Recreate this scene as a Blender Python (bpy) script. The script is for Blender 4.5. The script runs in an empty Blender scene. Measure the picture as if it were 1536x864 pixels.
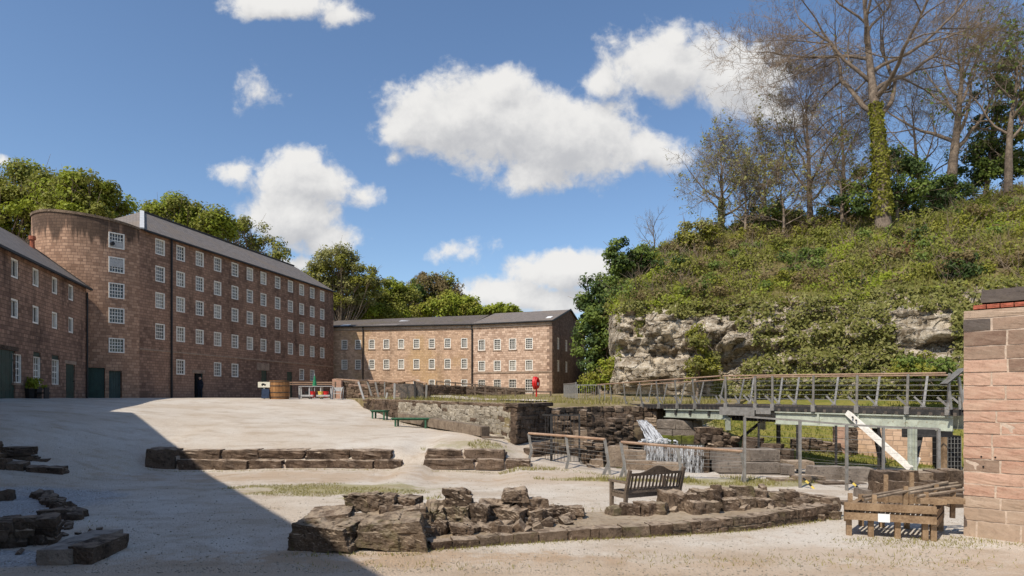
import bpy, bmesh, math, random
import numpy as np
from mathutils import Vector, Matrix, Quaternion, noise as mnoise

random.seed(7)
rng = np.random.default_rng(7)
SC = bpy.context.scene
COL = SC.collection
# ------------------------------------------------------------------ camera
F, HY, CX = 950.0, 595.0, 768.0          # focal length and horizon measured on the photograph (pixels)
cam_d = bpy.data.cameras.new("camera")
cam = bpy.data.objects.new("camera", cam_d)
COL.objects.link(cam)
cam_d.sensor_width = 36.0
cam_d.lens = 36.0 * F / 1536.0
cam_d.shift_y = (HY - 432.0) / 1536.0
cam_d.clip_start = 0.1
cam_d.clip_end = 4000.0
cam.rotation_euler = (math.radians(90), 0, 0)   # eye at the origin, looking along +Y
SC.camera = cam
SC.view_settings.view_transform = 'Standard'
SC.view_settings.look = 'None'
SC.view_settings.exposure = 0.0
SC.view_settings.gamma = 1.0
SC.cycles.max_bounces = 6
SC.cycles.diffuse_bounces = 3
SC.cycles.transparent_max_bounces = 8

def P(px, py, d):
    return Vector(((px - CX) / F * d, d, (HY - py) / F * d))
def G(px, d):
    return ((px - CX) / F * d, d)
def lin(c):
    c = c / 255.0
    return c / 12.92 if c <= 0.04045 else ((c + 0.055) / 1.055) ** 2.4
def S(r, g, b):
    return (lin(r), lin(g), lin(b), 1.0)

# ------------------------------------------------------------------ sun
SUN_EL = math.radians(50)
SUN_TO = Vector((-0.635, -0.772, 0)).normalized()       # horizontal direction towards the sun
LDIR = Vector((-SUN_TO.x * math.cos(SUN_EL), -SUN_TO.y * math.cos(SUN_EL), -math.sin(SUN_EL)))
sun_d = bpy.data.lights.new("sun", 'SUN')
sun_d.energy = 4.5
sun_d.angle = math.radians(0.5)
sun_d.color = (1.0, 0.93, 0.82)
sun = bpy.data.objects.new("sun", sun_d)
COL.objects.link(sun)
sun.rotation_mode = 'QUATERNION'
sun.rotation_quaternion = LDIR.to_track_quat('-Z', 'Y')
sun.location = (-30, -40, 60)

# ------------------------------------------------------------------ world: sky and clouds
W = bpy.data.worlds.new("World")
SC.world = W
W.use_nodes = True
nt = W.node_tree
nt.nodes.clear()

def N(nt, typ, **kw):
    n = nt.nodes.new(typ)
    for k, v in kw.items():
        if k == 'inp':
            for i, val in v.items():
                if isinstance(val, bpy.types.NodeSocket):
                    nt.links.new(val, n.inputs[i])
                else:
                    n.inputs[i].default_value = val
        else:
            setattr(n, k, v)
    return n
def M(nt, op, a, b=0.0, c=None, clamp=False):
    inp = {0: a, 1: b}
    if c is not None:
        inp[2] = c
    n = N(nt, 'ShaderNodeMath', operation=op, inp=inp)
    n.use_clamp = clamp
    return n.outputs[0]
def smooth(nt, x, lo, hi, a=0.0, b=1.0):
    n = N(nt, 'ShaderNodeMapRange', interpolation_type='SMOOTHSTEP', inp={0: x, 1: lo, 2: hi, 3: a, 4: b})
    return n.outputs[0]

CLOUDS = [  # centre x, y, radii, amount  (photograph pixels -> directions)
    (690,172,135,76,1.3),(835,205,155,78,1.35),(770,190,140,80,1.2),(800,258,75,34,.9),(962,228,72,40,.9),(745,130,70,34,.9),(620,180,62,44,.9),(900,170,60,34,.7),
    (1000,92,112,62,1.1),(1110,118,95,68,1.15),(905,118,48,32,.8),(1015,55,50,32,.8),(1165,165,50,36,.8),
    (450,272,92,48,1.1),(440,322,84,54,1.1),(490,352,60,32,.8),(540,288,38,22,.55),(362,252,40,24,.6),(450,240,45,26,.8),
    (420,6,112,30,1.1),(515,24,42,22,.7),(388,136,32,22,.27),
    (845,405,98,36,1.1),(762,440,90,34,1.05),(900,388,40,26,.8),(690,378,48,14,.30),(820,450,90,30,.9),(440,396,42,24,.7),(595,232,22,10,.3),(0,246,16,14,.6),
    (-260,150,150,60,1.0),(-420,330,160,60,1.0),(1750,210,130,60,1.0),(1950,60,160,70,1.0),(300,-330,160,70,1.0),(900,-280,180,70,1.0),(1300,-420,150,60,1.0),
]
grp = bpy.data.node_groups.new("cloud_density", 'ShaderNodeTree')
grp.interface.new_socket("Vector", in_out='INPUT', socket_type='NodeSocketVector')
grp.interface.new_socket("Density", in_out='OUTPUT', socket_type='NodeSocketFloat')
gi = grp.nodes.new('NodeGroupInput'); go = grp.nodes.new('NodeGroupOutput')
vec = gi.outputs[0]
wn = N(grp, 'ShaderNodeTexNoise', inp={'Vector': vec, 'Scale': 9.0, 'Detail': 4.0, 'Roughness': 0.55})
wsub = N(grp, 'ShaderNodeVectorMath', operation='SUBTRACT', inp={0: wn.outputs['Color'], 1: (0.5, 0.5, 0.5)})
wmul = N(grp, 'ShaderNodeVectorMath', operation='MULTIPLY_ADD', inp={0: wsub.outputs[0], 1: (0.075, 0.055, 0.0), 2: vec})
cur = None
for cx, cy, rx, ry, amp in CLOUDS:
    ix, iy = F / rx, F / ry
    a = N(grp, 'ShaderNodeVectorMath', operation='MULTIPLY_ADD',
          inp={0: wmul.outputs[0], 1: (ix, iy, 0.0), 2: (-(cx - CX) / F * ix, -(HY - cy) / F * iy, 0.0)})
    l = N(grp, 'ShaderNodeVectorMath', operation='LENGTH', inp={0: a.outputs[0]})
    m = M(grp, 'MULTIPLY_ADD', l.outputs['Value'], -amp, amp)
    cur = m if cur is None else N(grp, 'ShaderNodeMath', operation='SMOOTH_MAX', inp={0: cur, 1: m, 2: 0.18}).outputs[0]
cur = M(grp, 'MAXIMUM', cur, -0.8)
n1 = N(grp, 'ShaderNodeTexNoise', inp={'Vector': vec, 'Scale': 15.0, 'Detail': 12.0, 'Roughness': 0.62, 'Distortion': 0.25})
d1 = M(grp, 'MULTIPLY_ADD', n1.outputs['Fac'], 1.35, -0.60)
n3 = N(grp, 'ShaderNodeTexNoise', inp={'Vector': vec, 'Scale': 55.0, 'Detail': 8.0, 'Roughness': 0.6, 'Distortion': 0.4})
dd = M(grp, 'ADD', M(grp, 'ADD', cur, d1), M(grp, 'MULTIPLY_ADD', n3.outputs['Fac'], 0.5, -0.25))
grp.links.new(dd, go.inputs[0])

tc = N(nt, 'ShaderNodeTexCoord')
sep = N(nt, 'ShaderNodeSeparateXYZ', inp={0: tc.outputs['Generated']})
ay = M(nt, 'MAXIMUM', M(nt, 'ABSOLUTE', sep.outputs[1]), 0.12)
u = M(nt, 'DIVIDE', sep.outputs[0], ay)
v = M(nt, 'DIVIDE', sep.outputs[2], ay)
cv = N(nt, 'ShaderNodeCombineXYZ', inp={0: u, 1: v, 2: 0.0})
g1 = N(nt, 'ShaderNodeGroup', node_tree=grp, inp={0: cv.outputs[0]})
off = N(nt, 'ShaderNodeVectorMath', operation='ADD', inp={0: cv.outputs[0], 1: (-0.012, 0.034, 0.0)})
g2 = N(nt, 'ShaderNodeGroup', node_tree=grp, inp={0: off.outputs[0]})
alpha = smooth(nt, g1.outputs[0], 0.0, 0.55)
up = smooth(nt, sep.outputs[2], 0.0, 0.03)
alpha = M(nt, 'MULTIPLY', alpha, M(nt, 'MULTIPLY', up, 0.97))
shade = M(nt, 'SUBTRACT', g2.outputs[0], M(nt, 'MULTIPLY', g1.outputs[0], 0.72))
lightness = smooth(nt, shade, -0.55, 0.95, 1.0, 0.0)
ccol = N(nt, 'ShaderNodeMix', data_type='RGBA', inp={0: lightness, 6: (0.54, 0.545, 0.565, 1), 7: (0.88, 0.865, 0.84, 1)})
sky = N(nt, 'ShaderNodeTexSky', sky_type='NISHITA')
sky.sun_disc = False
sky.sun_elevation = SUN_EL
sky.sun_rotation = math.atan2(SUN_TO.x, SUN_TO.y)
sky.altitude = 100
sky.air_density = 1.0
sky.dust_density = 0.6
sky.ozone_density = 3.0
hsv = N(nt, 'ShaderNodeHueSaturation', inp={'Saturation': 1.04, 'Color': sky.outputs[0]})
bg1 = N(nt, 'ShaderNodeBackground', inp={0: hsv.outputs[0], 1: 0.15})
bg2 = N(nt, 'ShaderNodeBackground', inp={0: ccol.outputs[2], 1: 1.0})
mx = N(nt, 'ShaderNodeMixShader', inp={0: alpha, 1: bg1.outputs[0], 2: bg2.outputs[0]})
wo = N(nt, 'ShaderNodeOutputWorld', inp={0: mx.outputs[0]})

# ------------------------------------------------------------------ object helpers
def tag(o, label=None, cat=None, group=None, kind=None):
    if label: o['label'] = label
    if cat: o['category'] = cat
    if group: o['group'] = group
    if kind: o['kind'] = kind
    return o
def thing(name, label, cat, loc, group=None):
    o = bpy.data.objects.new(name, None)
    o.empty_display_size = 0.3
    COL.objects.link(o)
    o.location = Vector(loc)
    return tag(o, label, cat, group)
def link(name, mesh, parent=None, mat4=None):
    """An object sharing a mesh; mat4 is its world placement; the parent is never rotated."""
    o = bpy.data.objects.new(name, mesh)
    COL.objects.link(o)
    if parent is not None:
        o.parent = parent
    if mat4 is not None:
        if parent is not None:
            L = parent.location.copy()
            if parent.parent is not None: L = L + parent.parent.location
            mat4 = Matrix.Translation(-L) @ mat4
        o.matrix_basis = mat4
    return o
class MB:
    def __init__(s):
        s.v = []; s.f = []; s.uv = []; s.mi = []
    def face(s, pts, uv=None, mi=0):
        b = len(s.v)
        s.v.extend([tuple(p) for p in pts])
        s.f.append(tuple(range(b, b + len(pts))))
        s.uv.append(uv); s.mi.append(mi)
    def box(s, c, size, R=None, mi=0, taper=1.0):
        c = Vector(c); hx, hy, hz = size[0] / 2, size[1] / 2, size[2] / 2
        b = len(s.v)
        for z in (-1, 1):
            k = taper if z > 0 else 1.0
            for x, y in ((-1, -1), (1, -1), (1, 1), (-1, 1)):
                p = Vector((x * hx * k, y * hy * k, z * hz))
                if R is not None: p = R @ p
                s.v.append(tuple(c + p))
        for q in ((3, 2, 1, 0), (4, 5, 6, 7), (0, 1, 5, 4), (1, 2, 6, 5), (2, 3, 7, 6), (3, 0, 4, 7)):
            s.f.append(tuple(b + i for i in q)); s.uv.append(None); s.mi.append(mi)
    def beam(s, p0, p1, w, h, up=(0, 0, 1), mi=0):
        """A rectangular bar from p0 to p1, w wide and h high."""
        p0 = Vector(p0); p1 = Vector(p1); d = p1 - p0
        y = d.normalized(); x = y.cross(Vector(up))
        if x.length < 1e-4: x = y.cross(Vector((0, 1, 0)))
        x.normalize(); z = x.cross(y)
        R = Matrix((x, y, z)).transposed()
        s.box((p0 + p1) / 2, (w, d.length, h), R, mi)
    def tube(s, p0, p1, r0, r1=None, n=6, mi=0, caps=True):
        r1 = r0 if r1 is None else r1
        p0 = Vector(p0); p1 = Vector(p1); d = (p1 - p0).normalized()
        a = d.orthogonal().normalized(); c = d.cross(a)
        b = len(s.v)
        for p, r in ((p0, r0), (p1, r1)):
            for i in range(n):
                t = 2 * math.pi * i / n
                s.v.append(tuple(p + (a * math.cos(t) + c * math.sin(t)) * r))
        for i in range(n):
            j = (i + 1) % n
            s.f.append((b + i, b + j, b + n + j, b + n + i)); s.uv.append(None); s.mi.append(mi)
        if caps:
            s.f.append(tuple(b + i for i in reversed(range(n)))); s.uv.append(None); s.mi.append(mi)
            s.f.append(tuple(b + n + i for i in range(n))); s.uv.append(None); s.mi.append(mi)
    def mesh(s, name, mats, L=(0, 0, 0), smooth_=False):
        m = bpy.data.meshes.new(name)
        L = Vector(L)
        m.from_pydata([(a - L.x, b - L.y, c - L.z) for a, b, c in s.v], [], s.f)
        if not isinstance(mats, (list, tuple)): mats = [mats]
        for x in mats: m.materials.append(x)
        if len(mats) > 1:
            m.polygons.foreach_set('material_index', s.mi)
        if any(q is not None for q in s.uv):
            ul = m.uv_layers.new(name="uv")
            flat = []
            for f, q in zip(s.f, s.uv):
                if q is None: flat.extend([0.0, 0.0] * len(f))
                else:
                    for a in q: flat.extend(a)
            ul.data.foreach_set('uv', flat)
        if smooth_:
            m.polygons.foreach_set('use_smooth', [True] * len(m.polygons))
        m.update()
        return m
    def build(s, name, mats, parent=None, base=None, smooth_=False):
        """World-space geometry -> object under parent (or top-level with its origin at base)."""
        L = Vector((0, 0, 0))
        if parent is not None:
            L = parent.location.copy()
            if parent.parent is not None: L += parent.parent.location
        elif base is not None: L = Vector(base)
        o = bpy.data.objects.new(name, s.mesh(name, mats, L, smooth_))
        COL.objects.link(o)
        if parent is not None: o.parent = parent
        elif base is not None: o.location = L
        return o
def np_mesh(name, verts, faces, mat, smooth_=False):
    """Fast mesh from arrays; faces is (n, 3) or (n, 4)."""
    m = bpy.data.meshes.new(name)
    nv, nf, k = len(verts), len(faces), faces.shape[1]
    m.vertices.add(nv); m.vertices.foreach_set('co', np.asarray(verts, dtype=np.float32).ravel())
    m.loops.add(nf * k); m.loops.foreach_set('vertex_index', faces.astype(np.int32).ravel())
    m.polygons.add(nf)
    m.polygons.foreach_set('loop_start', np.arange(0, nf * k, k, dtype=np.int32))
    m.polygons.foreach_set('loop_total', np.full(nf, k, dtype=np.int32))
    if smooth_: m.polygons.foreach_set('use_smooth', np.ones(nf, dtype=bool))
    m.materials.append(mat)
    m.update(calc_edges=True)
    return m
# ------------------------------------------------------------------ materials
def newmat(name, rough=0.85, spec=0.25):
    m = bpy.data.materials.new(name)
    m.use_nodes = True
    t = m.node_tree
    b = t.nodes['Principled BSDF']
    b.inputs['Roughness'].default_value = rough
    b.inputs['Specular IOR Level'].default_value = spec
    return m, t, b
def mixc(t, fac, a, b, mode='MIX'):
    n = N(t, 'ShaderNodeMix', data_type='RGBA', blend_type=mode, inp={0: fac, 6: a, 7: b})
    return n.outputs[2]
def noise(t, vec, scale, detail=4.0, rough=0.6, dist=0.0):
    return N(t, 'ShaderNodeTexNoise', inp={'Vector': vec, 'Scale': scale, 'Detail': detail, 'Roughness': rough, 'Distortion': dist}).outputs['Fac']
def bump(t, b, h, strength=0.5, dist=0.05):
    n = N(t, 'ShaderNodeBump', inp={'Height': h, 'Strength': strength, 'Distance': dist})
    t.links.new(n.outputs[0], b.inputs['Normal'])
def pos(t):
    return N(t, 'ShaderNodeNewGeometry').outputs['Position']
def orand(t):
    return N(t, 'ShaderNodeObjectInfo').outputs['Random']

def plain(name, col, rough=0.7, var=0.25, scale=6.0, spec=0.25, metal=0.0, bumps=0.15, wear=None):
    m, t, b = newmat(name, rough, spec)
    p = pos(t)
    n = noise(t, p, scale, 5, 0.65)
    lo = tuple(c * (1 - var) for c in col[:3]) + (1,)
    hi = tuple(min(1, c * (1 + var)) for c in col[:3]) + (1,)
    c = mixc(t, smooth(t, n, 0.3, 0.7), lo, hi)
    if wear is not None:
        w = noise(t, p, scale * 2.3, 6, 0.7)
        c = mixc(t, smooth(t, w, 0.55, 0.68), c, wear)
    t.links.new(c, b.inputs['Base Color'])
    b.inputs['Metallic'].default_value = metal
    bump(t, b, n, bumps, 0.02)
    return m
def wood(name, c1, c2, rough=0.8, sc=(3, 3, 3), fine=25.0):
    m, t, b = newmat(name, rough, 0.2)
    p = pos(t)
    n = noise(t, p, 2.5, 4, 0.6)
    g = noise(t, p, fine, 3, 0.7, 0.6)
    r = orand(t)
    f = M(t, 'ADD', M(t, 'MULTIPLY', n, 0.5), M(t, 'MULTIPLY', g, 0.5))
    c = mixc(t, smooth(t, f, 0.32, 0.68), c1, c2)
    c = mixc(t, M(t, 'MULTIPLY', r, 0.35), c, tuple(x * 0.55 for x in c1[:3]) + (1,))
    t.links.new(c, b.inputs['Base Color'])
    bump(t, b, g, 0.35, 0.01)
    return m
def masonry(name, c1, c2, mortar, bw=0.46, rh=0.25, stain=(0.02, 0.017, 0.016, 1), stain_amt=0.55, tint=None, tint_amt=0.0, soot=None):
    m, t, b = newmat(name, 0.92, 0.15)
    uvn = N(t, 'ShaderNodeUVMap'); uvn.uv_map = "uv"
    p = pos(t)
    w = N(t, 'ShaderNodeTexNoise', inp={'Vector': p, 'Scale': 2.2, 'Detail': 3.0})
    ws = N(t, 'ShaderNodeVectorMath', operation='SUBTRACT', inp={0: w.outputs['Color'], 1: (0.5, 0.5, 0.5)})
    wv = N(t, 'ShaderNodeVectorMath', operation='MULTIPLY_ADD', inp={0: ws.outputs[0], 1: (0.10, 0.045, 0), 2: uvn.outputs[0]})
    br = N(t, 'ShaderNodeTexBrick', offset=0.43, squash=0.72, squash_frequency=3,
           inp={'Vector': wv.outputs[0], 'Color1': (0, 0, 0, 1), 'Color2': (1, 1, 1, 1), 'Mortar': (0.5, 0.5, 0.5, 1),
                'Scale': 1.0, 'Mortar Size': 0.016, 'Mortar Smooth': 0.3, 'Bias': 0.0, 'Brick Width': bw, 'Row Height': rh})
    fine = noise(t, p, 7.0, 6, 0.7)
    f = M(t, 'ADD', M(t, 'MULTIPLY', br.outputs['Color'], 0.62), M(t, 'MULTIPLY', fine, 0.45), clamp=True)
    c = mixc(t, f, c1, c2)
    if tint is not None:
        tn = noise(t, p, 0.16, 5, 0.6)
        c = mixc(t, M(t, 'MULTIPLY', smooth(t, tn, 0.48, 0.62), tint_amt), c, tint)
    c = mixc(t, M(t, 'MULTIPLY', br.outputs['Fac'], 0.55), c, mortar)
    # soot and rain stains: blotches stretched downwards
    st = N(t, 'ShaderNodeVectorMath', operation='MULTIPLY', inp={0: p, 1: (0.55, 0.55, 0.13)})
    sn = noise(t, st.outputs[0], 1.0, 7, 0.68)
    c = mixc(t, M(t, 'MULTIPLY', smooth(t, sn, 0.50, 0.72), stain_amt), c, stain)
    if soot is not None:      # black rain streaks hanging below the parapet
        sv = N(t, 'ShaderNodeVectorMath', operation='MULTIPLY', inp={0: p, 1: (1.5, 1.5, 0.10)})
        so = noise(t, sv.outputs[0], 1.0, 5, 0.62)
        zz = N(t, 'ShaderNodeSeparateXYZ', inp={0: p}).outputs[2]
        c = mixc(t, M(t, 'MULTIPLY', smooth(t, M(t, 'ADD', so, smooth(t, zz, soot[0], soot[1], -.24, .16)), 0.44, 0.58), 0.8), c, (0.05, 0.036, 0.028, 1))
    t.links.new(c, b.inputs['Base Color'])
    h = M(t, 'SUBTRACT', M(t, 'MULTIPLY', fine, 0.5), br.outputs['Fac'])
    bump(t, b, h, 0.7, 0.03)
    return m
def stone(name, dark, mid, pale, moss=None, moss_amt=0.0, rough=0.95, rnd=0.5, bs=0.8, fade=None):
    """Weathered block stone; upward faces go paler for lichen and to paint in brighter tops."""
    m, t, b = newmat(name, rough, 0.12)
    p = pos(t)
    g = N(t, 'ShaderNodeNewGeometry')
    big = noise(t, p, 1.7, 5, 0.62)
    fine = noise(t, p, 21.0, 9, 0.74)
    blot = noise(t, p, 8.5, 7, 0.7, 0.4)
    r = orand(t)
    c = mixc(t, smooth(t, big, 0.34, 0.66), dark, mid)
    c = mixc(t, M(t, 'MULTIPLY', r, rnd), c, pale)
    c = mixc(t, smooth(t, fine, 0.56, 0.74, 0.0, 0.75), c, pale)
    c = mixc(t, smooth(t, fine, 0.47, 0.30, 0.0, 0.7), c, tuple(x * 0.45 for x in dark[:3]) + (1,))
    c = mixc(t, smooth(t, blot, 0.54, 0.64, 0, 0.6), c, tuple(x * 0.32 for x in dark[:3]) + (1,))
    c = mixc(t, smooth(t, blot, 0.40, 0.33, 0, 0.6), c, pale)
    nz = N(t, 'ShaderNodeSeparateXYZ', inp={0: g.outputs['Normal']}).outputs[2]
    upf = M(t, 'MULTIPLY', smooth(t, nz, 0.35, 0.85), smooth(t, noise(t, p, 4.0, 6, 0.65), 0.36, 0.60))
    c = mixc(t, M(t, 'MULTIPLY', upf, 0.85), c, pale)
    if moss is not None:
        mn = smooth(t, noise(t, p, 2.6, 6, 0.7), 0.5, 0.62)
        c = mixc(t, M(t, 'MULTIPLY', mn, moss_amt), c, moss)
    t.links.new(c, b.inputs['Base Color'])
    hh = M(t, 'ADD', M(t, 'MULTIPLY', fine, 0.9), M(t, 'MULTIPLY', noise(t, p, 5.0, 6, 0.7), 0.8))
    bump(t, b, hh, bs, 0.06)
    return m
def leafmat(name, c1, c2, c3=None, transl=0.35):
    m = bpy.data.materials.new(name); m.use_nodes = True
    t = m.node_tree
    b = t.nodes['Principled BSDF']
    out = t.nodes['Material Output']
    p = pos(t)
    n = noise(t, p, 1.1, 3, 0.6)
    n2 = noise(t, p, 9.0, 2, 0.6)
    g = N(t, 'ShaderNodeNewGeometry')
    ri = g.outputs['Random Per Island']
    f = M(t, 'ADD', M(t, 'MULTIPLY', ri, 0.6), M(t, 'MULTIPLY', n, 0.5), clamp=True)
    c = mixc(t, f, c1, c2)
    if c3 is not None:
        c = mixc(t, smooth(t, n2, 0.55, 0.7), c, c3)
    t.links.new(c, b.inputs['Base Color'])
    b.inputs['Roughness'].default_value = 0.6
    b.inputs['Specular IOR Level'].default_value = 0.25
    tr = N(t, 'ShaderNodeBsdfTranslucent', inp={0: c})
    mx = N(t, 'ShaderNodeMixShader', inp={0: transl, 1: b.outputs[0], 2: tr.outputs[0]})
    t.links.new(mx.outputs[0], out.inputs[0])
    return m

MT = {}
MT['masonry_mill'] = masonry("mill_sandstone", (0.105, 0.062, 0.045, 1), (0.39, 0.242, 0.17, 1), (0.055, 0.038, 0.03, 1), bw=0.38, rh=0.21, stain_amt=0.55, tint=(0.50, 0.30, 0.20, 1), tint_amt=0.4)
MT['masonry_tower'] = masonry("tower_sandstone", (0.21, 0.118, 0.076, 1), (0.57, 0.36, 0.24, 1), (0.12, 0.08, 0.06, 1), bw=0.38, rh=0.21, stain_amt=0.35, soot=(9.6, 12.6))
MT['masonry_pale'] = masonry("warm_sandstone", (0.34, 0.21, 0.135, 1), (0.78, 0.545, 0.375, 1), (0.36, 0.25, 0.18, 1), bw=0.36, rh=0.19, stain_amt=0.35, tint=(0.55, 0.36, 0.16, 1), tint_amt=0.55)
MT['masonry_pink'] = masonry("pink_sandstone", (0.29, 0.175, 0.115, 1), (0.80, 0.59, 0.44, 1), (0.30, 0.19, 0.14, 1), bw=0.42, rh=0.235, stain_amt=0.2)
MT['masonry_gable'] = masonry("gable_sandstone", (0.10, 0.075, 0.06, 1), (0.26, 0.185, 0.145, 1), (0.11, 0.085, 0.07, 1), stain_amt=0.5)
MT['dressed'] = stone("dressed_stone", (0.22, 0.15, 0.11, 1), (0.36, 0.26, 0.19, 1), (0.5, 0.4, 0.3, 1), rnd=0.3, bs=0.3)
MT['cornice'] = stone("cornice_stone", (0.30, 0.22, 0.16, 1), (0.5, 0.38, 0.28, 1), (0.6, 0.5, 0.4, 1), rnd=0.2, bs=0.3)

def slate(name, c1, c2, c3):
    m, t, b = newmat(name, 0.75, 0.3)
    uvn = N(t, 'ShaderNodeUVMap'); uvn.uv_map = "uv"
    p = pos(t)
    br = N(t, 'ShaderNodeTexBrick', offset=0.5, inp={'Vector': uvn.outputs[0], 'Color1': (0, 0, 0, 1), 'Color2': (1, 1, 1, 1), 'Mortar': (0, 0, 0, 1),
           'Scale': 1.0, 'Mortar Size': 0.012, 'Brick Width': 0.3, 'Row Height': 0.24})
    f = M(t, 'ADD', M(t, 'MULTIPLY', br.outputs['Color'], 0.45), M(t, 'MULTIPLY', noise(t, p, 3.0, 6, 0.7), 0.6), clamp=True)
    c = mixc(t, f, c1, c2)
    c = mixc(t, smooth(t, noise(t, p, 0.35, 5, 0.65), 0.48, 0.66, 0, 0.7), c, c3)
    c = mixc(t, M(t, 'MULTIPLY', br.outputs['Fac'], 0.6), c, tuple(x * 0.35 for x in c1[:3]) + (1,))
    t.links.new(c, b.inputs['Base Color'])
    bump(t, b, M(t, 'SUBTRACT', br.outputs['Color'], M(t, 'MULTIPLY', br.outputs['Fac'], 2.0)), 0.5, 0.02)
    return m
MT['slate'] = slate("grey_slate", (0.135, 0.115, 0.098, 1), (0.27, 0.228, 0.20, 1), (0.23, 0.18, 0.135, 1))
MT['slate_moss'] = slate("mossy_slate", (0.085, 0.068, 0.056, 1), (0.19, 0.155, 0.13, 1), (0.13, 0.105, 0.06, 1))
MT['white'] = plain("white_paint", (0.82, 0.78, 0.70, 1), 0.6, 0.12, 9.0)
MT['white_grey'] = plain("weathered_white_paint", (0.42, 0.41, 0.39, 1), 0.7, 0.2, 12.0)
MT['green_paint'] = plain("dark_green_paint", (0.012, 0.045, 0.035, 1), 0.5, 0.25, 3.0, 0.4)
MT['teal_paint'] = plain("grey_green_paint", (0.05, 0.075, 0.065, 1), 0.6, 0.2, 3.0, 0.3)
MT['bench_green'] = plain("bench_green_paint", (0.045, 0.12, 0.07, 1), 0.6, 0.3, 8.0)
MT['iron'] = plain("black_iron", (0.018, 0.017, 0.017, 1), 0.6, 0.4, 8.0, 0.4)
MT['lead'] = plain("pale_lead", (0.5, 0.5, 0.5, 1), 0.6, 0.15, 4.0)
MT['steel'] = plain("grey_steel", (0.30, 0.285, 0.26, 1), 0.45, 0.2, 7.0, 0.5, 0.35, wear=(0.22, 0.16, 0.11, 1))
MT['wire'] = plain("wire_steel", (0.33, 0.32, 0.30, 1), 0.4, 0.1, 5.0, 0.5, 0.5)
MT['dark_steel'] = plain("dark_steel", (0.045, 0.042, 0.04, 1), 0.55, 0.3, 6.0, 0.4, 0.2)
MT['girder'] = plain("pale_green_girder", (0.41, 0.435, 0.355, 1), 0.6, 0.2, 3.0, 0.3, 0.0, wear=(0.30, 0.28, 0.2, 1))
MT['rail_wood'] = wood("red_brown_rail_wood", (0.28, 0.165, 0.105, 1), (0.52, 0.365, 0.25, 1), 0.6)
MT['bench_wood'] = wood("weathered_dark_wood", (0.085, 0.062, 0.045, 1), (0.25, 0.19, 0.14, 1))
MT['new_wood'] = wood("tan_timber", (0.18, 0.11, 0.06, 1), (0.44, 0.305, 0.185, 1))
MT['old_timber'] = wood("grey_oak_timber", (0.15, 0.11, 0.08, 1), (0.40, 0.32, 0.235, 1), fine=12.0)
MT['barrel_wood'] = wood("barrel_oak", (0.20, 0.09, 0.035, 1), (0.42, 0.22, 0.09, 1))
MT['deck_wood'] = wood("deck_board_wood", (0.06, 0.05, 0.042, 1), (0.17, 0.14, 0.115, 1))
MT['bark'] = wood("grey_brown_bark", (0.11, 0.082, 0.06, 1), (0.33, 0.255, 0.19, 1), fine=9.0)
MT['twig'] = plain("twig_bark", (0.25, 0.185, 0.13, 1), 0.9, 0.35, 2.0)
MT['twig_grey'] = plain("grey_twig_bark", (0.23, 0.185, 0.14, 1), 0.9, 0.3, 2.0)
MT['red'] = plain("red_plastic", (0.62, 0.018, 0.016, 1), 0.4, 0.12, 5.0, 0.5)
MT['brick_red'] = plain("red_brick", (0.34, 0.10, 0.06, 1), 0.9, 0.3, 10.0)
MT['paper'] = plain("white_paper", (0.8, 0.8, 0.78, 1), 0.8, 0.05, 5.0)
MT['cream'] = plain("cream_board", (0.66, 0.62, 0.50, 1), 0.7, 0.1, 6.0)
MT['pink_print'] = plain("pink_print", (0.5, 0.22, 0.42, 1), 0.7, 0.5, 9.0)
MT['green_canvas'] = plain("green_canvas", (0.03, 0.22, 0.10, 1), 0.8, 0.25, 6.0)
MT['dark_cloth'] = plain("dark_blue_cloth", (0.018, 0.02, 0.03, 1), 0.9, 0.3, 9.0)
MT['skin'] = plain("skin", (0.45, 0.27, 0.19, 1), 0.6, 0.08, 9.0)
MT['black'] = plain("black_void", (0.01, 0.01, 0.01, 1), 0.9, 0.2, 5.0)
MT['yellow'] = plain("hazard_yellow", (0.72, 0.55, 0.12, 1), 0.6, 0.1, 8.0)
MT['terracotta'] = plain("terracotta", (0.36, 0.11, 0.06, 1), 0.85, 0.2, 9.0)

def glass(name, tint):
    m, t, b = newmat(name, 0.06, 0.6)
    p = pos(t)
    n = noise(t, p, 1.3, 3, 0.6)
    c = mixc(t, smooth(t, n, 0.4, 0.65), tuple(x * 0.35 for x in tint[:3]) + (1,), tint)
    t.links.new(c, b.inputs['Base Color'])
    bump(t, b, noise(t, p, 2.2, 2, 0.5), 0.12, 0.05)
    return m
MT['glass'] = glass("old_window_glass", (0.075, 0.07, 0.06, 1))
MT['glass_sky_blind'] = glass("glass_painted_sky_and_blind", (0.36, 0.33, 0.27, 1))  # pale tint paints reflected sky, and some blinds, into the panes

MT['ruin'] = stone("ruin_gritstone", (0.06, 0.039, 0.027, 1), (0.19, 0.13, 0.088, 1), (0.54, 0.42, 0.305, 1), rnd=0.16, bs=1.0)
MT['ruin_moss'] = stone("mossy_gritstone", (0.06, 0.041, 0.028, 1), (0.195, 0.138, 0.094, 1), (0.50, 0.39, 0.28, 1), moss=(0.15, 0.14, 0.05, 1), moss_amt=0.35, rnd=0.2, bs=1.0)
MT['dark_ruin'] = stone("dark_gritstone", (0.042, 0.03, 0.023, 1), (0.14, 0.098, 0.07, 1), (0.34, 0.255, 0.185, 1), rnd=0.25, bs=1.0)  # dark stone, also used to paint shade onto the terrace wall end
MT['step_stone'] = stone("step_gritstone", (0.055, 0.036, 0.026, 1), (0.19, 0.13, 0.09, 1), (0.54, 0.42, 0.31, 1), rnd=0.08, bs=1.0)
MT['lime'] = stone("pale_limestone_rubble", (0.24, 0.20, 0.15, 1), (0.42, 0.36, 0.27, 1), (0.58, 0.52, 0.42, 1), rnd=0.6, bs=0.9)
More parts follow.
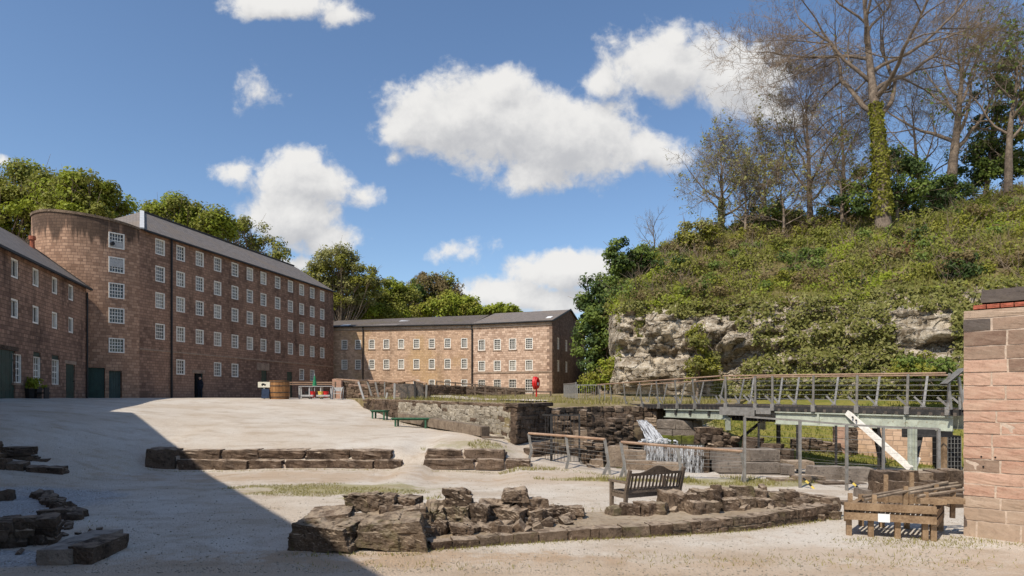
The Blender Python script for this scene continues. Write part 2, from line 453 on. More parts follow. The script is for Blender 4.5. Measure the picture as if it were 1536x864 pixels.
MT['ashlar_grey'] = stone("grey_ashlar", (0.13, 0.105, 0.085, 1), (0.25, 0.205, 0.165, 1), (0.36, 0.31, 0.26, 1), rnd=0.3, bs=0.5)
MT['tan_stone'] = stone("tan_gritstone", (0.20, 0.145, 0.10, 1), (0.36, 0.265, 0.185, 1), (0.5, 0.4, 0.3, 1), rnd=0.4, bs=0.8)
def ashlar(name, c0, c1, c2, mot=0.6):
    m, t, b = newmat(name, 0.9, 0.15)
    p = pos(t)
    r = orand(t)
    st = N(t, 'ShaderNodeVectorMath', operation='MULTIPLY', inp={0: p, 1: (2.2, 2.2, 7.0)})
    n = noise(t, st.outputs[0], 1.0, 6, 0.65)
    fine = noise(t, p, 30.0, 6, 0.7)
    c = mixc(t, r, c0, c1)
    bl = noise(t, p, 9.0, 5, 0.7)
    c = mixc(t, smooth(t, bl, 0.5, 0.7, 0, 0.45), c, tuple(x * 0.62 for x in c0[:3]) + (1,))
    c = mixc(t, smooth(t, bl, 0.46, 0.3, 0, 0.4), c, tuple(min(1, x * 1.25) for x in c1[:3]) + (1,))
    c = mixc(t, M(t, 'MULTIPLY', smooth(t, n, 0.42, 0.7), mot), c, c2)
    c = mixc(t, smooth(t, fine, 0.5, 0.75, 0, 0.35), c, tuple(x * 0.55 for x in c0[:3]) + (1,))
    t.links.new(c, b.inputs['Base Color'])
    bump(t, b, M(t, 'ADD', M(t, 'MULTIPLY', fine, 0.5), noise(t, p, 6.0, 5, 0.7)), 0.55, 0.02)
    return m
MT['ashlar_pink'] = ashlar("pink_ashlar", (0.43, 0.25, 0.175, 1), (0.51, 0.325, 0.235, 1), (0.54, 0.385, 0.28, 1))
MT['ashlar_brown'] = ashlar("brown_ashlar", (0.20, 0.125, 0.09, 1), (0.36, 0.25, 0.18, 1), (0.30, 0.22, 0.16, 1))
MT['ashlar_dark'] = ashlar("dark_grey_ashlar", (0.07, 0.06, 0.055, 1), (0.13, 0.105, 0.09, 1), (0.17, 0.14, 0.11, 1), 0.4)
MT['ashlar_buff'] = ashlar("buff_ashlar", (0.36, 0.26, 0.185, 1), (0.46, 0.35, 0.26, 1), (0.40, 0.28, 0.20, 1))
MT['mortar'] = plain("lime_mortar", (0.52, 0.41, 0.32, 1), 0.95, 0.2, 12.0, 0.1, bumps=0.4)

def gravel_mat():
    m, t, b = newmat("pale_gravel", 0.95, 0.1)
    p = pos(t)
    big = noise(t, p, 0.22, 6, 0.65)
    mid = noise(t, p, 1.4, 6, 0.7)
    fine = noise(t, p, 24.0, 4, 0.75)
    vor = N(t, 'ShaderNodeTexVoronoi', inp={'Vector': p, 'Scale': 34.0})
    c = mixc(t, smooth(t, big, 0.35, 0.65), (0.555, 0.465, 0.365, 1), (0.63, 0.565, 0.48, 1))
    c = mixc(t, smooth(t, mid, 0.52, 0.74, 0, 0.55), c, (0.46, 0.34, 0.23, 1))
    c = mixc(t, smooth(t, fine, 0.46, 0.28, 0, 0.75), c, (0.19, 0.15, 0.115, 1))
    c = mixc(t, smooth(t, fine, 0.54, 0.72, 0, 0.7), c, (0.76, 0.71, 0.64, 1))
    sx = N(t, 'ShaderNodeSeparateXYZ', inp={0: p})
    def ell(x, y, rx, ry, lo, hi, edge=1.0):
        dx = M(t, 'MULTIPLY', M(t, 'SUBTRACT', sx.outputs[0], x), 1.0 / rx)
        dy = M(t, 'MULTIPLY', M(t, 'SUBTRACT', sx.outputs[1], y), 1.0 / ry)
        q = M(t, 'ADD', M(t, 'MULTIPLY', dx, dx), M(t, 'MULTIPLY', dy, dy))
        q = M(t, 'ADD', q, M(t, 'MULTIPLY_ADD', mid, 2.4 * edge, -1.2 * edge))
        return smooth(t, q, hi, lo)
    # worn earth along the steps and the ruins, grass patches in the yard
    e1 = ell(-6.5, 19.8, 7.0, 1.2, 0.0, 1.2, 2.0)
    e2 = ell(-2.2, 9.8, 3.4, 0.6, 0.0, 1.2, 2.2)
    e3 = ell(5.5, 10.2, 5.5, 0.9, 0.0, 1.0)
    e4 = ell(1.3, 19.0, 3.5, 1.6, 0.1, 1.1)
    e6 = ell(0.0, 8.9, 16.0, 1.3, 0.2, 1.2, 1.6)
    for e, a in ((e6, 0.6), (e1, 0.65), (e2, 0.7), (e3, 0.5), (e4, 0.4)):
        c = mixc(t, M(t, 'MULTIPLY', M(t, 'MULTIPLY', e, a), smooth(t, fine, .3, .6, .5, 1)), c, (0.44, 0.30, 0.185, 1))
    g1 = ell(-4.7, 17.2, 3.1, 1.2, 0.35, 1.1, 1.5)
    g2 = ell(-1.6, 22.9, 1.7, 0.7, 0.1, 1.0, 1.5)
    g3 = ell(3.4, 18.8, 2.6, 0.5, 0.2, 1.0, 1.3)
    g4 = ell(-3.1, 15.6, 1.5, 0.5, 0.1, 1.0, 1.5)
    g5 = ell(6.9, 18.6, 2.4, 1.0, 0.3, 1.1, 1.0)
    for g, a in ((g1, 0.75), (g2, 0.5), (g3, 0.7), (g4, 0.6), (g5, 0.8)):
        c = mixc(t, M(t, 'MULTIPLY', M(t, 'MULTIPLY', g, smooth(t, fine, 0.30, 0.52)), a), c, (0.24, 0.21, 0.045, 1))
    h1 = ell(-11.8, 14.6, 2.5, 2.6, 0.6, 1.1, .5); h2 = ell(-8.3, 9.7, 1.7, 0.6, 0.6, 1.1, .5)
    chip = M(t, 'MAXIMUM', h1, h2)
    c = mixc(t, M(t, 'MULTIPLY', chip, .8), c, mixc(t, smooth(t, fine, .4, .62), (0.24, 0.235, 0.23, 1), (0.62, 0.62, 0.61, 1)))
    tr = N(t, 'ShaderNodeVectorMath', operation='MULTIPLY', inp={0: p, 1: (0.75, 1.15, 1.0)})
    trn = noise(t, tr.outputs[0], 1.0, 6, 0.66, 0.3)
    c = mixc(t, smooth(t, trn, 0.48, 0.66, 0, 0.45), c, (0.37, 0.275, 0.185, 1))
    c = mixc(t, smooth(t, trn, 0.44, 0.32, 0, 0.35), c, (0.70, 0.64, 0.56, 1))
    e5 = ell(5.2, 26.3, 4.6, 4.5, 0.6, 1.1, 0.4)
    c = mixc(t, e5, c, mixc(t, smooth(t, mid, 0.4, 0.62), (0.06, 0.045, 0.034, 1), (0.17, 0.125, 0.07, 1)))
    # grass bank below the cliff, bare earth in the wheel pit
    gr = M(t, 'MULTIPLY', smooth(t, sx.outputs[0], 8.5, 10.0), smooth(t, sx.outputs[1], 22.6, 23.6))
    gfar = smooth(t, sx.outputs[1], 78.0, 90.0)
    gr = M(t, 'MAXIMUM', gr, gfar)
    gcol = mixc(t, smooth(t, mid, 0.35, 0.62), (0.16, 0.17, 0.035, 1), (0.27, 0.23, 0.06, 1))
    c = mixc(t, gr, c, gcol)
    pit = M(t, 'MULTIPLY', smooth(t, sx.outputs[2], -2.62, -2.85), smooth(t, sx.outputs[1], 15.0, 17.0))
    c = mixc(t, pit, c, mixc(t, smooth(t, mid, 0.4, 0.6), (0.07, 0.055, 0.04, 1), (0.13, 0.12, 0.04, 1)))
    t.links.new(c, b.inputs['Base Color'])
    h = M(t, 'ADD', M(t, 'MULTIPLY', vor.outputs['Distance'], -0.9), M(t, 'ADD', M(t, 'MULTIPLY', fine, 0.5), M(t, 'MULTIPLY', mid, 1.2)))
    bump(t, b, h, 0.55, 0.05)
    return m
MT['gravel'] = gravel_mat()
def turf_mat(name, c1, c2, c3, path=None):
    m, t, b = newmat(name, 0.95, 0.1)
    p = pos(t)
    a = noise(t, p, 0.5, 6, 0.65); f = noise(t, p, 9.0, 5, 0.7)
    c = mixc(t, smooth(t, a, 0.38, 0.62), c1, c2)
    c = mixc(t, smooth(t, f, 0.5, 0.68, 0, 0.8), c, c3)
    t.links.new(c, b.inputs['Base Color'])
    bump(t, b, f, 0.8, 0.12)
    return m
MT['terrace'] = turf_mat("dry_turf", (0.22, 0.175, 0.075, 1), (0.36, 0.28, 0.17, 1), (0.17, 0.16, 0.045, 1))
MT['bed'] = turf_mat("bare_earth_bed", (0.36, 0.27, 0.18, 1), (0.46, 0.37, 0.27, 1), (0.27, 0.20, 0.12, 1))
MT['hill'] = turf_mat("hillside_soil", (0.17, 0.13, 0.065, 1), (0.25, 0.195, 0.10, 1), (0.12, 0.11, 0.04, 1))
MT['grey_gravel'] = turf_mat("grey_chippings", (0.27, 0.26, 0.25, 1), (0.40, 0.39, 0.37, 1), (0.5, 0.49, 0.47, 1))
def rock_mat():
    m, t, b = newmat("limestone_cliff", 0.95, 0.12)
    p = pos(t)
    st = N(t, 'ShaderNodeVectorMath', operation='MULTIPLY', inp={0: p, 1: (0.45, 0.45, 1.9)})
    n = noise(t, st.outputs[0], 1.0, 8, 0.68, 0.5)
    fine = noise(t, p, 4.5, 9, 0.74)
    cw = N(t, 'ShaderNodeVectorMath', operation='MULTIPLY_ADD', inp={0: N(t, 'ShaderNodeTexNoise', inp={'Vector': p, 'Scale': 1.2, 'Detail': 4.0}).outputs['Color'], 1: (1.6, 1.6, .9), 2: p})
    cs = N(t, 'ShaderNodeVectorMath', operation='MULTIPLY', inp={0: cw.outputs[0], 1: (.45, .3, 1.15)})
    crack = N(t, 'ShaderNodeTexVoronoi', feature='DISTANCE_TO_EDGE', inp={'Vector': cs.outputs[0], 'Scale': 1.1}).outputs['Distance']
    vs = N(t, 'ShaderNodeVectorMath', operation='MULTIPLY', inp={0: p, 1: (1.3, 1.3, 0.22)})
    streak = noise(t, vs.outputs[0], 1.0, 5, 0.6)
    c = mixc(t, smooth(t, n, 0.36, 0.62), (0.29, 0.225, 0.15, 1), (0.68, 0.575, 0.43, 1))
    c = mixc(t, smooth(t, fine, 0.48, 0.66), c, (0.80, 0.72, 0.59, 1))
    c = mixc(t, smooth(t, streak, 0.53, 0.64, 0, 0.75), c, (0.16, 0.115, 0.07, 1))
    c = mixc(t, smooth(t, fine, 0.42, 0.30), c, (0.075, 0.06, 0.045, 1))
    t.links.new(c, b.inputs['Base Color'])
    t.links.new(mixc(t, smooth(t, crack, 0.03, 0.0, 0, 0.5), c, (0.07, 0.05, 0.035, 1)), b.inputs['Base Color'])
    bump(t, b, M(t, 'ADD', M(t, 'ADD', n, fine), smooth(t, crack, 0.0, 0.08)), 1.0, 0.25)
    return m
MT['rock'] = rock_mat()
MT['leaf_oak'] = leafmat("olive_leaves", (0.12, 0.14, 0.02, 1), (0.33, 0.33, 0.06, 1), (0.19, 0.14, 0.045, 1))
MT['leaf_bright'] = leafmat("bright_green_leaves", (0.15, 0.20, 0.016, 1), (0.38, 0.41, 0.045, 1))
MT['leaf_dark'] = leafmat("dark_green_leaves", (0.025, 0.05, 0.012, 1), (0.085, 0.125, 0.028, 1), None, 0.25)
MT['leaf_green'] = leafmat("green_leaves", (0.075, 0.125, 0.02, 1), (0.22, 0.275, 0.055, 1), None, 0.3)
MT['leaf_pale'] = leafmat("pale_spring_leaves", (0.19, 0.195, 0.06, 1), (0.38, 0.36, 0.12, 1), (0.20, 0.15, 0.06, 1))
MT['leaf_brown'] = leafmat("bronze_leaves", (0.155, 0.11, 0.05, 1), (0.30, 0.225, 0.10, 1), (0.16, 0.15, 0.045, 1))
MT['leaf_red'] = leafmat("russet_stems", (0.12, 0.055, 0.025, 1), (0.22, 0.12, 0.05, 1))
MT['ivy'] = leafmat("ivy_leaves", (0.10, 0.115, 0.022, 1), (0.31, 0.30, 0.08, 1), (0.22, 0.165, 0.06, 1), 0.35)
MT['ivy_yellow'] = leafmat("yellow_green_ivy_leaves", (0.13, 0.14, 0.012, 1), (0.34, 0.32, 0.05, 1), None, 0.3)
MT['grass'] = leafmat("dry_grass_blades", (0.20, 0.18, 0.045, 1), (0.36, 0.32, 0.10, 1), None, 0.3)
MT['grass_green'] = leafmat("green_grass_blades", (0.10, 0.125, 0.02, 1), (0.22, 0.23, 0.04, 1), None, 0.3)
def water_mat():
    m, t, b = newmat("falling_water", 0.2, 0.5)
    p = pos(t)
    st = N(t, 'ShaderNodeVectorMath', operation='MULTIPLY', inp={0: p, 1: (14.0, 14.0, 2.0)})
    n = noise(t, st.outputs[0], 1.0, 5, 0.65)
    c = mixc(t, smooth(t, n, 0.38, 0.66), (0.05, 0.045, 0.04, 1), (0.62, 0.62, 0.62, 1))
    t.links.new(c, b.inputs['Base Color'])
    al = smooth(t, n, 0.40, 0.66, 0.05, 0.85)
    t.links.new(al, b.inputs['Alpha'])
    bump(t, b, n, 0.6, 0.05)
    return m
MT['falls'] = water_mat()
MT['foam'] = plain("white_water", (0.6, 0.6, 0.6, 1), 0.35, 0.25, 8.0, 0.5, bumps=0.6)
MT['pool'] = plain("dark_water", (0.035, 0.035, 0.025, 1), 0.08, 0.3, 2.0, 0.6, bumps=0.5)

MT['moss_stone'] = stone("wet_mossy_stone", (0.05, 0.055, 0.015, 1), (0.12, 0.13, 0.03, 1), (0.20, 0.19, 0.05, 1), moss=(0.15, 0.17, 0.02, 1), moss_amt=0.8, rnd=0.3, bs=0.8)
def chute_mat():
    m, t, b = newmat("rushing_water", 0.25, 0.5)
    p = pos(t)
    st = N(t, 'ShaderNodeVectorMath', operation='MULTIPLY', inp={0: p, 1: (16.0, 0.9, 1.2)})
    n = noise(t, st.outputs[0], 1.0, 3, 0.5)
    t.links.new(mixc(t, smooth(t, n, 0.36, 0.58), (0.10, 0.09, 0.08, 1), (0.56, 0.56, 0.56, 1)), b.inputs['Base Color'])
    bump(t, b, n, 0.8, 0.06)
    return m
MT['falls2'] = chute_mat()
# ------------------------------------------------------------------ the ground
def tps_fit(pts):
    pts = np.array(pts, float); xy = pts[:, :2]; n = len(pts)
    d = np.linalg.norm(xy[:, None] - xy[None], axis=2)
    K = np.where(d > 0, d * d * np.log(np.maximum(d, 1e-9)), 0.0) + np.eye(n) * 2.0
    Pm = np.hstack([np.ones((n, 1)), xy])
    A = np.zeros((n + 3, n + 3)); A[:n, :n] = K; A[:n, n:] = Pm; A[n:, :n] = Pm.T
    w = np.linalg.solve(A, np.concatenate([pts[:, 2], np.zeros(3)]))
    return xy, w
def gz(px, py, z):
    d = -z * F / (py - HY)
    return ((px - CX) / F * d, d, z)
CTRL = [gz(0, 864, -2.5), gz(500, 864, -2.5), gz(1000, 864, -2.55), gz(1536, 864, -2.6), gz(490, 828, -2.5), gz(1250, 785, -2.58),
        gz(1443, 805, -2.6), gz(908, 767, -2.48), gz(700, 730, -2.48), gz(500, 730, -2.47), gz(330, 730, -2.45),
        gz(0, 725, -2.3), gz(0, 790, -2.45), gz(120, 700, -2.15), gz(0, 640, -1.0), gz(100, 640, -1.1), gz(300, 640, -1.25), gz(450, 640, -1.3),
        gz(600, 650, -1.55), gz(720, 665, -1.75), gz(300, 615, -.7), gz(450, 612, -.65), gz(640, 638, -1.4), gz(545, 622, -1.0),
        gz(768, 655, -1.6), gz(795, 695, -2.35), gz(910, 712, -2.42), gz(1270, 725, -2.5), gz(1430, 740, -2.5), gz(1120, 730, -2.55),
        gz(220, 690, -2.16), gz(400, 690, -2.16), gz(600, 690, -2.17), gz(740, 690, -2.2), gz(790, 660, -1.75),
        (-25.2, 31.2, -.1), (-28.9, 43, -.1), (-26.5, 37, -.1), (-27.65, 47, -.1), (-24, 61, -.12), (-21.2, 75, -.2), (-15.5, 42, -.15), (-18, 50, -.12),
        (-9.5, 42, -.3), (-10, 60, -.25), (-3.6, 50, -.7), (3, 40, -.9), (4, 65, -.5), (2, 30, -1.3), (6, 33, -1.0), (11, 37, -.5),
        (17, 33.5, -.3), (20.6, 31, -.3), (26, 30, -.2), (13.6, 28, -1.62), (12.2, 25, -2.35), (18, 24, -2.5), (24, 24, -1.5),
        (-30, 20, -.6), (-22, 15, -1.8), (-12, 8, -2.4), (-8, 0, -2.5), (8, 0, -2.6), (0, -10, -2.5), (14, 8, -2.6), (20, 14, -2.6),
        (10, 80, .2), (-20, 90, 0), (30, 60, 0), (-45, 60, 0), (-45, 30, 0)]
TXY, TW = tps_fit(CTRL)
STEP_Y = 21.75
def sstep(x, a, b):
    t = np.clip((x - a) / (b - a), 0, 1)
    return t * t * (3 - 2 * t)
PIT = [G(872, 22.2), G(960, 21.0), G(1060, 20.6), G(1110, 21.6), G(1112, 25), G(1060, 28), G(985, 29), G(900, 27), G(868, 25)]
def in_poly_dist(x, y, poly):
    """Signed distance to a polygon: positive inside."""
    inside = np.zeros(x.shape, bool); dist = np.full(x.shape, 1e9)
    n = len(poly)
    for i in range(n):
        x0, y0 = poly[i]; x1, y1 = poly[(i + 1) % n]
        c = ((y0 > y) != (y1 > y)) & (x < (x1 - x0) * (y - y0) / (y1 - y0 + 1e-12) + x0)
        inside ^= c
        dx, dy = x1 - x0, y1 - y0
        t = np.clip(((x - x0) * dx + (y - y0) * dy) / (dx * dx + dy * dy), 0, 1)
        dist = np.minimum(dist, np.hypot(x - x0 - t * dx, y - y0 - t * dy))
    return np.where(inside, dist, -dist)
def ground_z(x, y):
    x = np.asarray(x, float); y = np.asarray(y, float)
    shp = x.shape
    xf, yf = x.ravel(), y.ravel()
    d = np.hypot(xf[:, None] - TXY[None, :, 0], yf[:, None] - TXY[None, :, 1])
    z = (np.where(d > 0, d * d * np.log(np.maximum(d, 1e-9)), 0.0)) @ TW[:-3] + TW[-3] + TW[-2] * xf + TW[-1] * yf
    # outside the yard the land runs level
    w = sstep(xf, -60, -34) * (1 - sstep(xf, 30, 48)) * sstep(yf, -30, -6) * (1 - sstep(yf, 84, 110))
    z = w * np.clip(z, -3.2, 0.6) + (1 - w) * -0.2
    wx = sstep(xf, -13.2, -12.2) * (1 - sstep(xf, -.6, .4)) * (1 - .75 * sstep(xf, -3.9, -3.6) * (1 - sstep(xf, -3.0, -2.7)))
    dy = yf - STEP_Y
    z = z + 0.25 * np.tanh(dy / 0.12) * wx * np.exp(-(dy / 3.5) ** 2)
    pd = in_poly_dist(xf, yf, PIT)
    z = z - 1.15 * sstep(pd, 0.0, 0.5)
    # low swells
    z = z + 0.015 * np.sin(xf * .9 + 1) * np.sin(yf * .7) * sstep(yf, 5, 9)
    return z.reshape(shp)
def gzf(x, y):
    return float(ground_z(np.array([x]), np.array([y]))[0])
def axis(parts):
    out = []
    for a, b, s in parts:
        out.extend(np.arange(a, b, s))
    out.append(parts[-1][1])
    return np.array(out)
gx = axis([(-1500, -200, 130), (-200, -60, 14), (-60, -34, 2), (-34, 22, .28), (22, 60, 2), (60, 200, 14), (200, 1500, 130)])
gy = axis([(-400, -60, 60), (-60, 0, 5), (0, 8, .8), (8, 30, .26), (30, 46, .5), (46, 110, 2.5), (110, 300, 20), (300, 2400, 150)])
GX, GY = np.meshgrid(gx, gy)
GZ = ground_z(GX, GY)
nx, ny = len(gx), len(gy)
idx = np.arange(nx * ny).reshape(ny, nx)
gfaces = np.stack([idx[:-1, :-1], idx[:-1, 1:], idx[1:, 1:], idx[1:, :-1]], -1).reshape(-1, 4)
gm = np_mesh("ground", np.stack([GX, GY, GZ], -1).reshape(-1, 3), gfaces, MT['gravel'], True)
tag(link("ground", gm), kind='structure')

# raised terrace behind the low wall, up to the far mill and the cliff
TER = [P(545, 600, 38.2), P(640, 604, 31.2), P(765, 609.5, 24.25), P(815, 612, 26.5), P(850, 611, 28.5), P(905, 609, 30.3), P(965, 608, 31.0), P(1045, 611, 29.5), P(1100, 606, 33.5),
       P(1120, 599, 37.5), P(930, 592, 44), P(905, 590, 60), P(940, 591, 100), P(480, 594, 100), P(478, 596.2, 75), P(505, 597, 55), P(530, 598, 43)]
mb = MB()
bm = bmesh.new()
vs = [bm.verts.new(p) for p in TER]
bm.faces.new(vs)
bmesh.ops.triangulate(bm, faces=bm.faces[:], quad_method='BEAUTY', ngon_method='BEAUTY')
for _ in range(3):
    bmesh.ops.subdivide_edges(bm, edges=[e for e in bm.edges if e.calc_length() > 3.5 and not e.is_boundary], cuts=1)
    bmesh.ops.triangulate(bm, faces=bm.faces[:])
for vtx in bm.verts:
    if not vtx.is_boundary:
        vtx.co.z += 0.10 * mnoise.noise(vtx.co * 0.25) + 0.05 * mnoise.noise(vtx.co * 0.9)
bm.normal_update()
for f in bm.faces:
    if f.normal.z < 0: f.normal_flip()
bnd = [e for e in bm.edges if e.is_boundary]
ex = bmesh.ops.extrude_edge_only(bm, edges=bnd)
for g_ in ex['geom']:
    if isinstance(g_, bmesh.types.BMVert): g_.co.z -= 2.0
me = bpy.data.meshes.new("terrace_ground"); bm.to_mesh(me); bm.free()
me.materials.append(MT['terrace'])
tag(link("terrace_ground", me), kind='structure')
# pale gravel path laid over the terrace towards the mill door
pth = MB()
pl = [P(640, 596, 44), P(700, 601, 36), P(765, 602, 34), P(800, 603.5, 33)]
pr = [P(660, 593, 52), P(730, 598.5, 40), P(790, 600, 37), P(830, 602.5, 34)]
for i in range(3):
    q = [pl[i], pl[i + 1], pr[i + 1], pr[i]]
    pth.face([p + Vector((0, 0, 0.07)) for p in q])
o = pth.build("path", MT['gravel']); tag(o, kind='structure')

# ------------------------------------------------------------------ buildings
def facade(mb, O, t, width, z0, z1, openings, depth=0.16, mi=0, u_start=0.0):
    """Wall on the plane through O along t (to the right as seen from outside) with recessed openings (u0, u1, v0, v1)."""
    t = Vector((t[0], t[1], 0)).normalized(); n = Vector((t.y, -t.x, 0)); O = Vector((O[0], O[1], 0))
    us = sorted({u_start, width, *[o[0] for o in openings], *[o[1] for o in openings]})
    zs = sorted({z0, z1, *[max(z0, o[2]) for o in openings], *[o[3] for o in openings]})
    def pt(u, z, k=0.0): return O + t * u + Vector((0, 0, z)) - n * k
    for i in range(len(us) - 1):
        for j in range(len(zs) - 1):
            um, zm = (us[i] + us[i + 1]) / 2, (zs[j] + zs[j + 1]) / 2
            if any(o[0] < um < o[1] and o[2] < zm < o[3] for o in openings): continue
            c = [(us[i], zs[j]), (us[i + 1], zs[j]), (us[i + 1], zs[j + 1]), (us[i], zs[j + 1])]
            mb.face([pt(*q) for q in c], c, mi)
    for a, b, c, d in openings:
        c = max(c, z0)
        k = depth
        for (p0, p1) in (((a, c), (a, d)), ((a, d), (b, d)), ((b, d), (b, c)), ((b, c), (a, c))):
            mb.face([pt(*p0), pt(*p0, k), pt(*p1, k), pt(*p1)], [p0, (p0[0] + k, p0[1]), (p1[0] + k, p1[1]), p1], mi)
    return n
WCACHE = {}
def window_mesh(w, h, nx, nz, ft, kind):
    key = (round(w, 2), round(h, 2), nx, nz, ft)
    if key in WCACHE: return WCACHE[key]
    w, h = key[0], key[1]
    f = MB()
    for x in (-w / 2 + ft / 2, w / 2 - ft / 2): f.box((x, 0.055, h / 2), (ft, 0.13, h))
    for z in (ft / 2, h - ft / 2): f.box((0, 0.052, z), (w - 2 * ft, 0.128, ft))
    iw, ih = w - 2 * ft, h - 2 * ft
    for i in range(1, nx): f.box((-iw / 2 + iw * i / nx, 0.082, h / 2), (0.034, 0.03, ih))
    for j in range(1, nz):
        f.box((0, 0.0835, ft + ih * j / nz), (iw, 0.03, 0.05 if (j == nz // 2 and kind == 'sash') else 0.032))
    p = MB(); p.face([(-w / 2 + ft, 0.1, ft), (w / 2 - ft, 0.1, ft), (w / 2 - ft, 0.1, h - ft), (-w / 2 + ft, 0.1, h - ft)])
    s = MB(); s.box((0, 0.02, -0.06), (w + 0.16, 0.2, 0.115))
    WCACHE[key] = (f.mesh("window", MT['white']), p.mesh("pane", MT['glass']), s.mesh("sill", MT['dressed']), p.mesh("pane", MT['glass_sky_blind']))
    return WCACHE[key]
wr = random.Random(3)
def put_window(root, O, t, u, v, w, h, nx=4, nz=4, ft=0.085, sill=False, kind='sash', pale_share=0.35, label=None, k=0.03):
    """A white sash window with glass, centred at u with its foot at height v on the facade plane."""
    t = Vector((t[0], t[1], 0)).normalized(); inn = Vector((-t.y, t.x, 0))
    fm, pm, sm, bm_ = window_mesh(w, h, nx, nz, ft, kind)
    c = Vector((O[0], O[1], 0)) + t * u + inn * k + Vector((0, 0, v))
    R = Matrix((t, inn, Vector((0, 0, 1)))).transposed().to_4x4()
    o = link("window", fm, root, Matrix.Translation(c) @ R)
    if label: o['label'] = label
    q = link("pane", bm_ if wr.random() < pale_share else pm); q.parent = o
    if sill:
        q = link("sill", sm); q.parent = o
    return o
def u_of(px, O, t):
    r = (px - CX) / F
    return (r * O[1] - O[0]) / (t[0] - r * t[1])
def roof_quad(mb, a, b, c, d):
    """a,b along the eave; c,d along the ridge (c above b)."""
    a, b, c, d = map(Vector, (a, b, c, d))
    e = (b - a).normalized(); up = (d - a) - e * (d - a).dot(e)
    un = up.normalized()
    uv = [((p - a).dot(e), (p - a).dot(un)) for p in (a, b, c, d)]
    mb.face([a, b, c, d], uv)
def pipe(root, O, t, u, z0, z1, r=0.055, name="drainpipe"):
    t = Vector((t[0], t[1], 0)).normalized(); n = Vector((t.y, -t.x, 0))
    p = Vector((O[0], O[1], 0)) + t * u + n * (r + 0.03)
    m = MB(); m.tube(p + Vector((0, 0, z0)), p + Vector((0, 0, z1)), r, n=6)
    return m.build(name, MT['iron'], root)
def door(root, O, t, u0, u1, z0, z1, mat, name="door", k=0.1, planks=5, label=None):
    t = Vector((t[0], t[1], 0)).normalized(); n = Vector((t.y, -t.x, 0)); O3 = Vector((O[0], O[1], 0))
    m = MB(); R = Matrix((t, -n, Vector((0, 0, 1)))).transposed()
    w = (u1 - u0) / planks
    for i in range(planks):
        c = O3 + t * (u0 + w * (i + .5)) - n * k + Vector((0, 0, (z0 + z1) / 2))
        m.box(c, (w - 0.015, 0.05 + 0.006 * (i % 2), z1 - z0), R)
    m.box(O3 + t * (u0 + u1) / 2 - n * (k + .04) + Vector((0, 0, (z0 + z1) / 2)), (u1 - u0, 0.03, z1 - z0), R)
    for z in (z0 + (z1 - z0) * .2, z0 + (z1 - z0) * .8):
        m.box(O3 + t * (u0 + u1) / 2 - n * (k - .035) + Vector((0, 0, z)), (u1 - u0 - .06, 0.03, 0.12), R)
    d = m.build(name, mat, root)
    h = MB(); h.tube(O3 + t * (u1 - .15) - n * (k - .03) + Vector((0, 0, (z0 + z1) / 2)), O3 + t * (u1 - .15) - n * (k - .1) + Vector((0, 0, (z0 + z1) / 2)), .025)
    h.build("handle", MT['iron'], d)
    if label: d['label'] = label
    return d
def lintel(root, O, t, u0, u1, z0, z1, out=0.025, mat='dressed', name="lintel"):
    t = Vector((t[0], t[1], 0)).normalized(); n = Vector((t.y, -t.x, 0)); O3 = Vector((O[0], O[1], 0))
    R = Matrix((t, -n, Vector((0, 0, 1)))).transposed()
    m = MB(); m.box(O3 + t * (u0 + u1) / 2 + n * (out - .1) + Vector((0, 0, (z0 + z1) / 2)), (u1 - u0, 0.2, z1 - z0), R)
    return m.build(name, MT[mat], root)

# ---- the tall five-storey mill with its round stair tower
AS = (-27.65, 47.0); AT = Vector((0.223, 0.975)).normalized(); AL = 28.93; AE = 12.5
A_in = Vector((-AT.y, AT.x))
TR = 3.9
millA = thing("textile_mill", "long five-storey dark sandstone mill with rounded tower end", "mill", (AS[0], AS[1], -.1))
colsA = [(233.3, 247.6), (264.7, 277.7), (294, 305.7), (321, 332.3), (347.3, 358), (370.3, 379.7), (391, 399.8), (412.3, 421), (431.8, 439.8), (448.5, 456.8), (464.8, 472.2), (480.2, 486.8)]
uA = [u_of((a + b) / 2, AS, AT) for a, b in colsA]
rowsA = [12.17, 10.08, 8.04, 5.64, 3.0]
winA = []
for r, zt in enumerate(rowsA):
    for c, u_ in enumerate(uA):
        if r == 4 and c not in (1, 3, 4, 9, 10): continue
        winA.append((u_, zt - 1.22, 0.98, 1.22))
dA = []
for a, b, zt in ((291.5, 304.3, 1.95), (392, 400.5, 2.55), (430.5, 438.5, 2.6)):
    u0, u1 = u_of(a, AS, AT), u_of(b, AS, AT); dA.append((u0, u1, -.15, zt))
ops = [(u_ - w / 2, u_ + w / 2, v, v + h) for u_, v, w, h in winA] + dA
mb = MB()
facade(mb, AS, AT, AL, -.6, AE, ops)
E3 = Vector((AS[0], AS[1], 0)) + Vector((AT.x, AT.y, 0)) * AL
facade(mb, (E3.x, E3.y), A_in, TR * 2, -.6, AE, [])
B3 = E3 + Vector((A_in.x, A_in.y, 0)) * TR * 2
facade(mb, (B3.x, B3.y), -AT, AL, -.6, AE, [])
wall = mb.build("wall", MT['masonry_mill'], millA)
for i, (u_, v, w, h) in enumerate(winA):
    put_window(millA, AS, AT, u_, v, w, h, 4, 4, 0.085, pale_share=0.5)
door(millA, AS, AT, dA[1][0], dA[1][1], -.1, dA[1][3], MT['green_paint'])
door(millA, AS, AT, dA[2][0], dA[2][1], -.1, dA[2][3], MT['green_paint'])
m = MB(); u0, u1, _, zt = dA[0]
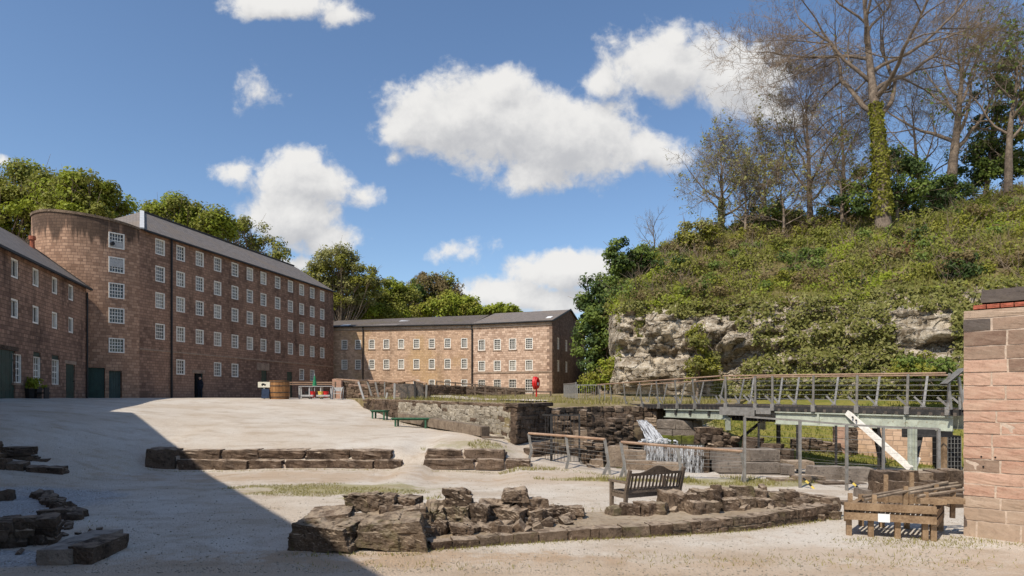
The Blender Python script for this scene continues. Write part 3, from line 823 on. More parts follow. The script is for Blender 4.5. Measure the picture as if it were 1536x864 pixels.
for uu in (u0, u1): m.beam(Vector((AS[0] + AT.x * uu, AS[1] + AT.y * uu, -.1)) + Vector((A_in.x, A_in.y, 0)) * .1, Vector((AS[0] + AT.x * uu, AS[1] + AT.y * uu, zt)) + Vector((A_in.x, A_in.y, 0)) * .1, .1, .1)
m.build("door_frame", MT['teal_paint'], millA)
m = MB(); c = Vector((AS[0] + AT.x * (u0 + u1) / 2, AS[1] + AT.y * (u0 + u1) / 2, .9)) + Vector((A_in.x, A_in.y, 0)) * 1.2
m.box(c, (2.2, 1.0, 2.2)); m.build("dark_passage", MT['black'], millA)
lintel(millA, AS, AT, dA[1][0] - .7, dA[1][1] + .3, dA[1][3], dA[1][3] + .7, .06, name="stone_porch_lintel")
lintel(millA, AS, AT, u0 - .25, u1 + .25, zt, zt + .28, .02)
pipe(millA, AS, AT, u_of(256, AS, AT), -.1, AE - .1, .075)
m = MB()   # a course where the lower storey was rebuilt
m.beam((AS[0] - A_in.x * .02, AS[1] - A_in.y * .02, 3.55), (E3.x - A_in.x * .02, E3.y - A_in.y * .02, 3.55), .06, .1)
m.build("string_course", MT['dressed'], millA)
def A3(u_, w_, z_): return Vector((AS[0] + AT.x * u_ + A_in.x * w_, AS[1] + AT.y * u_ + A_in.y * w_, z_))
RZ = 15.25
rf = MB()
ov = 0.22
roof_quad(rf, A3(0, -ov, AE - .05), A3(AL + .1, -ov, AE - .05), A3(AL - 2.2, TR, RZ), A3(4.4, TR, RZ))
roof_quad(rf, A3(AL + .1, TR * 2 + ov, AE - .05), A3(0, TR * 2 + ov, AE - .05), A3(4.4, TR, RZ), A3(AL - 2.2, TR, RZ))
for a, b, c in ((A3(AL + .1, -ov, AE - .05), A3(AL + .1, TR * 2 + ov, AE - .05), A3(AL - 2.2, TR, RZ)), (A3(0, TR * 2 + ov, AE - .05), A3(0, -ov, AE - .05), A3(4.4, TR, RZ))):
    e = (b - a).normalized(); rf.face([a, b, c], [(0, 0), ((b - a).length, 0), ((c - a).dot(e), (c - a).length)])
rf.face([A3(0, -ov, AE - .06), A3(0, TR * 2 + ov, AE - .06), A3(AL + .1, TR * 2 + ov, AE - .06), A3(AL + .1, -ov, AE - .06)], [(0, 0)] * 4)
roofA = rf.build("roof", MT['slate'], millA)
m = MB(); m.beam(A3(0, -ov, AE), A3(4.4, TR, RZ + .04), .3, .1); m.build("lead_hip", MT['lead'], roofA)
m = MB(); m.beam(A3(4.4, TR, RZ + .03), A3(AL - 2.2, TR, RZ + .03), .26, .12); m.build("ridge_tiles", MT['slate_moss'], roofA)
m = MB(); m.beam(A3(.2, -ov - .06, AE - .1), A3(AL, -ov - .06, AE - .1), .12, .12); m.build("gutter", MT['iron'], millA)
# round tower
tc0 = A3(0, TR, 0)
tw = MB()
NSEG = 48
twin_px = 175.0; twr = [(11.75, 1.12), (10.0, 1.12), (8.15, 1.1), (6.36, 1.1), (4.2, 1.05)]
def ang_of(px):
    r = (px - CX) / F; best = None
    for k in range(4000):
        a = 2 * math.pi * k / 4000
        x, y = tc0.x + TR * math.cos(a), tc0.y + TR * math.sin(a)
        if (x * -math.cos(a) + y * -math.sin(a)) > 0:      # faces the eye
            e = abs(x / y - r)
            if best is None or e < best[0]: best = (e, a)
    return best[1]
a_start = math.atan2(-A_in.y, -A_in.x)                       # where the tower meets the facade
aw = ang_of(twin_px)
half = 0.52 / TR
d1a, d1b = ang_of(157.5), ang_of(129.5)
d2a, d2b = ang_of(183), ang_of(163.5)
def unw(a):
    while a > a_start + 1e-6: a -= 2 * math.pi
    while a < a_start - math.pi * 1.2: a += 2 * math.pi
    return a
aw, d1a, d1b, d2a, d2b = map(unw, (aw, d1a, d1b, d2a, d2b))
angs = sorted({*[a_start - math.pi * i / NSEG for i in range(NSEG + 1)], aw - half, aw + half, d1a, d1b, d2a, d2b}, reverse=True)
opsT = [(aw - half, aw + half, zt - h, zt) for zt, h in twr] + [(min(d1a, d1b), max(d1a, d1b), -.2, 2.05), (min(d2a, d2b), max(d2a, d2b), -.2, 1.85)]
zsT = sorted({-.6, 12.1, *[max(o[2], -.6) for o in opsT], *[o[3] for o in opsT]})
def tp(a, z, r=TR): return Vector((tc0.x + r * math.cos(a), tc0.y + r * math.sin(a), z))
def rim(a): return 12.5 + 0.55 * min(1, max(0, (a_start - a) / 1.6))
for i in range(len(angs) - 1):
    a, b = angs[i], angs[i + 1]; am = (a + b) / 2
    for j in range(len(zsT) - 1):
        zm = (zsT[j] + zsT[j + 1]) / 2
        if any(o[0] < am < o[1] and o[2] < zm < o[3] for o in opsT): continue
        c = [(a, zsT[j]), (b, zsT[j]), (b, zsT[j + 1]), (a, zsT[j + 1])]
        tw.face([tp(*q) for q in reversed(c)], [(-q[0] * TR, q[1]) for q in reversed(c)])
    c = [(a, 12.1), (b, 12.1), (b, rim(b)), (a, rim(a))]
    tw.face([tp(*q) for q in reversed(c)], [(-q[0] * TR, q[1]) for q in reversed(c)])
for o in opsT:
    a, b, z0, z1 = o; z0 = max(z0, -.6)
    for p0, p1 in (((a, z0), (a, z1)), ((a, z1), (b, z1)), ((b, z1), (b, z0)), ((b, z0), (a, z0))):
        tw.face([tp(*p0), tp(*p1), tp(*p1, TR - .25), tp(*p0, TR - .25)], [(p0[0] * TR, p0[1]), (p1[0] * TR, p1[1]), (p1[0] * TR + .2, p1[1]), (p0[0] * TR + .2, p0[1])])
tower = tw.build("round_tower_wall", MT['masonry_tower'], millA)
m = MB()
aa = [a_start - math.pi * i / 40 for i in range(41)]
for i in range(40):
    a, b = aa[i], aa[i + 1]
    for r0, r1, za, zb in ((TR + .07, TR + .07, -.16, 0.02), (TR + .07, TR - .4, .02, .02), (TR - .4, TR - .4, .02, -.5)):
        m.face([tp(a, rim(a) + za, r0), tp(a, rim(a) + zb, r1), tp(b, rim(b) + zb, r1), tp(b, rim(b) + za, r0)])
m.build("parapet_coping", MT['ruin'], tower)
m = MB(); m.face([tp(a, 12.05, TR - .35) for a in reversed(aa)]); m.build("tower_roof", MT['lead'], millA)
m = MB(); q = A3(-3.2, 4.6, 12.3); m.box(q + Vector((0, 0, .45)), (.9, .6, .9)); m.build("roof_vent", MT['lead'], millA)
tt = Vector((math.sin(aw), -math.cos(aw), 0))
if tt.dot(Vector((1, 0, 0))) < 0: tt = -tt
wo_ = tp(aw, 0, TR - .02)
for i, (zt, h) in enumerate(twr):
    w_ = put_window(millA, (wo_.x, wo_.y), (tt.x, tt.y), 0, zt - h, 1.02, h, 5, 4, 0.075, pale_share=0.0, k=-.02)
    if i < 2:
        m = MB(); iv = Vector((-tt.y, tt.x, 0))
        cz = zt - h * (.74 if i == 0 else .36)
        m.box(wo_ + iv * .03 + Vector((0, 0, cz)), (.84, .06, h * (.34 if i == 0 else .52)), Matrix((tt, iv, Vector((0, 0, 1)))).transposed())
        bd = m.build("boarded_pane", MT['white_grey'], millA)
        if i == 0:
            m = MB(); m.tube(wo_ - tt * .3 + Vector((0, 0, cz)) + iv * .01, wo_ - tt * .3 - iv * .22 + Vector((0, 0, cz)), .13, n=10); m.build("flue", MT['iron'], bd)
for (a, b, z1, mat) in ((d1a, d1b, 2.05, 'green_paint'), (d2a, d2b, 1.85, 'teal_paint')):
    pa, pb = tp(max(a, b), 0, TR - .22), tp(min(a, b), 0, TR - .22)
    if pa.x > pb.x: pa, pb = pb, pa
    dd_ = (pb - pa)
    door(millA, (pa.x, pa.y), (dd_.x, dd_.y), 0, dd_.length, -.15, z1, MT[mat], k=0.0)

# ---- the near three-storey mill on the left
BC = Vector((-28.9, 43.0)); BT = Vector((-0.3, 0.954)).normalized()
B_in = Vector((-BT.y, BT.x))
BLEN = 24.0
BO = BC - BT * BLEN; BE = 7.36
millB = thing("stone_mill", "three-storey brown stone mill with dark green doors in shade", "mill", (BO.x, BO.y, -.1))
colsB = [(16.3, 28.7), (49, 59), (78.2, 86.7), (103.2, 110.5)]
BOt = (BO.x, BO.y)
uB = [u_of((a + b) / 2, BOt, BT) for a, b in colsB]
uB = [uB[0] - 5.8, uB[0] - 2.9] + uB
winB = []
for zt in (7.12, 5.05):
    for u_ in uB: winB.append((u_, zt - 1.0, 0.9, 1.0, 2, 1))
for a, b in ((24, 29.9), (50, 61.3), (77, 89.8)):
    u0, u1 = u_of(a, BOt, BT), u_of(b, BOt, BT); winB.append(((u0 + u1) / 2, .72, max(.95, min(1.15, u1 - u0)), 1.5, 3, 4))
ops = [(u_ - w / 2, u_ + w / 2, v, v + h) for u_, v, w, h, _, _ in winB]
bd1 = (u_of(-45, BOt, BT), u_of(23.2, BOt, BT), -.2, 2.35); bd2 = (u_of(99, BOt, BT), u_of(112.5, BOt, BT), -.2, 2.05)
heads = [(u_ - w / 2, u_ + w / 2, v + h, v + h + .26) for u_, v, w, h, nx_, _ in winB if nx_ == 3]
ops += [bd1, bd2] + heads[1:]
mb = MB()
facade(mb, BOt, BT, BLEN, -.6, BE, ops)
Bend = BC; facade(mb, (Bend.x, Bend.y), B_in, 8.0, -.6, BE, [])
Bb = BC + B_in * 8; facade(mb, (Bb.x, Bb.y), -BT, BLEN, -.6, BE, [])
Bs = BO + B_in * 8; facade(mb, (Bs.x, Bs.y), -B_in, 8.0, -.6, BE, [])
def B3f(u_, w_, z_): return Vector((BO.x + BT.x * u_ + B_in.x * w_, BO.y + BT.y * u_ + B_in.y * w_, z_))
for u_, s in ((BLEN, 1), (0, -1)):
    tri = [B3f(u_, 0, BE), B3f(u_, 8, BE), B3f(u_, 4, 10.5)]
    if s < 0: tri = [tri[1], tri[0], tri[2]]
    mb.face(tri, [(0, BE), (8, BE), (4, 10.5)])
mb.build("wall", MT['masonry_mill'], millB)
for u_, v, w, h, nx_, nz_ in winB:
    put_window(millB, BOt, BT, u_, v, w, h, nx_, nz_, 0.10 if nx_ == 2 else 0.055, pale_share=0.3, k=.05, sill=(nx_ == 3))
for a, b, c, d in heads[1:]:
    m = MB(); m.box(B3f((a + b) / 2, .1, (c + d) / 2), ((b - a), .05, d - c), Matrix(((BT.x, B_in.x, 0), (BT.y, B_in.y, 0), (0, 0, 1)))); m.build("green_window_head", MT['green_paint'], millB)
door(millB, BOt, BT, bd1[0], bd1[1], -.1, bd1[3], MT['green_paint'], planks=10)
door(millB, BOt, BT, bd2[0], bd2[1], -.1, bd2[3], MT['green_paint'])
lintel(millB, BOt, BT, bd1[0] - .3, bd1[1] + .35, bd1[3] + .01, bd1[3] + .22, .02, 'dark_ruin')
lintel(millB, BOt, BT, bd2[0] - .2, bd2[1] + .2, bd2[3] + .01, bd2[3] + .22, .02)
pipe(millB, BOt, BT, BLEN - .12, -.1, BE - .3, .06)
rf = MB()
roof_quad(rf, B3f(-.1, -.25, BE - .02), B3f(BLEN + .12, -.25, BE - .02), B3f(BLEN + .12, 4, 10.62), B3f(-.1, 4, 10.62))
roof_quad(rf, B3f(BLEN + .12, 8.25, BE - .02), B3f(-.1, 8.25, BE - .02), B3f(-.1, 4, 10.62), B3f(BLEN + .12, 4, 10.62))
rfB = rf.build("roof", MT['slate'], millB)
m = MB(); m.beam(B3f(BLEN + .1, -.27, BE), B3f(BLEN + .1, 4, 10.62), .12, .1); m.beam(B3f(BLEN + .1, 8.25, BE), B3f(BLEN + .1, 4, 10.62), .12, .1); m.build("verge", MT['slate_moss'], rfB)
m = MB(); m.tube(B3f(BLEN - .3, 3.0, 9.4), B3f(BLEN - .3, 3.0, 10.35), .16, .13, 8); m.tube(B3f(BLEN - .3, 3.0, 10.35), B3f(BLEN - .3, 3.0, 10.6), .2, .2, 8); m.build("chimney_pot", MT['terracotta'], rfB)
m = MB(); m.beam(B3f(0, -.3, BE - .08), B3f(BLEN + .1, -.3, BE - .08), .13, .12); m.build("gutter", MT['iron'], millB)

# ---- the mill wing behind the viewer's left whose shadow lies across the yard (outside the picture)
CA, CB = Vector((-22.6, 22.4)), Vector((-4.9, -3.4))
ct = (CA - CB).normalized(); c_in = Vector((-ct.y, ct.x)); clen = (CA - CB).length
millD = thing("stone_mill", "tall plain stone mill wing closing the yard beside the near mill", "mill", (CB.x, CB.y, -2.5))
def D3(u_, w_, z_): return Vector((CB.x + ct.x * u_ + c_in.x * w_, CB.y + ct.y * u_ + c_in.y * w_, z_))
mb = MB(); DE = 8.9
winD = [(2.5 + 2.6 * i, zz, .95, 1.2) for i in range(11) for zz in (5.6, 3.0, .2)]
facade(mb, (CB.x, CB.y), ct, clen, -3.2, DE, [(u_ - w / 2, u_ + w / 2, v, v + h) for u_, v, w, h in winD])
q = D3(clen, 0, 0); facade(mb, (q.x, q.y), c_in, 9, -3.2, DE, [])
q = D3(clen, 9, 0); facade(mb, (q.x, q.y), -ct, clen, -3.2, DE, [])
q = D3(0, 9, 0); facade(mb, (q.x, q.y), -c_in, 9, -3.2, DE, [])
mb.build("wall", MT['masonry_mill'], millD)
for u_, v, w, h in winD: put_window(millD, (CB.x, CB.y), ct, u_, v, w, h)
rf = MB()
roof_quad(rf, D3(0, -.2, 9.0), D3(clen, -.2, 9.0), D3(clen, 4.5, 10.6), D3(0, 4.5, 10.6))
roof_quad(rf, D3(clen, 9.2, 9.0), D3(0, 9.2, 9.0), D3(0, 4.5, 10.6), D3(clen, 4.5, 10.6))
for u_ in (0, clen): rf.face([D3(u_, 0, 8.9), D3(u_, 9, 8.9), D3(u_, 4.5, 10.55)], [(0, 0), (9, 0), (4.5, 1.6)])
rf.build("roof", MT['slate'], millD)

# ---- the far mill across the terrace
KC = 0.905
CR = Vector((4.93, 78.0)) * KC; t1 = Vector((0.933, -0.3605)).normalized()
L1 = 10.83 * KC; CK = CR - t1 * L1
t2 = Vector((0.986, -0.165)).normalized(); L2 = 22.0 * KC; CLf = CK - t2 * L2
CE = 9.3 * KC; CRZ = 11.75 * KC
millC = thing("textile_mill", "long low sunlit sandstone mill with slate roof across the terrace", "mill", (CK.x, CK.y, .3))
O1 = (CK.x, CK.y); O2 = (CLf.x, CLf.y)
c1 = [(716.7, 728), (740, 751.7), (762.5, 775), (787, 799.7)]
c2 = [(512.5, 520.8), (532, 542), (553.3, 561.7), (575, 583.7), (596.7, 606.3), (620, 629), (642.8, 652.5), (666.7, 675.8), (691, 701.3)]
def zrow(py, d): return (HY - py) / F * d
w1 = []; w2 = []
for a, b in c1:
    u_ = u_of((a + b) / 2, O1, t1)
    for zt, h, nxx in ((7.35, 1.42, 4), (4.62, 1.36, 4), (2.2, 1.75, 4)): w1.append((u_, (zt - h) * KC, 1.0 * KC, h * KC, nxx))
for i, (a, b) in enumerate(c2):
    u_ = u_of((a + b) / 2, O2, t2)
    for zt, h, nxx in ((7.6, 1.28, 4), (4.95, 1.32, 4), (2.25, 1.7, 4)):
        if zt < 3 and i < 5: continue
        w2.append((u_, (zt - h) * KC, .86 * KC, h * KC, nxx))
mb = MB()
facade(mb, O1, t1, L1, -.4, CE, [(u_ - w / 2, u_ + w / 2, v, v + h) for u_, v, w, h, _ in w1], mi=0)
facade(mb, O2, t2, L2, -.4, CE, [(u_ - w / 2, u_ + w / 2, v, v + h) for u_, v, w, h, _ in w2], mi=1)
g_in = Vector((-t1.y, t1.x)); GW = 15.9 * KC
wg = [(2.6, 6.0, .95, 1.5), (6.3, 6.0, .95, 1.5), (11.5, 5.9, .95, 1.5), (2.6, 3.2, .95, 1.45), (6.3, 3.2, .95, 1.45)]
wg = [tuple(k_ * KC for k_ in q_) for q_ in wg]
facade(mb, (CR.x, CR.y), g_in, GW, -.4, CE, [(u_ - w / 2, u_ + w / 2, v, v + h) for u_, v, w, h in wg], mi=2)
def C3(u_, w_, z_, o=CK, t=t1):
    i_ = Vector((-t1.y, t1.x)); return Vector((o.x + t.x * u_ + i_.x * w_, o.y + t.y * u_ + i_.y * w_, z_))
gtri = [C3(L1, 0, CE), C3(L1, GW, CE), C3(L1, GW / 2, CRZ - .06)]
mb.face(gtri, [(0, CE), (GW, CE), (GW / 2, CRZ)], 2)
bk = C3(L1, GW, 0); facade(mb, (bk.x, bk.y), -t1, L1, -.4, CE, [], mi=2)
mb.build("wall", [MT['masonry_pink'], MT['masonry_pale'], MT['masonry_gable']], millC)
for u_, v, w, h, nx_ in w1: put_window(millC, O1, t1, u_, v, w, h, nx_, 5, 0.10 if v > 1.8 else 0.05, sill=v > 1.8, pale_share=.12)
for u_, v, w, h, nx_ in w2: put_window(millC, O2, t2, u_, v, w, h, nx_, 4, 0.10, sill=True, pale_share=.15)
for u_, v, w, h in wg: put_window(millC, (CR.x, CR.y), g_in, u_, v, w, h, 3, 4, 0.09, pale_share=.2)
# roofs: the wing on the right, the longer wing on the left
rf = MB(); e = .3
roof_quad(rf, C3(-.1, -e, CE + .02), C3(L1 + .12, -e, CE + .02), C3(L1 + .12, GW / 2, CRZ), C3(-.1, GW / 2, CRZ))
roof_quad(rf, C3(L1 + .12, GW + e, CE + .02), C3(-1, GW + e, CE + .02), C3(-1, GW / 2, CRZ), C3(L1 + .12, GW / 2, CRZ))
rc1 = rf.build("roof", MT['slate'], millC)
m = MB(); m.beam(C3(L1 + .13, -e, CE), C3(L1 + .13, GW / 2, CRZ), .1, .16); m.beam(C3(L1 + .13, GW + e, CE), C3(L1 + .13, GW / 2, CRZ), .1, .16); m.build("bargeboard", MT['iron'], rc1)
m = MB(); s_ = (C3(L1, GW / 2, CRZ) - C3(L1, -e, CE)).normalized()
rn = s_.cross(Vector((t1.x, t1.y, 0))).normalized()
if rn.z < 0: rn = -rn
Rr = Matrix((Vector((t1.x, t1.y, 0)), s_, rn)).transposed()
m.box(C3(L1 - .9, -e, CE) + s_ * 2.3 + rn * .03, (.62, .9, .1), Rr); m.build("skylight", MT['paper'], rc1)
rf = MB()
i2 = Vector((-t2.y, t2.x))
def C2f(u_, w_, z_): return Vector((CLf.x + t2.x * u_ + i2.x * w_, CLf.y + t2.y * u_ + i2.y * w_, z_))
roof_quad(rf, C2f(-.2, -e, CE + .02), C2f(L2, -e, CE + .02), C2f(L2 + .6, GW / 2, CRZ - .15), C2f(-.2, GW / 2, CRZ - .5))
roof_quad(rf, C2f(L2 + 1, GW, CE), C2f(-.2, GW, CE), C2f(-.2, GW / 2, CRZ - .5), C2f(L2 + .6, GW / 2, CRZ - .15))
rc2 = rf.build("roof", MT['slate_moss'], millC)
rf_a, rf_b = C2f(8.0, -e, CE + .1), C2f(11.3, -e, CE + .1)
m = MB()   # relaid lighter slates
sl = (C2f(8, GW / 2, CRZ - .32) - C2f(8, -e, CE + .02)).normalized()
n2 = Vector((t2.x, t2.y, 0)).cross(sl); 
if n2.z < 0: n2 = -n2
def onroof(u_, w_): return C2f(u_, -e, CE + .02) + sl * w_ + n2 * .035
roof_quad(m, onroof(6.4, .2), onroof(10.6, .2), onroof(11.4, 2.0), onroof(9.2, 2.0)); m.build("relaid_slates", MT['slate'], rc2)
m = MB(); R2 = Matrix((Vector((t2.x, t2.y, 0)), sl, n2)).transposed()
for u_, w_ in ((10.4, 4.1), (3.9, 1.1)): m.box(onroof(u_, w_), (1.2 if u_ > 5 else 1.0, 1.1, .09), R2)
m.build("skylight", MT['lead'], rc2)
for (O_, t_, L_, d_) in ((O1, t1, L1, 0), (O2, t2, L2, 0)):
    n_ = Vector((t_.y, -t_.x, 0)); a = Vector((O_[0], O_[1], 0)); tv = Vector((t_.x, t_.y, 0))
    m = MB(); m.beam(a + tv * .02 + n_ * .06 + Vector((0, 0, CE - .25)), a + tv * (L_ - .02) + n_ * .06 + Vector((0, 0, CE - .25)), .14, .34); m.build("cornice", MT['cornice'], millC)
    m = MB(); m.beam(a + tv * .02 + n_ * .34 + Vector((0, 0, CE + .02)), a + tv * (L_ + .1) + n_ * .34 + Vector((0, 0, CE + .02)), .14, .12); m.build("gutter", MT['iron'], millC)
m = MB(); n_ = Vector((t1.y, -t1.x, 0)); a = Vector((CK.x, CK.y, 0)); tv = Vector((t1.x, t1.y, 0))
m.beam(a + n_ * .03 + Vector((0, 0, 3.08 * KC)), a + tv * L1 + n_ * .03 + Vector((0, 0, 3.08 * KC)), .08, .16); m.build("string_course", MT['dressed'], millC)
pipe(millC, O1, t1, .05, .2, CE, .09)
pipe(millC, O2, t2, u_of(545, O2, t2), .2, CE, .08)
qm = MB(); qm.box((0, 0, 0), (1, 1, 1)); quoin = qm.mesh("quoin", MT['ashlar_brown'])
for k in range(24):
    z = .35 + k * .37
    if z > CE - .6: break
    wq, dq = (.62, .34) if k % 2 else (.34, .62)
    c = CR - t1 * (wq / 2 - .025) + g_in * (dq / 2 - .025)
    R = Matrix(((t1.x, g_in.x, 0), (t1.y, g_in.y, 0), (0, 0, 1))).to_4x4()
    link("quoin", quoin, millC, Matrix.Translation((c.x, c.y, z)) @ R @ Matrix.Diagonal((wq, dq, .34, 1)))
# ------------------------------------------------------------------ the cliff and the wooded bank
HC = np.array([  # column px, base (py, d), cliff top (py, d), crest (py, d)
    (880, 592, 84, 560, 84, 545, 88), (906, 592, 66, 505, 66, 480, 70), (917, 592, 46, 470, 47, 432, 54), (930, 591, 42.5, 462, 44, 420, 53), (1000, 592, 40.5, 455, 42.5, 372, 55), (1080, 594, 38.5, 462, 41, 348, 57),
    (1150, 596, 37, 455, 39.5, 330, 60), (1250, 597, 34.5, 452, 37.5, 325, 60), (1340, 598, 32.5, 440, 35.5, 322, 56), (1440, 598, 30.5, 438, 34, 305, 55),
    (1560, 598, 28.5, 425, 33, 282, 55), (1760, 598, 26.5, 420, 31, 262, 54), (2100, 598, 26, 420, 30, 250, 50)], float)
def hcol(px):
    return [np.interp(px, HC[:, 0], HC[:, k]) for k in range(1, 7)]
NR, NS, NP = 44, 44, 8
cols = np.concatenate([np.arange(880, 1130, 2.2), np.arange(1130, 1560, 3.4), np.arange(1560, 2101, 20)])
def fbm(v, sc, oc=4):
    return mnoise.fractal(Vector(v) * sc, 1.0, 2.0, oc)
HV = np.zeros((NR + NS + NP, len(cols), 3))
for j, px in enumerate(cols):
    yb, db, yt, dt, yc, dc = hcol(px)
    b, t, c = P(px, yb, db), P(px, yt, dt), P(px, yc, dc)
    ck = 0.35 * fbm((px * .02, 5, 1), 1.0); 
    for i in range(NR):
        s = i / (NR - 1)
        q = b.lerp(t, s)
        # the cave right of the pale face, an overhang, and bedding planes
        rough = .55 * fbm((q.x, q.y * .5, q.z * 1.7), .5, 5) + .35 * fbm((q.x, q.y * .5, q.z * 3.2), 1.1, 4)
        cellv = mnoise.cell(Vector((q.x * .75 + .5 * fbm(q, .6, 2), q.y * .2, q.z * 1.05 + .4 * fbm(q, .5, 2))))
        rough += .5 * (cellv - .5) + .22 * (mnoise.cell(Vector((q.x * 1.9 + .4 * fbm(q, 1.1, 2), 3.0, q.z * 2.6))) - .5)
        lay = .32 * (0.5 - abs((s * 4.3 + .25 * fbm((px * .01, 0, 0), 1)) % 1 - .5)) * 2
        cave = 2.6 * math.exp(-((px - 1088) / 26) ** 2 - ((s - .26) / .22) ** 2)
        under = .8 * math.exp(-((s - .45) / .12) ** 2) * (1 if px < 1085 else .4)
        belly = -.5 * math.sin(math.pi * s)
        k = (rough - lay + cave + under + belly) * min(1, s * 6)
        HV[i, j] = (q.x + k * .25, q.y + k, q.z)
    for i in range(NS):
        s = (i + 1) / NS
        q = t.lerp(c, s)
        q.z += 1.6 * math.sin(math.pi * s) * (1 - .4 * s) * .5
        q.z += (.55 * fbm(q, .22, 4) + .25 * fbm(q, .7, 3)) * min(1, s * 4)
        HV[NR + i, j] = q
    for i in range(NP):
        s = (i + 1) / NP
        HV[NR + NS + i, j] = (c.x + s * 22 * (c.x / c.y) * .5 + s * 3, c.y + s * 30, c.z + 1.0 * s - 2.5 * s * s)
nR, nC = HV.shape[:2]
idx = np.arange(nR * nC).reshape(nR, nC)
hf = np.stack([idx[:-1, :-1], idx[:-1, 1:], idx[1:, 1:], idx[1:, :-1]], -1)
hf_rock = hf[:NR + 1].reshape(-1, 4); hf_soil = hf[NR + 1:].reshape(-1, 4)
hm = np_mesh("limestone_cliff", HV.reshape(-1, 3), np.concatenate([hf_rock, hf_soil]), MT['rock'], False)
hm.materials.append(MT['hill'])
hm.polygons.foreach_set('material_index', [0] * len(hf_rock) + [1] * len(hf_soil))
tag(link("cliff_terrain", hm), kind='structure')
HN = np.zeros_like(HV)
du = np.gradient(HV, axis=1); dv = np.gradient(HV, axis=0)
HN = np.cross(du, dv); HN /= np.linalg.norm(HN, axis=2, keepdims=True) + 1e-9

def leaves(cs, ns, size, var=0.4, jitter=0.7, aspect=0.62, r=rng):
    """Rhombic leaf blades at the points cs facing roughly along ns."""
    n = len(cs)
    nn = ns + r.normal(0, jitter, (n, 3)); nn /= np.linalg.norm(nn, axis=1, keepdims=True) + 1e-9
    a = np.cross(nn, r.normal(0, 1, (n, 3))); a /= np.linalg.norm(a, axis=1, keepdims=True) + 1e-9
    b = np.cross(nn, a)
    s = (size * (1 + r.uniform(-var, var, n)))[:, None]
    bend = nn * s * 0.18
    v = np.stack([cs - a * s * .5 - bend, cs + b * s * aspect * .5, cs + a * s * .5 - bend, cs - b * s * aspect * .5], 1).reshape(-1, 3)
    f = np.arange(n * 4).reshape(n, 4)
    return v, f
def on_hill(ci, ri):
    """Positions and normals at fractional column and row indices."""
    c0 = np.clip(ci.astype(int), 0, nC - 2); r0 = np.clip(ri.astype(int), 0, nR - 2)
    a = (ci - c0)[:, None]; b = (ri - r0)[:, None]
    q = HV[r0, c0] * (1 - a) * (1 - b) + HV[r0, c0 + 1] * a * (1 - b) + HV[r0 + 1, c0] * (1 - a) * b + HV[r0 + 1, c0 + 1] * a * b
    return q, HN[r0, c0]
def pxof(q): return CX + F * q[:, 0] / q[:, 1], HY - F * q[:, 2] / q[:, 1]
def vnoise(q, sc, seed=0):
    return np.array([mnoise.noise(Vector((a * sc + seed, b * sc, c * sc))) for a, b, c in q])
def hill_pts(n, r0, r1, p0=0, p1=1560):
    c0 = np.searchsorted(cols, p0); c1 = np.searchsorted(cols, p1) - 1
    return on_hill(rng.uniform(c0, max(c0 + 1, c1), n), rng.uniform(r0, r1, n))
def stuffmesh(name, parts, mat):
    v = np.concatenate([p[0] for p in parts]); o = 0; fs = []
    for p in parts: fs.append(p[1] + o); o += len(p[0])
    ob = link(name, np_mesh(name, v, np.concatenate(fs), mat))
    return ob
FACE_N = np.array([-0.35, -0.85, 0.38])
# ivy curtains over the cliff face, leaving the pale rock bare where the photograph shows it
def bare(q):
    x, y = pxof(q)
    n = vnoise(q, .55, 3) * 26
    n2 = vnoise(q * np.array([1, 1, .25]), .8, 9) * 18
    a = (x > 905) & (x < 1078 + n * .5) & (y > 470 + n * .6) & (y < 600)
    b = (x > 1062) & (x < 1118 + n) & (y > 478 + n * .5) & (y < 572)
    c = (x > 1338 + n2) & (x < 1422 + n2) & (y > 462 + n * .4) & (y < 528 + n)
    d = (x > 1190) & (x < 1300) & (n2 > 7.5) & (y > 440) & (y < 470)
    return a | b | c | d
q, n = hill_pts(40000, 0, NR + 1)
m_ = ~bare(q)
cl = vnoise(q * np.array([1, 1, .24]), 1.0, 1)
m_ &= (cl > -0.30) | (rng.random(len(q)) < .15)
q, n, cl = q[m_], n[m_], cl[m_]
q = q + FACE_N * (0.10 + .55 * np.clip(cl + .15, 0, 1))[:, None] + rng.normal(0, .09, q.shape)
g = rng.random(len(q)) < .72
ns_ = np.tile(FACE_N, (len(q), 1))
o = stuffmesh("cliff_ivy", [leaves(q[g], ns_[g], .20, jitter=.55)], MT['ivy']); tag(o, kind='stuff')
o = stuffmesh("cliff_ivy", [leaves(q[~g], ns_[~g], .19, jitter=.55)], MT['leaf_pale']); tag(o, kind='stuff')
# hanging ivy strands and turf lip over the bare face
parts = []
for px0, y0, y1, w in ((960, 462, 512, 7), (990, 462, 492, 5), (1022, 455, 478, 9), (928, 462, 560, 4), (1100, 470, 500, 8), (1350, 450, 480, 10), (1385, 448, 520, 5), (1428, 470, 540, 12)):
    k = int(26 * w * (y1 - y0) / 40)
    x = rng.normal(px0, w / 2, k); y = rng.uniform(y0, y1, k)
    d = np.interp(x, HC[:, 0], HC[:, 4]) - 1.3
    parts.append(leaves(np.stack([(x - CX) / F * d, d, (HY - y) / F * d], -1), np.tile(FACE_N, (k, 1)), .2))
o = stuffmesh("hanging_ivy", parts, MT['ivy']); tag(o, kind='stuff')
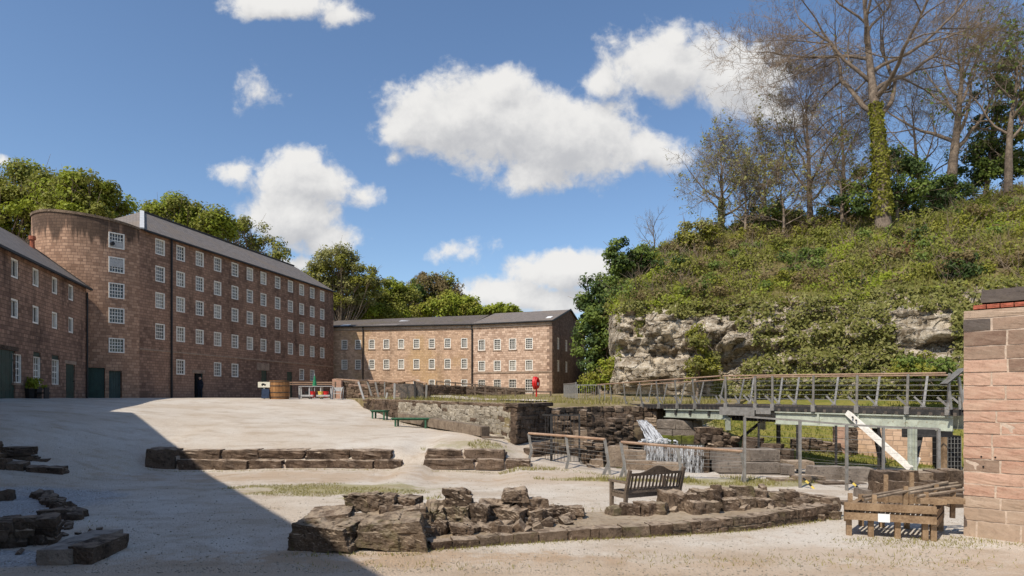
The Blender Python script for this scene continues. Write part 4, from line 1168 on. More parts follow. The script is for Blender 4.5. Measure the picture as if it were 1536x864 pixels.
# undergrowth on the bank above the cliff
q, n = hill_pts(105000, NR - 2, NR + NS + 1, 914)
big = vnoise(q, .16, 5); small = vnoise(q, .75, 2)
x_, y_ = pxof(q)
hump = np.clip(small + .35, 0, 1)
bald = vnoise(q, .33, 21) + .4 * vnoise(q, .9, 22)
keep = ((small > -.38) | (rng.random(len(q)) < .3)) & ((bald > -.24) | (rng.random(len(q)) < .12))
q, n, big, small, hump, x_, y_ = [a[keep] for a in (q, n, big, small, hump, x_, y_)]
q2 = q + n * (hump * .75 * rng.random(len(q)))[:, None] + rng.normal(0, .08, q.shape)
sel = .5 + (rng.random(len(q)) - .5) * .7 + big * 1.9 + np.where(x_ > 1230, -.16, .16)
up = np.tile(np.array([-.3, -.6, .75]), (len(q), 1))
gA, gB, gC = sel > .80, (sel <= .80) & (sel > .40), sel <= .40
gD = gC & (vnoise(q, .28, 31) > .05); gC = gC & ~gD
o = stuffmesh("bank_greenery", [leaves(q2[gD], up[gD], .19, jitter=.6)], MT['leaf_bright']); tag(o, kind='stuff')
o = stuffmesh("bramble_undergrowth", [leaves(q2[gB], up[gB], .21, jitter=.7)], MT['leaf_oak']); tag(o, kind='stuff')
o = stuffmesh("dead_bracken", [leaves(q2[gA], up[gA], .25, jitter=.9, aspect=.28)], MT['leaf_brown']); tag(o, kind='stuff')
o = stuffmesh("bank_nettles", [leaves(q2[gC], up[gC], .19, jitter=.6)], MT['ivy']); tag(o, kind='stuff')
def blades(q, h, w, mat, name, lean=.35):
    k = len(q)
    a = rng.uniform(0, 2 * np.pi, k); d = np.stack([np.cos(a), np.sin(a), np.zeros(k)], -1) * w
    hh = (h * rng.uniform(.5, 1.3, k))[:, None]
    tip = q + np.array([0, 0, 1.0]) * hh + rng.normal(0, lean, (k, 3)) * hh * np.array([1, 1, .2])
    v = np.stack([q - d, q + d, tip], 1).reshape(-1, 3)
    f = np.arange(k * 3).reshape(k, 3)
    o = link(name, np_mesh(name, v, f, mat)); tag(o, kind='stuff'); return o
q, n = hill_pts(34000, NR - 1, NR + NS, 914); gn = vnoise(q, .22, 8); q = q[gn > -.12]
blades(q, .50, .022, MT['grass'], "bank_grass")

# ------------------------------------------------------------------ trees
def seg_mesh(segs, sides, mat, name):
    a = np.array([(*s[0], *s[1], s[2], s[3]) for s in segs])
    p0, p1, r0, r1 = a[:, :3], a[:, 3:6], a[:, 6], a[:, 7]
    d = p1 - p0; d /= np.linalg.norm(d, axis=1, keepdims=True) + 1e-9
    ref = np.where(np.abs(d[:, 2:3]) < .9, np.array([[0, 0, 1.0]]), np.array([[1.0, 0, 0]]))
    e1 = np.cross(d, ref); e1 /= np.linalg.norm(e1, axis=1, keepdims=True); e2 = np.cross(d, e1)
    vs = []
    for p, r in ((p0, r0), (p1, r1)):
        for k in range(sides):
            t = 2 * math.pi * k / sides
            vs.append(p + (e1 * math.cos(t) + e2 * math.sin(t)) * r[:, None])
    v = np.stack(vs, 1).reshape(-1, 3); n = len(a)
    base = (np.arange(n) * sides * 2)[:, None]
    fs = [np.concatenate([base + k, base + (k + 1) % sides, base + sides + (k + 1) % sides, base + sides + k], 1) for k in range(sides)]
    return v, np.concatenate(fs)
class Tree:
    def __init__(s, seed): s.r = random.Random(seed); s.trunk = []; s.br = []; s.tw = []; s.tips = []
    def vec(s, k=1.0): return Vector((s.r.gauss(0, k), s.r.gauss(0, k), s.r.gauss(0, k)))
    def limb(s, p, d, L, r, lvl, maxl, up=.12, spread=.75, nb=(4, 7), wig=.16, store=None, lr=.62, start=.25):
        n = max(2, int(3 + L / 1.1)) if lvl < 2 else (3 if L > .8 else 2)
        n = min(n, 9)
        pts = [p.copy()]; q = p.copy(); d = d.normalized()
        for i in range(n):
            d = (d + s.vec(wig) + Vector((0, 0, up))).normalized()
            q = q + d * (L / n); pts.append(q.copy())
        rr = [r * (1 - .72 * i / n) for i in range(n + 1)]
        out = store if store is not None else (s.br if lvl <= 1 or r > .05 else s.tw)
        for i in range(n): out.append((pts[i], pts[i + 1], rr[i], rr[i + 1]))
        if lvl >= maxl:
            s.tips.append(pts[-1]); return
        k = s.r.randint(*nb)
        for j in range(k):
            f = start + (1 - start) * (j + s.r.random()) / k
            i = min(n - 1, int(f * n)); a = f * n - i
            b = pts[i].lerp(pts[i + 1], min(1, a)); dd = (pts[i + 1] - pts[i]).normalized()
            side = dd.cross(s.vec()).normalized()
            nd = (dd * (1 - spread * .45) + side * spread * s.r.uniform(.7, 1.15)).normalized()
            s.limb(b, nd, L * lr * s.r.uniform(.7, 1.15) * (1.1 - .45 * f), max(.010, rr[i] * s.r.uniform(.45, .62)), lvl + 1, maxl, up * .8, spread, nb, wig, None, lr, .2)
        s.limb(pts[-1], d, L * lr * .8, max(.010, rr[-1] * .9), lvl + 1, maxl, up, spread, nb, wig, None, lr, .2)
def clump_leaves(t, centers, rad, per, size, r=rng, flat=.75):
    C = np.array([tuple(c) for c in centers]); n = len(C) * per
    u = r.normal(0, 1, (n, 3)); u /= np.linalg.norm(u, axis=1, keepdims=True)
    rr = np.repeat(rad * r.uniform(.65, 1.3, len(C)), per)[:, None] * (r.random((n, 1)) ** .45)
    q = np.repeat(C, per, 0) + u * rr * np.array([1, 1, flat])
    return leaves(q, u + np.array([-.25, -.3, .5]), size, jitter=.55, r=r)
def finish_tree(name, label, cat, base, T, bark, twig, leafparts=(), group=None, tsides=9):
    """Trunk and crown parts under one Empty; leaves belong to the crown."""
    root = thing(name, label, cat, base, group)
    L = np.array(tuple(base))
    v, f = seg_mesh(T.trunk, tsides, bark, "trunk")
    link("trunk", np_mesh("trunk", v - L, f, bark, True), root)
    segs = [seg_mesh(T.br, 5, bark, "b")]
    if T.tw: segs.append(seg_mesh(T.tw, 3, twig, "t"))
    vv = []; ff = []; mi = []; o = 0
    mats = [bark, twig] + [lp[1] for lp in leafparts]
    for k, (v, f) in enumerate(segs + [lp[0] for lp in leafparts]):
        kk = k if (k < len(segs)) else k - len(segs) + 2
        vv.append(v - L); ff.append(f + o); o += len(v); mi += [kk] * len(f)
    me = np_mesh("crown", np.concatenate(vv), np.concatenate(ff), mats[0])
    for x in mats[1:]: me.materials.append(x)
    me.polygons.foreach_set('material_index', mi)
    link("crown", me, root)
    return root
def bare_tree(name, label, px, py, d, h, r, seed, maxl=4, lean=(0, 0), fork=.42, nb=(4, 6), leaf=None, ivy=None, limbs=(7, 10), spread=.8, llen=.42, group=None, twig='twig', ntop=2):
    T = Tree(seed); b = P(px, py, d); base = b - Vector((0, 0, .4))
    q = base.copy(); dirv = Vector((lean[0], lean[1], 1)).normalized(); n = 12; pts = [q.copy()]; ht = h * .82
    for i in range(n):
        dirv = (dirv + T.vec(.035) + Vector((0, 0, .03))).normalized(); q = q + dirv * ht / n; pts.append(q.copy())
    rr = [r * (1.0 + .18 * math.exp(-i * 1.4)) * (1 - .85 * max(0, (i / n - fork * .5)) / (1 - fork * .5)) for i in range(n + 1)]
    for i in range(n): T.trunk.append((pts[i], pts[i + 1], rr[i], rr[i + 1]))
    k = T.r.randint(*limbs)
    for j in range(k):
        f = fork + (1 - fork) * (j + T.r.random() * .8) / k
        i = min(n - 1, int(f * n)); bp = pts[i].lerp(pts[i + 1], f * n - i)
        az = j * 2.4 + T.r.uniform(-.5, .5)
        el = (.35 if h < 20 else .05) + (.75 if h < 20 else .95) * f + T.r.uniform(-.15, .2)
        nd = Vector((math.cos(az) * math.cos(el), math.sin(az) * math.cos(el), math.sin(el)))
        T.limb(bp, nd, h * llen * (1.18 - .55 * f) * T.r.uniform(.85, 1.1), max(.04, rr[i] * .55), 1, maxl, .07, spread, nb, .15)
    for j in range(ntop):
        T.limb(pts[-1], dirv + T.vec(.25), h * .22, rr[-1], 2, maxl, .1, spread, nb, .15)
    lp = []
    if leaf:
        mat, frac, per, rad, size = leaf
        tips = [t for t in T.tips if T.r.random() < frac]
        if tips: lp.append((clump_leaves(T, tips, rad, per, size), MT[mat]))
    if ivy:
        z0, z1, cnt, mat = ivy
        f = rng.uniform(z0, z1, cnt); i = np.clip((f * n).astype(int), 0, n - 1)
        pa = np.array([tuple(x) for x in pts]); ra = np.array(rr); a = (f * n - i)[:, None]
        c = pa[i] * (1 - a) + pa[i + 1] * a
        th = rng.uniform(0, 2 * np.pi, cnt); u = np.stack([np.cos(th), np.sin(th), np.full(cnt, .15)], -1)
        lump = .06 + .26 * np.abs(np.sin(f * 31 + th * 2) * np.sin(f * 77 + 1.3)) * (1 - .5 * (f - z0) / (z1 - z0))
        lp.append((leaves(c + u * (ra[i] + lump * rng.random(cnt))[:, None], u, .22, jitter=.5), MT[mat]))
    return finish_tree(name, label, "tree", b, T, MT['bark'], MT[twig], lp, group)
def leafy_tree(name, label, px, py, d, crown, h, r, mat, seed, clumps=70, per=110, size=.32, crad=1.25, mat2=None, group=None, base_fill=1.0, bare_f=0.0, cat="tree"):
    """crown: list of lobes (px, py, rx, ry) measured at distance d; foliage grows as clumps of leaves spread over the lobes."""
    rs = np.random.default_rng(seed); T = Tree(seed)
    b = P(px, py, d); sc = d / F
    lobes = [(P(cx, cy, d + rs.uniform(-1.5, 1.5)), rx * sc, ry * sc) for cx, cy, rx, ry in crown]
    area = [a * b_ for _, a, b_ in lobes]; tot = sum(area)
    centers = []
    for (c, rx, ry), ar in zip(lobes, area):
        k = max(3, int(clumps * ar / tot))
        for _ in range(k):
            u = rs.normal(0, 1, 3); u /= np.linalg.norm(u)
            if u[1] > .5: u[1] *= -.5
            rad = rs.uniform(.55, 1.0)
            centers.append(c + Vector((u[0] * rx * rad, u[1] * min(rx, ry * 1.3) * rad, u[2] * ry * rad)))
    top = max(c.z for c in centers)
    q = b - Vector((0, 0, .4)); n = 8; pts = [q.copy()]; mean = sum(centers, Vector()) / len(centers)
    for i in range(n):
        f = (i + 1) / n; tgt = Vector((b.x + (mean.x - b.x) * f, b.y + (mean.y - b.y) * f, b.z + (mean.z + .25 * (top - mean.z) - b.z) * f)); pts.append(tgt + T.vec(.08))
    for i in range(n): T.trunk.append((pts[i], pts[i + 1], r * (1 - .8 * i / n) * (1.3 if i == 0 else 1), r * (1 - .8 * (i + 1) / n)))
    for c in centers[::2]:
        s = pts[min(n, 3 + int(T.r.random() * 6))]
        if s.z > c.z: s = pts[3]
        m = s.lerp(c, .5) + T.vec(.25)
        T.br.append((s, m, r * .3, r * .18)); T.br.append((m, c, r * .18, .03))
        for _ in range(4):
            e = c + T.vec(crad * .7); T.tw.append((m.lerp(c, .6), e, .03, .012))
    C = [c for c in centers if T.r.random() >= bare_f]
    n1 = int(len(C) * (.6 if mat2 else 1.0)); T.r.shuffle(C)
    lp = [(clump_leaves(T, C[:n1], crad, per, size, rs), MT[mat])]
    if mat2: lp.append((clump_leaves(T, C[n1:], crad, per, size, rs), MT[mat2]))
    return finish_tree(name, label, cat, b, T, MT['bark'], MT['twig'], lp, group)

# mounds of bramble, elder and dead stems, which break up the slope
for mat_, cnt, rad_, per_, sz_, nm in (('leaf_green', 36, .6, 130, .18, "bank_scrub"), ('leaf_oak', 70, .75, 130, .19, "bank_scrub"), ('leaf_brown', 44, .7, 120, .19, "bank_scrub"), ('ivy_yellow', 44, .55, 120, .17, "bank_scrub"), ('leaf_dark', 14, .6, 130, .18, "bank_scrub")):
    qq, n_ = hill_pts(cnt * 2, NR + 1, NR + NS - 1, 925); qq = qq[:cnt] + np.array([0, 0, .25])
    ctr_ = []
    for c_ in qq:
        for _ in range(rng.integers(1, 5)): ctr_.append(c_ + rng.normal(0, 1, 3) * np.array([1.0, .6, .25]))
    o = stuffmesh(nm, [clump_leaves(None, ctr_, rad_, per_, sz_)], MT[mat_]); tag(o, kind='stuff')
# thin dead stems standing in the scrub
sg_ = []
qq, n_ = hill_pts(420, NR, NR + NS)
for c_ in qq:
    b_ = Vector(c_)
    for _ in range(5):
        d_ = Vector((rng.normal(0, .5), rng.normal(0, .4), 1)).normalized(); l_ = rng.uniform(.6, 1.9); mid = b_ + d_ * l_ * .5; e_ = mid + (d_ + Vector((rng.normal(0, .4), 0, -.1))).normalized() * l_ * .5
        sg_ += [(b_, mid, .016, .012), (mid, e_, .012, .006)]
v, f = seg_mesh(sg_, 3, None, "s"); o = link("dead_stems", np_mesh("dead_stems", v, f, MT['twig'])); tag(o, kind='stuff')
# on the bank above the cliff
bare_tree("bare_tree", "tallest bare tree with ivy-clad trunk standing on the bank", 1325, 336, 47, 23, .50, 11, 5, fork=.40, nb=(5, 7), ivy=(.045, .50, 3100, 'ivy_yellow'), limbs=(11, 13), spread=.85, llen=.47, ntop=4)
bare_tree("bare_tree", "bare grey tree with crooked trunk beside the tallest ivy-clad tree", 1424, 292, 56, 15.5, .42, 23, 5, fork=.30, nb=(4, 5), limbs=(10, 12), llen=.48, twig='twig_grey')
bare_tree("bare_tree", "slender bare trunk half hidden in green leaves at the end of the bank", 1512, 282, 53, 14, .30, 31, 4, fork=.35, nb=(5, 7), limbs=(8, 10), llen=.40, leaf=('leaf_green', .12, 5, .6, .3), twig='twig_grey')
bare_tree("bare_tree", "rounded bare tree with ivied stem at the lower end of the bank", 1082, 352, 55, 8.6, .24, 45, 4, fork=.25, nb=(6, 8), limbs=(11, 13), spread=.95, llen=.50, ivy=(.0, .5, 700, 'ivy'), twig='twig_grey', leaf=('leaf_pale', .04, 4, .4, .22))
bare_tree("bare_tree", "brown twiggy tree crowding the left of the tallest ivy-clad trunk", 1215, 330, 54, 13.5, .24, 52, 5, fork=.16, nb=(4, 6), limbs=(12, 14), spread=.9, llen=.48, leaf=('leaf_pale', .008, 4, .4, .2))
bare_tree("bare_tree", "thin pale budding tree between the rounded bare tree and the brown twiggy one", 1150, 340, 57, 9.0, .18, 61, 4, fork=.2, nb=(5, 7), limbs=(9, 11), llen=.48, leaf=('leaf_pale', .10, 4, .45, .2))
bare_tree("bare_tree", "tiny bare sapling on the skyline by the dark evergreen", 982, 402, 52, 4.6, .09, 72, 3, fork=.3, limbs=(6, 8), llen=.45, twig='twig_grey', ivy=(.0, .45, 160, 'ivy'))
bare_tree("thorn_tree", "low tangled bare thorn tree between the brown twiggy tree and the tallest trunk", 1265, 335, 51, 6.5, .15, 152, 4, fork=.12, nb=(5, 7), limbs=(11, 13), spread=1.0, llen=.55, lean=(-.2, 0), leaf=('leaf_oak', .05, 4, .4, .2))
bare_tree("thorn_tree", "small bare thorn tree under the thin pale budding tree", 1175, 345, 52, 5.5, .13, 153, 4, fork=.12, nb=(5, 7), limbs=(10, 12), spread=1.0, llen=.55, leaf=('leaf_pale', .06, 4, .4, .2))
bare_tree("thorn_tree", "bare grey thorn tree right of the rounded bare tree", 1118, 352, 53, 6.0, .13, 154, 4, fork=.15, nb=(5, 7), limbs=(10, 12), spread=.95, llen=.52, twig='twig_grey', leaf=('leaf_pale', .08, 5, .4, .2))
bare_tree("bare_tree", "grey many-branched tree between the tallest trunk and the crooked one", 1385, 318, 60, 13, .22, 155, 4, fork=.25, nb=(5, 7), limbs=(9, 11), llen=.42, twig='twig_grey')
bare_tree("bare_tree", "faint bare tree filling the gap left of the tallest ivy-clad trunk", 1268, 322, 62, 15, .22, 156, 5, fork=.25, nb=(3, 5), limbs=(9, 11), llen=.42, twig='twig_grey')
leafy_tree("holly_tree", "dark green holly bush behind the tallest ivy-clad trunk", 1345, 330, 50, [(1352, 275, 42, 48), (1300, 300, 36, 34), (1385, 300, 40, 32), (1345, 240, 26, 18)], 6, .2, 'leaf_dark', 81, 70, 130, .24, .8, 'leaf_green')
leafy_tree("holly_tree", "tall dark green tree between the crooked bare tree and the slender trunk", 1478, 290, 58, [(1478, 220, 42, 58), (1450, 255, 32, 40), (1510, 240, 36, 50), (1490, 150, 30, 36)], 9, .25, 'leaf_green', 82, 90, 120, .26, .85, 'leaf_dark')
leafy_tree("oak_tree", "loose green tree cut by the edge of the view above the bank", 1545, 275, 56, [(1530, 110, 40, 40), (1545, 190, 44, 60), (1500, 110, 26, 26), (1570, 130, 40, 60)], 11, .25, 'leaf_oak', 83, 60, 90, .26, .8, 'leaf_green')
leafy_tree("willow_tree", "pale yellow green shrubby tree at the foot of the rounded bare tree", 1042, 372, 50, [(1040, 350, 32, 20), (1020, 362, 22, 14), (1062, 345, 18, 14)], 3, .1, 'leaf_pale', 84, 34, 80, .22, .7, 'ivy_yellow')
leafy_tree("evergreen_tree", "dark evergreen tree on the cliff edge above the leafy maple", 938, 425, 49, [(925, 385, 14, 28), (942, 400, 20, 30), (962, 385, 16, 22), (932, 420, 22, 22)], 5, .15, 'leaf_dark', 85, 50, 130, .24, .65, 'leaf_green')
leafy_tree("maple_tree", "fresh green leafy maple between the far mill and the cliff", 893, 588, 52, [(893, 450, 26, 40), (905, 490, 30, 46), (884, 505, 22, 40), (912, 440, 16, 26), (900, 545, 26, 30)], 9, .3, 'leaf_green', 86, 110, 130, .27, .75, 'leaf_dark')
leafy_tree("holly_tree", "small round dark bush half way up the bank", 1212, 415, 46, [(1212, 392, 28, 24), (1195, 410, 16, 12)], 2, .1, 'leaf_dark', 87, 26, 110, .22, .65, 'leaf_green', cat="bush")
leafy_tree("yew_bush", "dark bronze bush above the stone pier", 1440, 445, 36, [(1440, 400, 26, 26), (1436, 435, 24, 26), (1455, 425, 20, 20)], 3, .1, 'leaf_dark', 88, 44, 120, .17, .5, 'leaf_brown', cat="bush")
leafy_tree("thorn_bush", "russet leafless thorn bush on the bank above the pale rock", 1345, 435, 40, [(1340, 400, 40, 28), (1320, 420, 28, 14)], 2, .08, 'leaf_red', 89, 36, 70, .2, .75, 'leaf_brown', cat="bush")
leafy_tree("laurel_bush", "bright green shrub at the cliff foot behind the bridge railing", 1385, 592, 29.3, [(1385, 548, 40, 20), (1360, 560, 26, 16), (1415, 560, 24, 20)], 2, .06, 'leaf_green', 90, 40, 120, .15, .42, 'ivy_yellow', cat="bush")
leafy_tree("ivy_bush", "yellow green ivy bush climbing the pale cliff face", 1045, 588, 38.2, [(1045, 530, 18, 30), (1050, 560, 24, 22), (1040, 505, 14, 18), (1065, 545, 14, 20)], 3, .08, 'ivy_yellow', 91, 46, 120, .16, .45, 'ivy', cat="bush")
leafy_tree("laurel_bush", "clipped light green shrub beside the gable of the far mill", 895, 592, 46, [(895, 572, 28, 12), (880, 574, 18, 10), (915, 565, 16, 18), (912, 550, 12, 16)], 1.5, .08, 'leaf_bright', 92, 46, 120, .18, .5, 'ivy_yellow', cat="bush")
leafy_tree("laurel_bush", "small green shrub on the brown bank above the cliff", 1085, 445, 43.5, [(1085, 438, 14, 14)], 1, .06, 'leaf_bright', 93, 12, 110, .17, .45, cat="bush")
leafy_tree("hawthorn_bush", "fresh green hawthorn between the rounded bare tree and the brown twiggy one", 1150, 350, 55, [(1150, 322, 34, 26), (1125, 335, 24, 16), (1178, 330, 26, 20)], 3, .1, 'leaf_green', 94, 40, 130, .19, .7, 'leaf_pale', cat="bush")
leafy_tree("hawthorn_bush", "tall green understorey bush just left of the ivy-clad trunk", 1270, 340, 52, [(1275, 300, 26, 34), (1250, 318, 26, 22), (1290, 270, 14, 22)], 4, .1, 'leaf_green', 95, 44, 120, .19, .65, 'leaf_bright', bare_f=.15, cat="bush")
leafy_tree("hawthorn_bush", "pale green bush on the crest between the dark evergreen and the willow", 1003, 392, 52, [(1000, 378, 22, 16), (985, 390, 18, 12)], 2, .08, 'leaf_pale', 96, 26, 120, .19, .6, 'leaf_bright', cat="bush")
leafy_tree("hawthorn_bush", "green bush under the crooked bare grey tree", 1415, 315, 54, [(1412, 285, 26, 22), (1440, 290, 18, 16)], 3, .1, 'leaf_green', 97, 34, 120, .19, .65, 'leaf_dark', cat="bush")
# behind the tall mill
leafy_tree("sycamore_tree", "broad green sycamore rising behind the near mill roof", 30, 560, 66, [(30, 280, 50, 34), (-30, 300, 50, 50), (60, 320, 55, 50), (5, 350, 60, 60), (90, 275, 30, 20)], 16, .5, 'leaf_oak', 101, 170, 210, .31, 1.25, 'leaf_bright')
leafy_tree("sycamore_tree", "rounded green sycamore behind the round stair tower", 130, 560, 64, [(135, 285, 44, 24), (105, 295, 44, 30), (165, 305, 30, 24), (130, 330, 60, 36)], 15, .5, 'leaf_oak', 102, 110, 210, .31, 1.2, 'leaf_bright')
leafy_tree("sycamore_tree", "spreading green sycamore behind the tall mill roof ridge", 275, 560, 76, [(265, 318, 44, 20), (300, 330, 40, 22), (245, 330, 30, 22), (330, 345, 28, 18), (300, 360, 60, 26)], 15, .5, 'leaf_oak', 103, 110, 200, .34, 1.25, 'leaf_bright')
leafy_tree("sycamore_tree", "half-bare sycamore showing its branches over the tall mill roof", 385, 570, 82, [(375, 350, 32, 22), (395, 372, 34, 18), (350, 345, 26, 20), (415, 382, 22, 10)], 15, .4, 'leaf_oak', 104, 64, 100, .32, 1.1, 'leaf_pale', bare_f=.35)
# behind the far mill
leafy_tree("ash_tree", "tall pale green ash behind the end of the tall mill", 512, 580, 100, [(508, 392, 36, 24), (478, 412, 24, 26), (540, 418, 32, 26), (515, 440, 54, 30), (490, 440, 36, 24)], 20, .4, 'leaf_pale', 111, 190, 120, .34, 1.15, 'ivy_yellow')
leafy_tree("oak_tree", "olive oak between the pale ash and the brown copse", 578, 580, 108, [(575, 438, 30, 20), (560, 455, 36, 22), (600, 448, 32, 22), (585, 470, 46, 20)], 16, .4, 'leaf_oak', 112, 120, 150, .38, 1.3, 'leaf_bright')
leafy_tree("beech_tree", "brownish budding beech on the skyline behind the far mill", 650, 580, 125, [(650, 430, 34, 20), (630, 445, 34, 22), (672, 440, 26, 20), (645, 460, 50, 22)], 18, .4, 'leaf_brown', 113, 120, 150, .38, 1.4, 'leaf_oak')
leafy_tree("lime_tree", "bright yellow green domed tree over the far mill roof", 678, 580, 104, [(678, 458, 42, 18), (655, 464, 32, 14), (702, 462, 24, 14)], 13, .4, 'leaf_bright', 114, 90, 110, .42, 1.2, 'ivy_yellow')
leafy_tree("lime_tree", "small bright green treetop just above the far mill ridge", 748, 580, 104, [(748, 465, 30, 8), (730, 468, 20, 8), (765, 467, 18, 7)], 12, .3, 'leaf_bright', 115, 40, 100, .42, 1.0)
leafy_tree("oak_tree", "dull green oak low behind the shaded end of the far mill", 530, 580, 104, [(530, 465, 40, 16), (510, 460, 24, 16), (560, 472, 30, 12)], 11, .3, 'leaf_oak', 116, 90, 150, .36, 1.2, 'leaf_bright')
leafy_tree("evergreen_tree", "slim dark conifer poking up from the brown copse", 628, 580, 122, [(628, 425, 6, 20), (628, 445, 10, 16)], 18, .3, 'leaf_dark', 117, 16, 90, .45, 1.1)
# the wooded hillside far behind
HX = np.linspace(-90, 60, 76); HY2 = np.linspace(112, 230, 30)
XX, YY = np.meshgrid(HX, HY2)
ZZ = -0.6 + 21 * sstep(YY, 110, 165) * (1 - .85 * sstep(XX, -22, 10)) * (.75 + .25 * np.cos(XX * .05))
ii = np.arange(XX.size).reshape(XX.shape)
tag(link("far_hill", np_mesh("far_hill", np.stack([XX, YY, ZZ], -1).reshape(-1, 3), np.stack([ii[:-1, :-1], ii[:-1, 1:], ii[1:, 1:], ii[1:, :-1]], -1).reshape(-1, 4), MT['hill'], True)), kind='structure')
ctr = []
for _ in range(420):
    x, y = rng.uniform(-70, 30), rng.uniform(118, 175)
    z = -0.6 + 21 * sstep(np.array(y), 110, 165) * (1 - .85 * sstep(np.array(x), -22, 10))
    ctr.append((x, y, float(z) + rng.uniform(0, 3.2)))
o = stuffmesh("far_woodland", [clump_leaves(None, ctr, 2.4, 55, .7)], MT['leaf_oak']); tag(o, kind='stuff')
# ------------------------------------------------------------------ stones
def rock_bm(dims, seed, n=4, rough=0.05, rnd=0.22, facet=0.0):
    """A weathered block: a gridded box with worn edges and broken faces."""
    bm = bmesh.new()
    bmesh.ops.create_cube(bm, size=1.0)
    bmesh.ops.subdivide_edges(bm, edges=bm.edges[:], cuts=n - 1, use_grid_fill=True)
    D = Vector(dims); md = min(D)
    off = Vector((seed * 7.13, seed * 3.7, seed * 1.9))
    sk = [random.Random(seed + k).uniform(-1, 1) for k in range(6)]
    for v in bm.verts:
        p = v.co.copy()
        q = Vector([c * (1 - rnd * .5) + rnd * .5 * c * (1.0 / max(.5, (p * 2).length)) * 1.0 for c in p])
        q = Vector((q.x * (1 + .10 * facet * sk[0] * p.z * 2), q.y * (1 + .10 * facet * sk[1] * p.x * 2), q.z * (1 + .12 * facet * (sk[2] * p.x + sk[3] * p.y) * 2)))
        w = Vector((q.x * D.x, q.y * D.y, q.z * D.z))
        nrm = w.normalized()
        f = mnoise.fractal((w + off) * (0.9 / max(.12, md)), 1.0, 2.0, 3)
        f2 = mnoise.noise((w + off) * (2.6 / max(.12, md)))
        f3 = mnoise.fractal((w + off) * (5.0 / max(.12, md)), .8, 2.0, 3) if n > 4 else 0
        if n > 12:
            f3 += 1.1 * (mnoise.noise((w + off) * 9.0)) + .8 * (mnoise.fractal((w + off) * 22.0, .7, 2.0, 3))
            f += .8 * (mnoise.cell((w + off) * 3.1) - .5)
        w += nrm * md * (rough * f * 1.6 + rough * .6 * f2 + rough * .7 * f3)
        v.co = w
    return bm
def rock_mesh(name, dims, seed, mat, n=4, rough=.05, rnd=.22, facet=0.0):
    bm = rock_bm(dims, seed, n, rough, rnd, facet)
    m = bpy.data.meshes.new(name); bm.to_mesh(m); bm.free(); m.materials.append(mat); return m
SETS = {}
def stone_set(mat, kind='rough'):
    if (mat, kind) not in SETS:
        if kind == 'rough': SETS[(mat, kind)] = [rock_mesh("stone", (1, .8, .62), 20 + k, MT[mat], 3, .10, .34, 1.0) for k in range(10)]
        elif kind == 'brokenblock': SETS[(mat, kind)] = [rock_mesh('stone', (1, .7, .5), 80 + k, MT[mat], 6, .10, .22, .8) for k in range(10)]
        elif kind == 'block': SETS[(mat, kind)] = [rock_mesh("stone", (1, .7, .5), 40 + k, MT[mat], 6, .06, .13, .5) for k in range(10)]
        else: SETS[(mat, kind)] = [rock_mesh("stone", (1, .8, .6), 60 + k, MT[mat], 6, .024, .075, 0.0) for k in range(8)]
        for m in SETS[(mat, kind)]: m['dims'] = (1, .8, .62) if kind == 'rough' else ((1, .7, .5) if 'block' in kind else (1, .8, .6))
    return SETS[(mat, kind)]
sr = random.Random(11)
def put_stone(root, c, size, yaw, mat, kind='rough', tilt=0.0, name="stone"):
    m = sr.choice(stone_set(mat, kind)); d = m['dims']
    R = Matrix.Rotation(yaw, 4, 'Z') @ Matrix.Rotation(sr.gauss(0, tilt), 4, 'Y') @ Matrix.Rotation(sr.gauss(0, tilt), 4, 'X')
    fl = -1 if sr.random() < .5 else 1
    Sm = Matrix.Diagonal((size[0] / d[0], size[1] / d[1], size[2] / d[2], 1))
    if fl < 0: Sm = Matrix.Rotation(math.pi, 4, 'Z') @ Sm
    return link(name, m, root, Matrix.Translation(Vector(c)) @ R @ Sm)
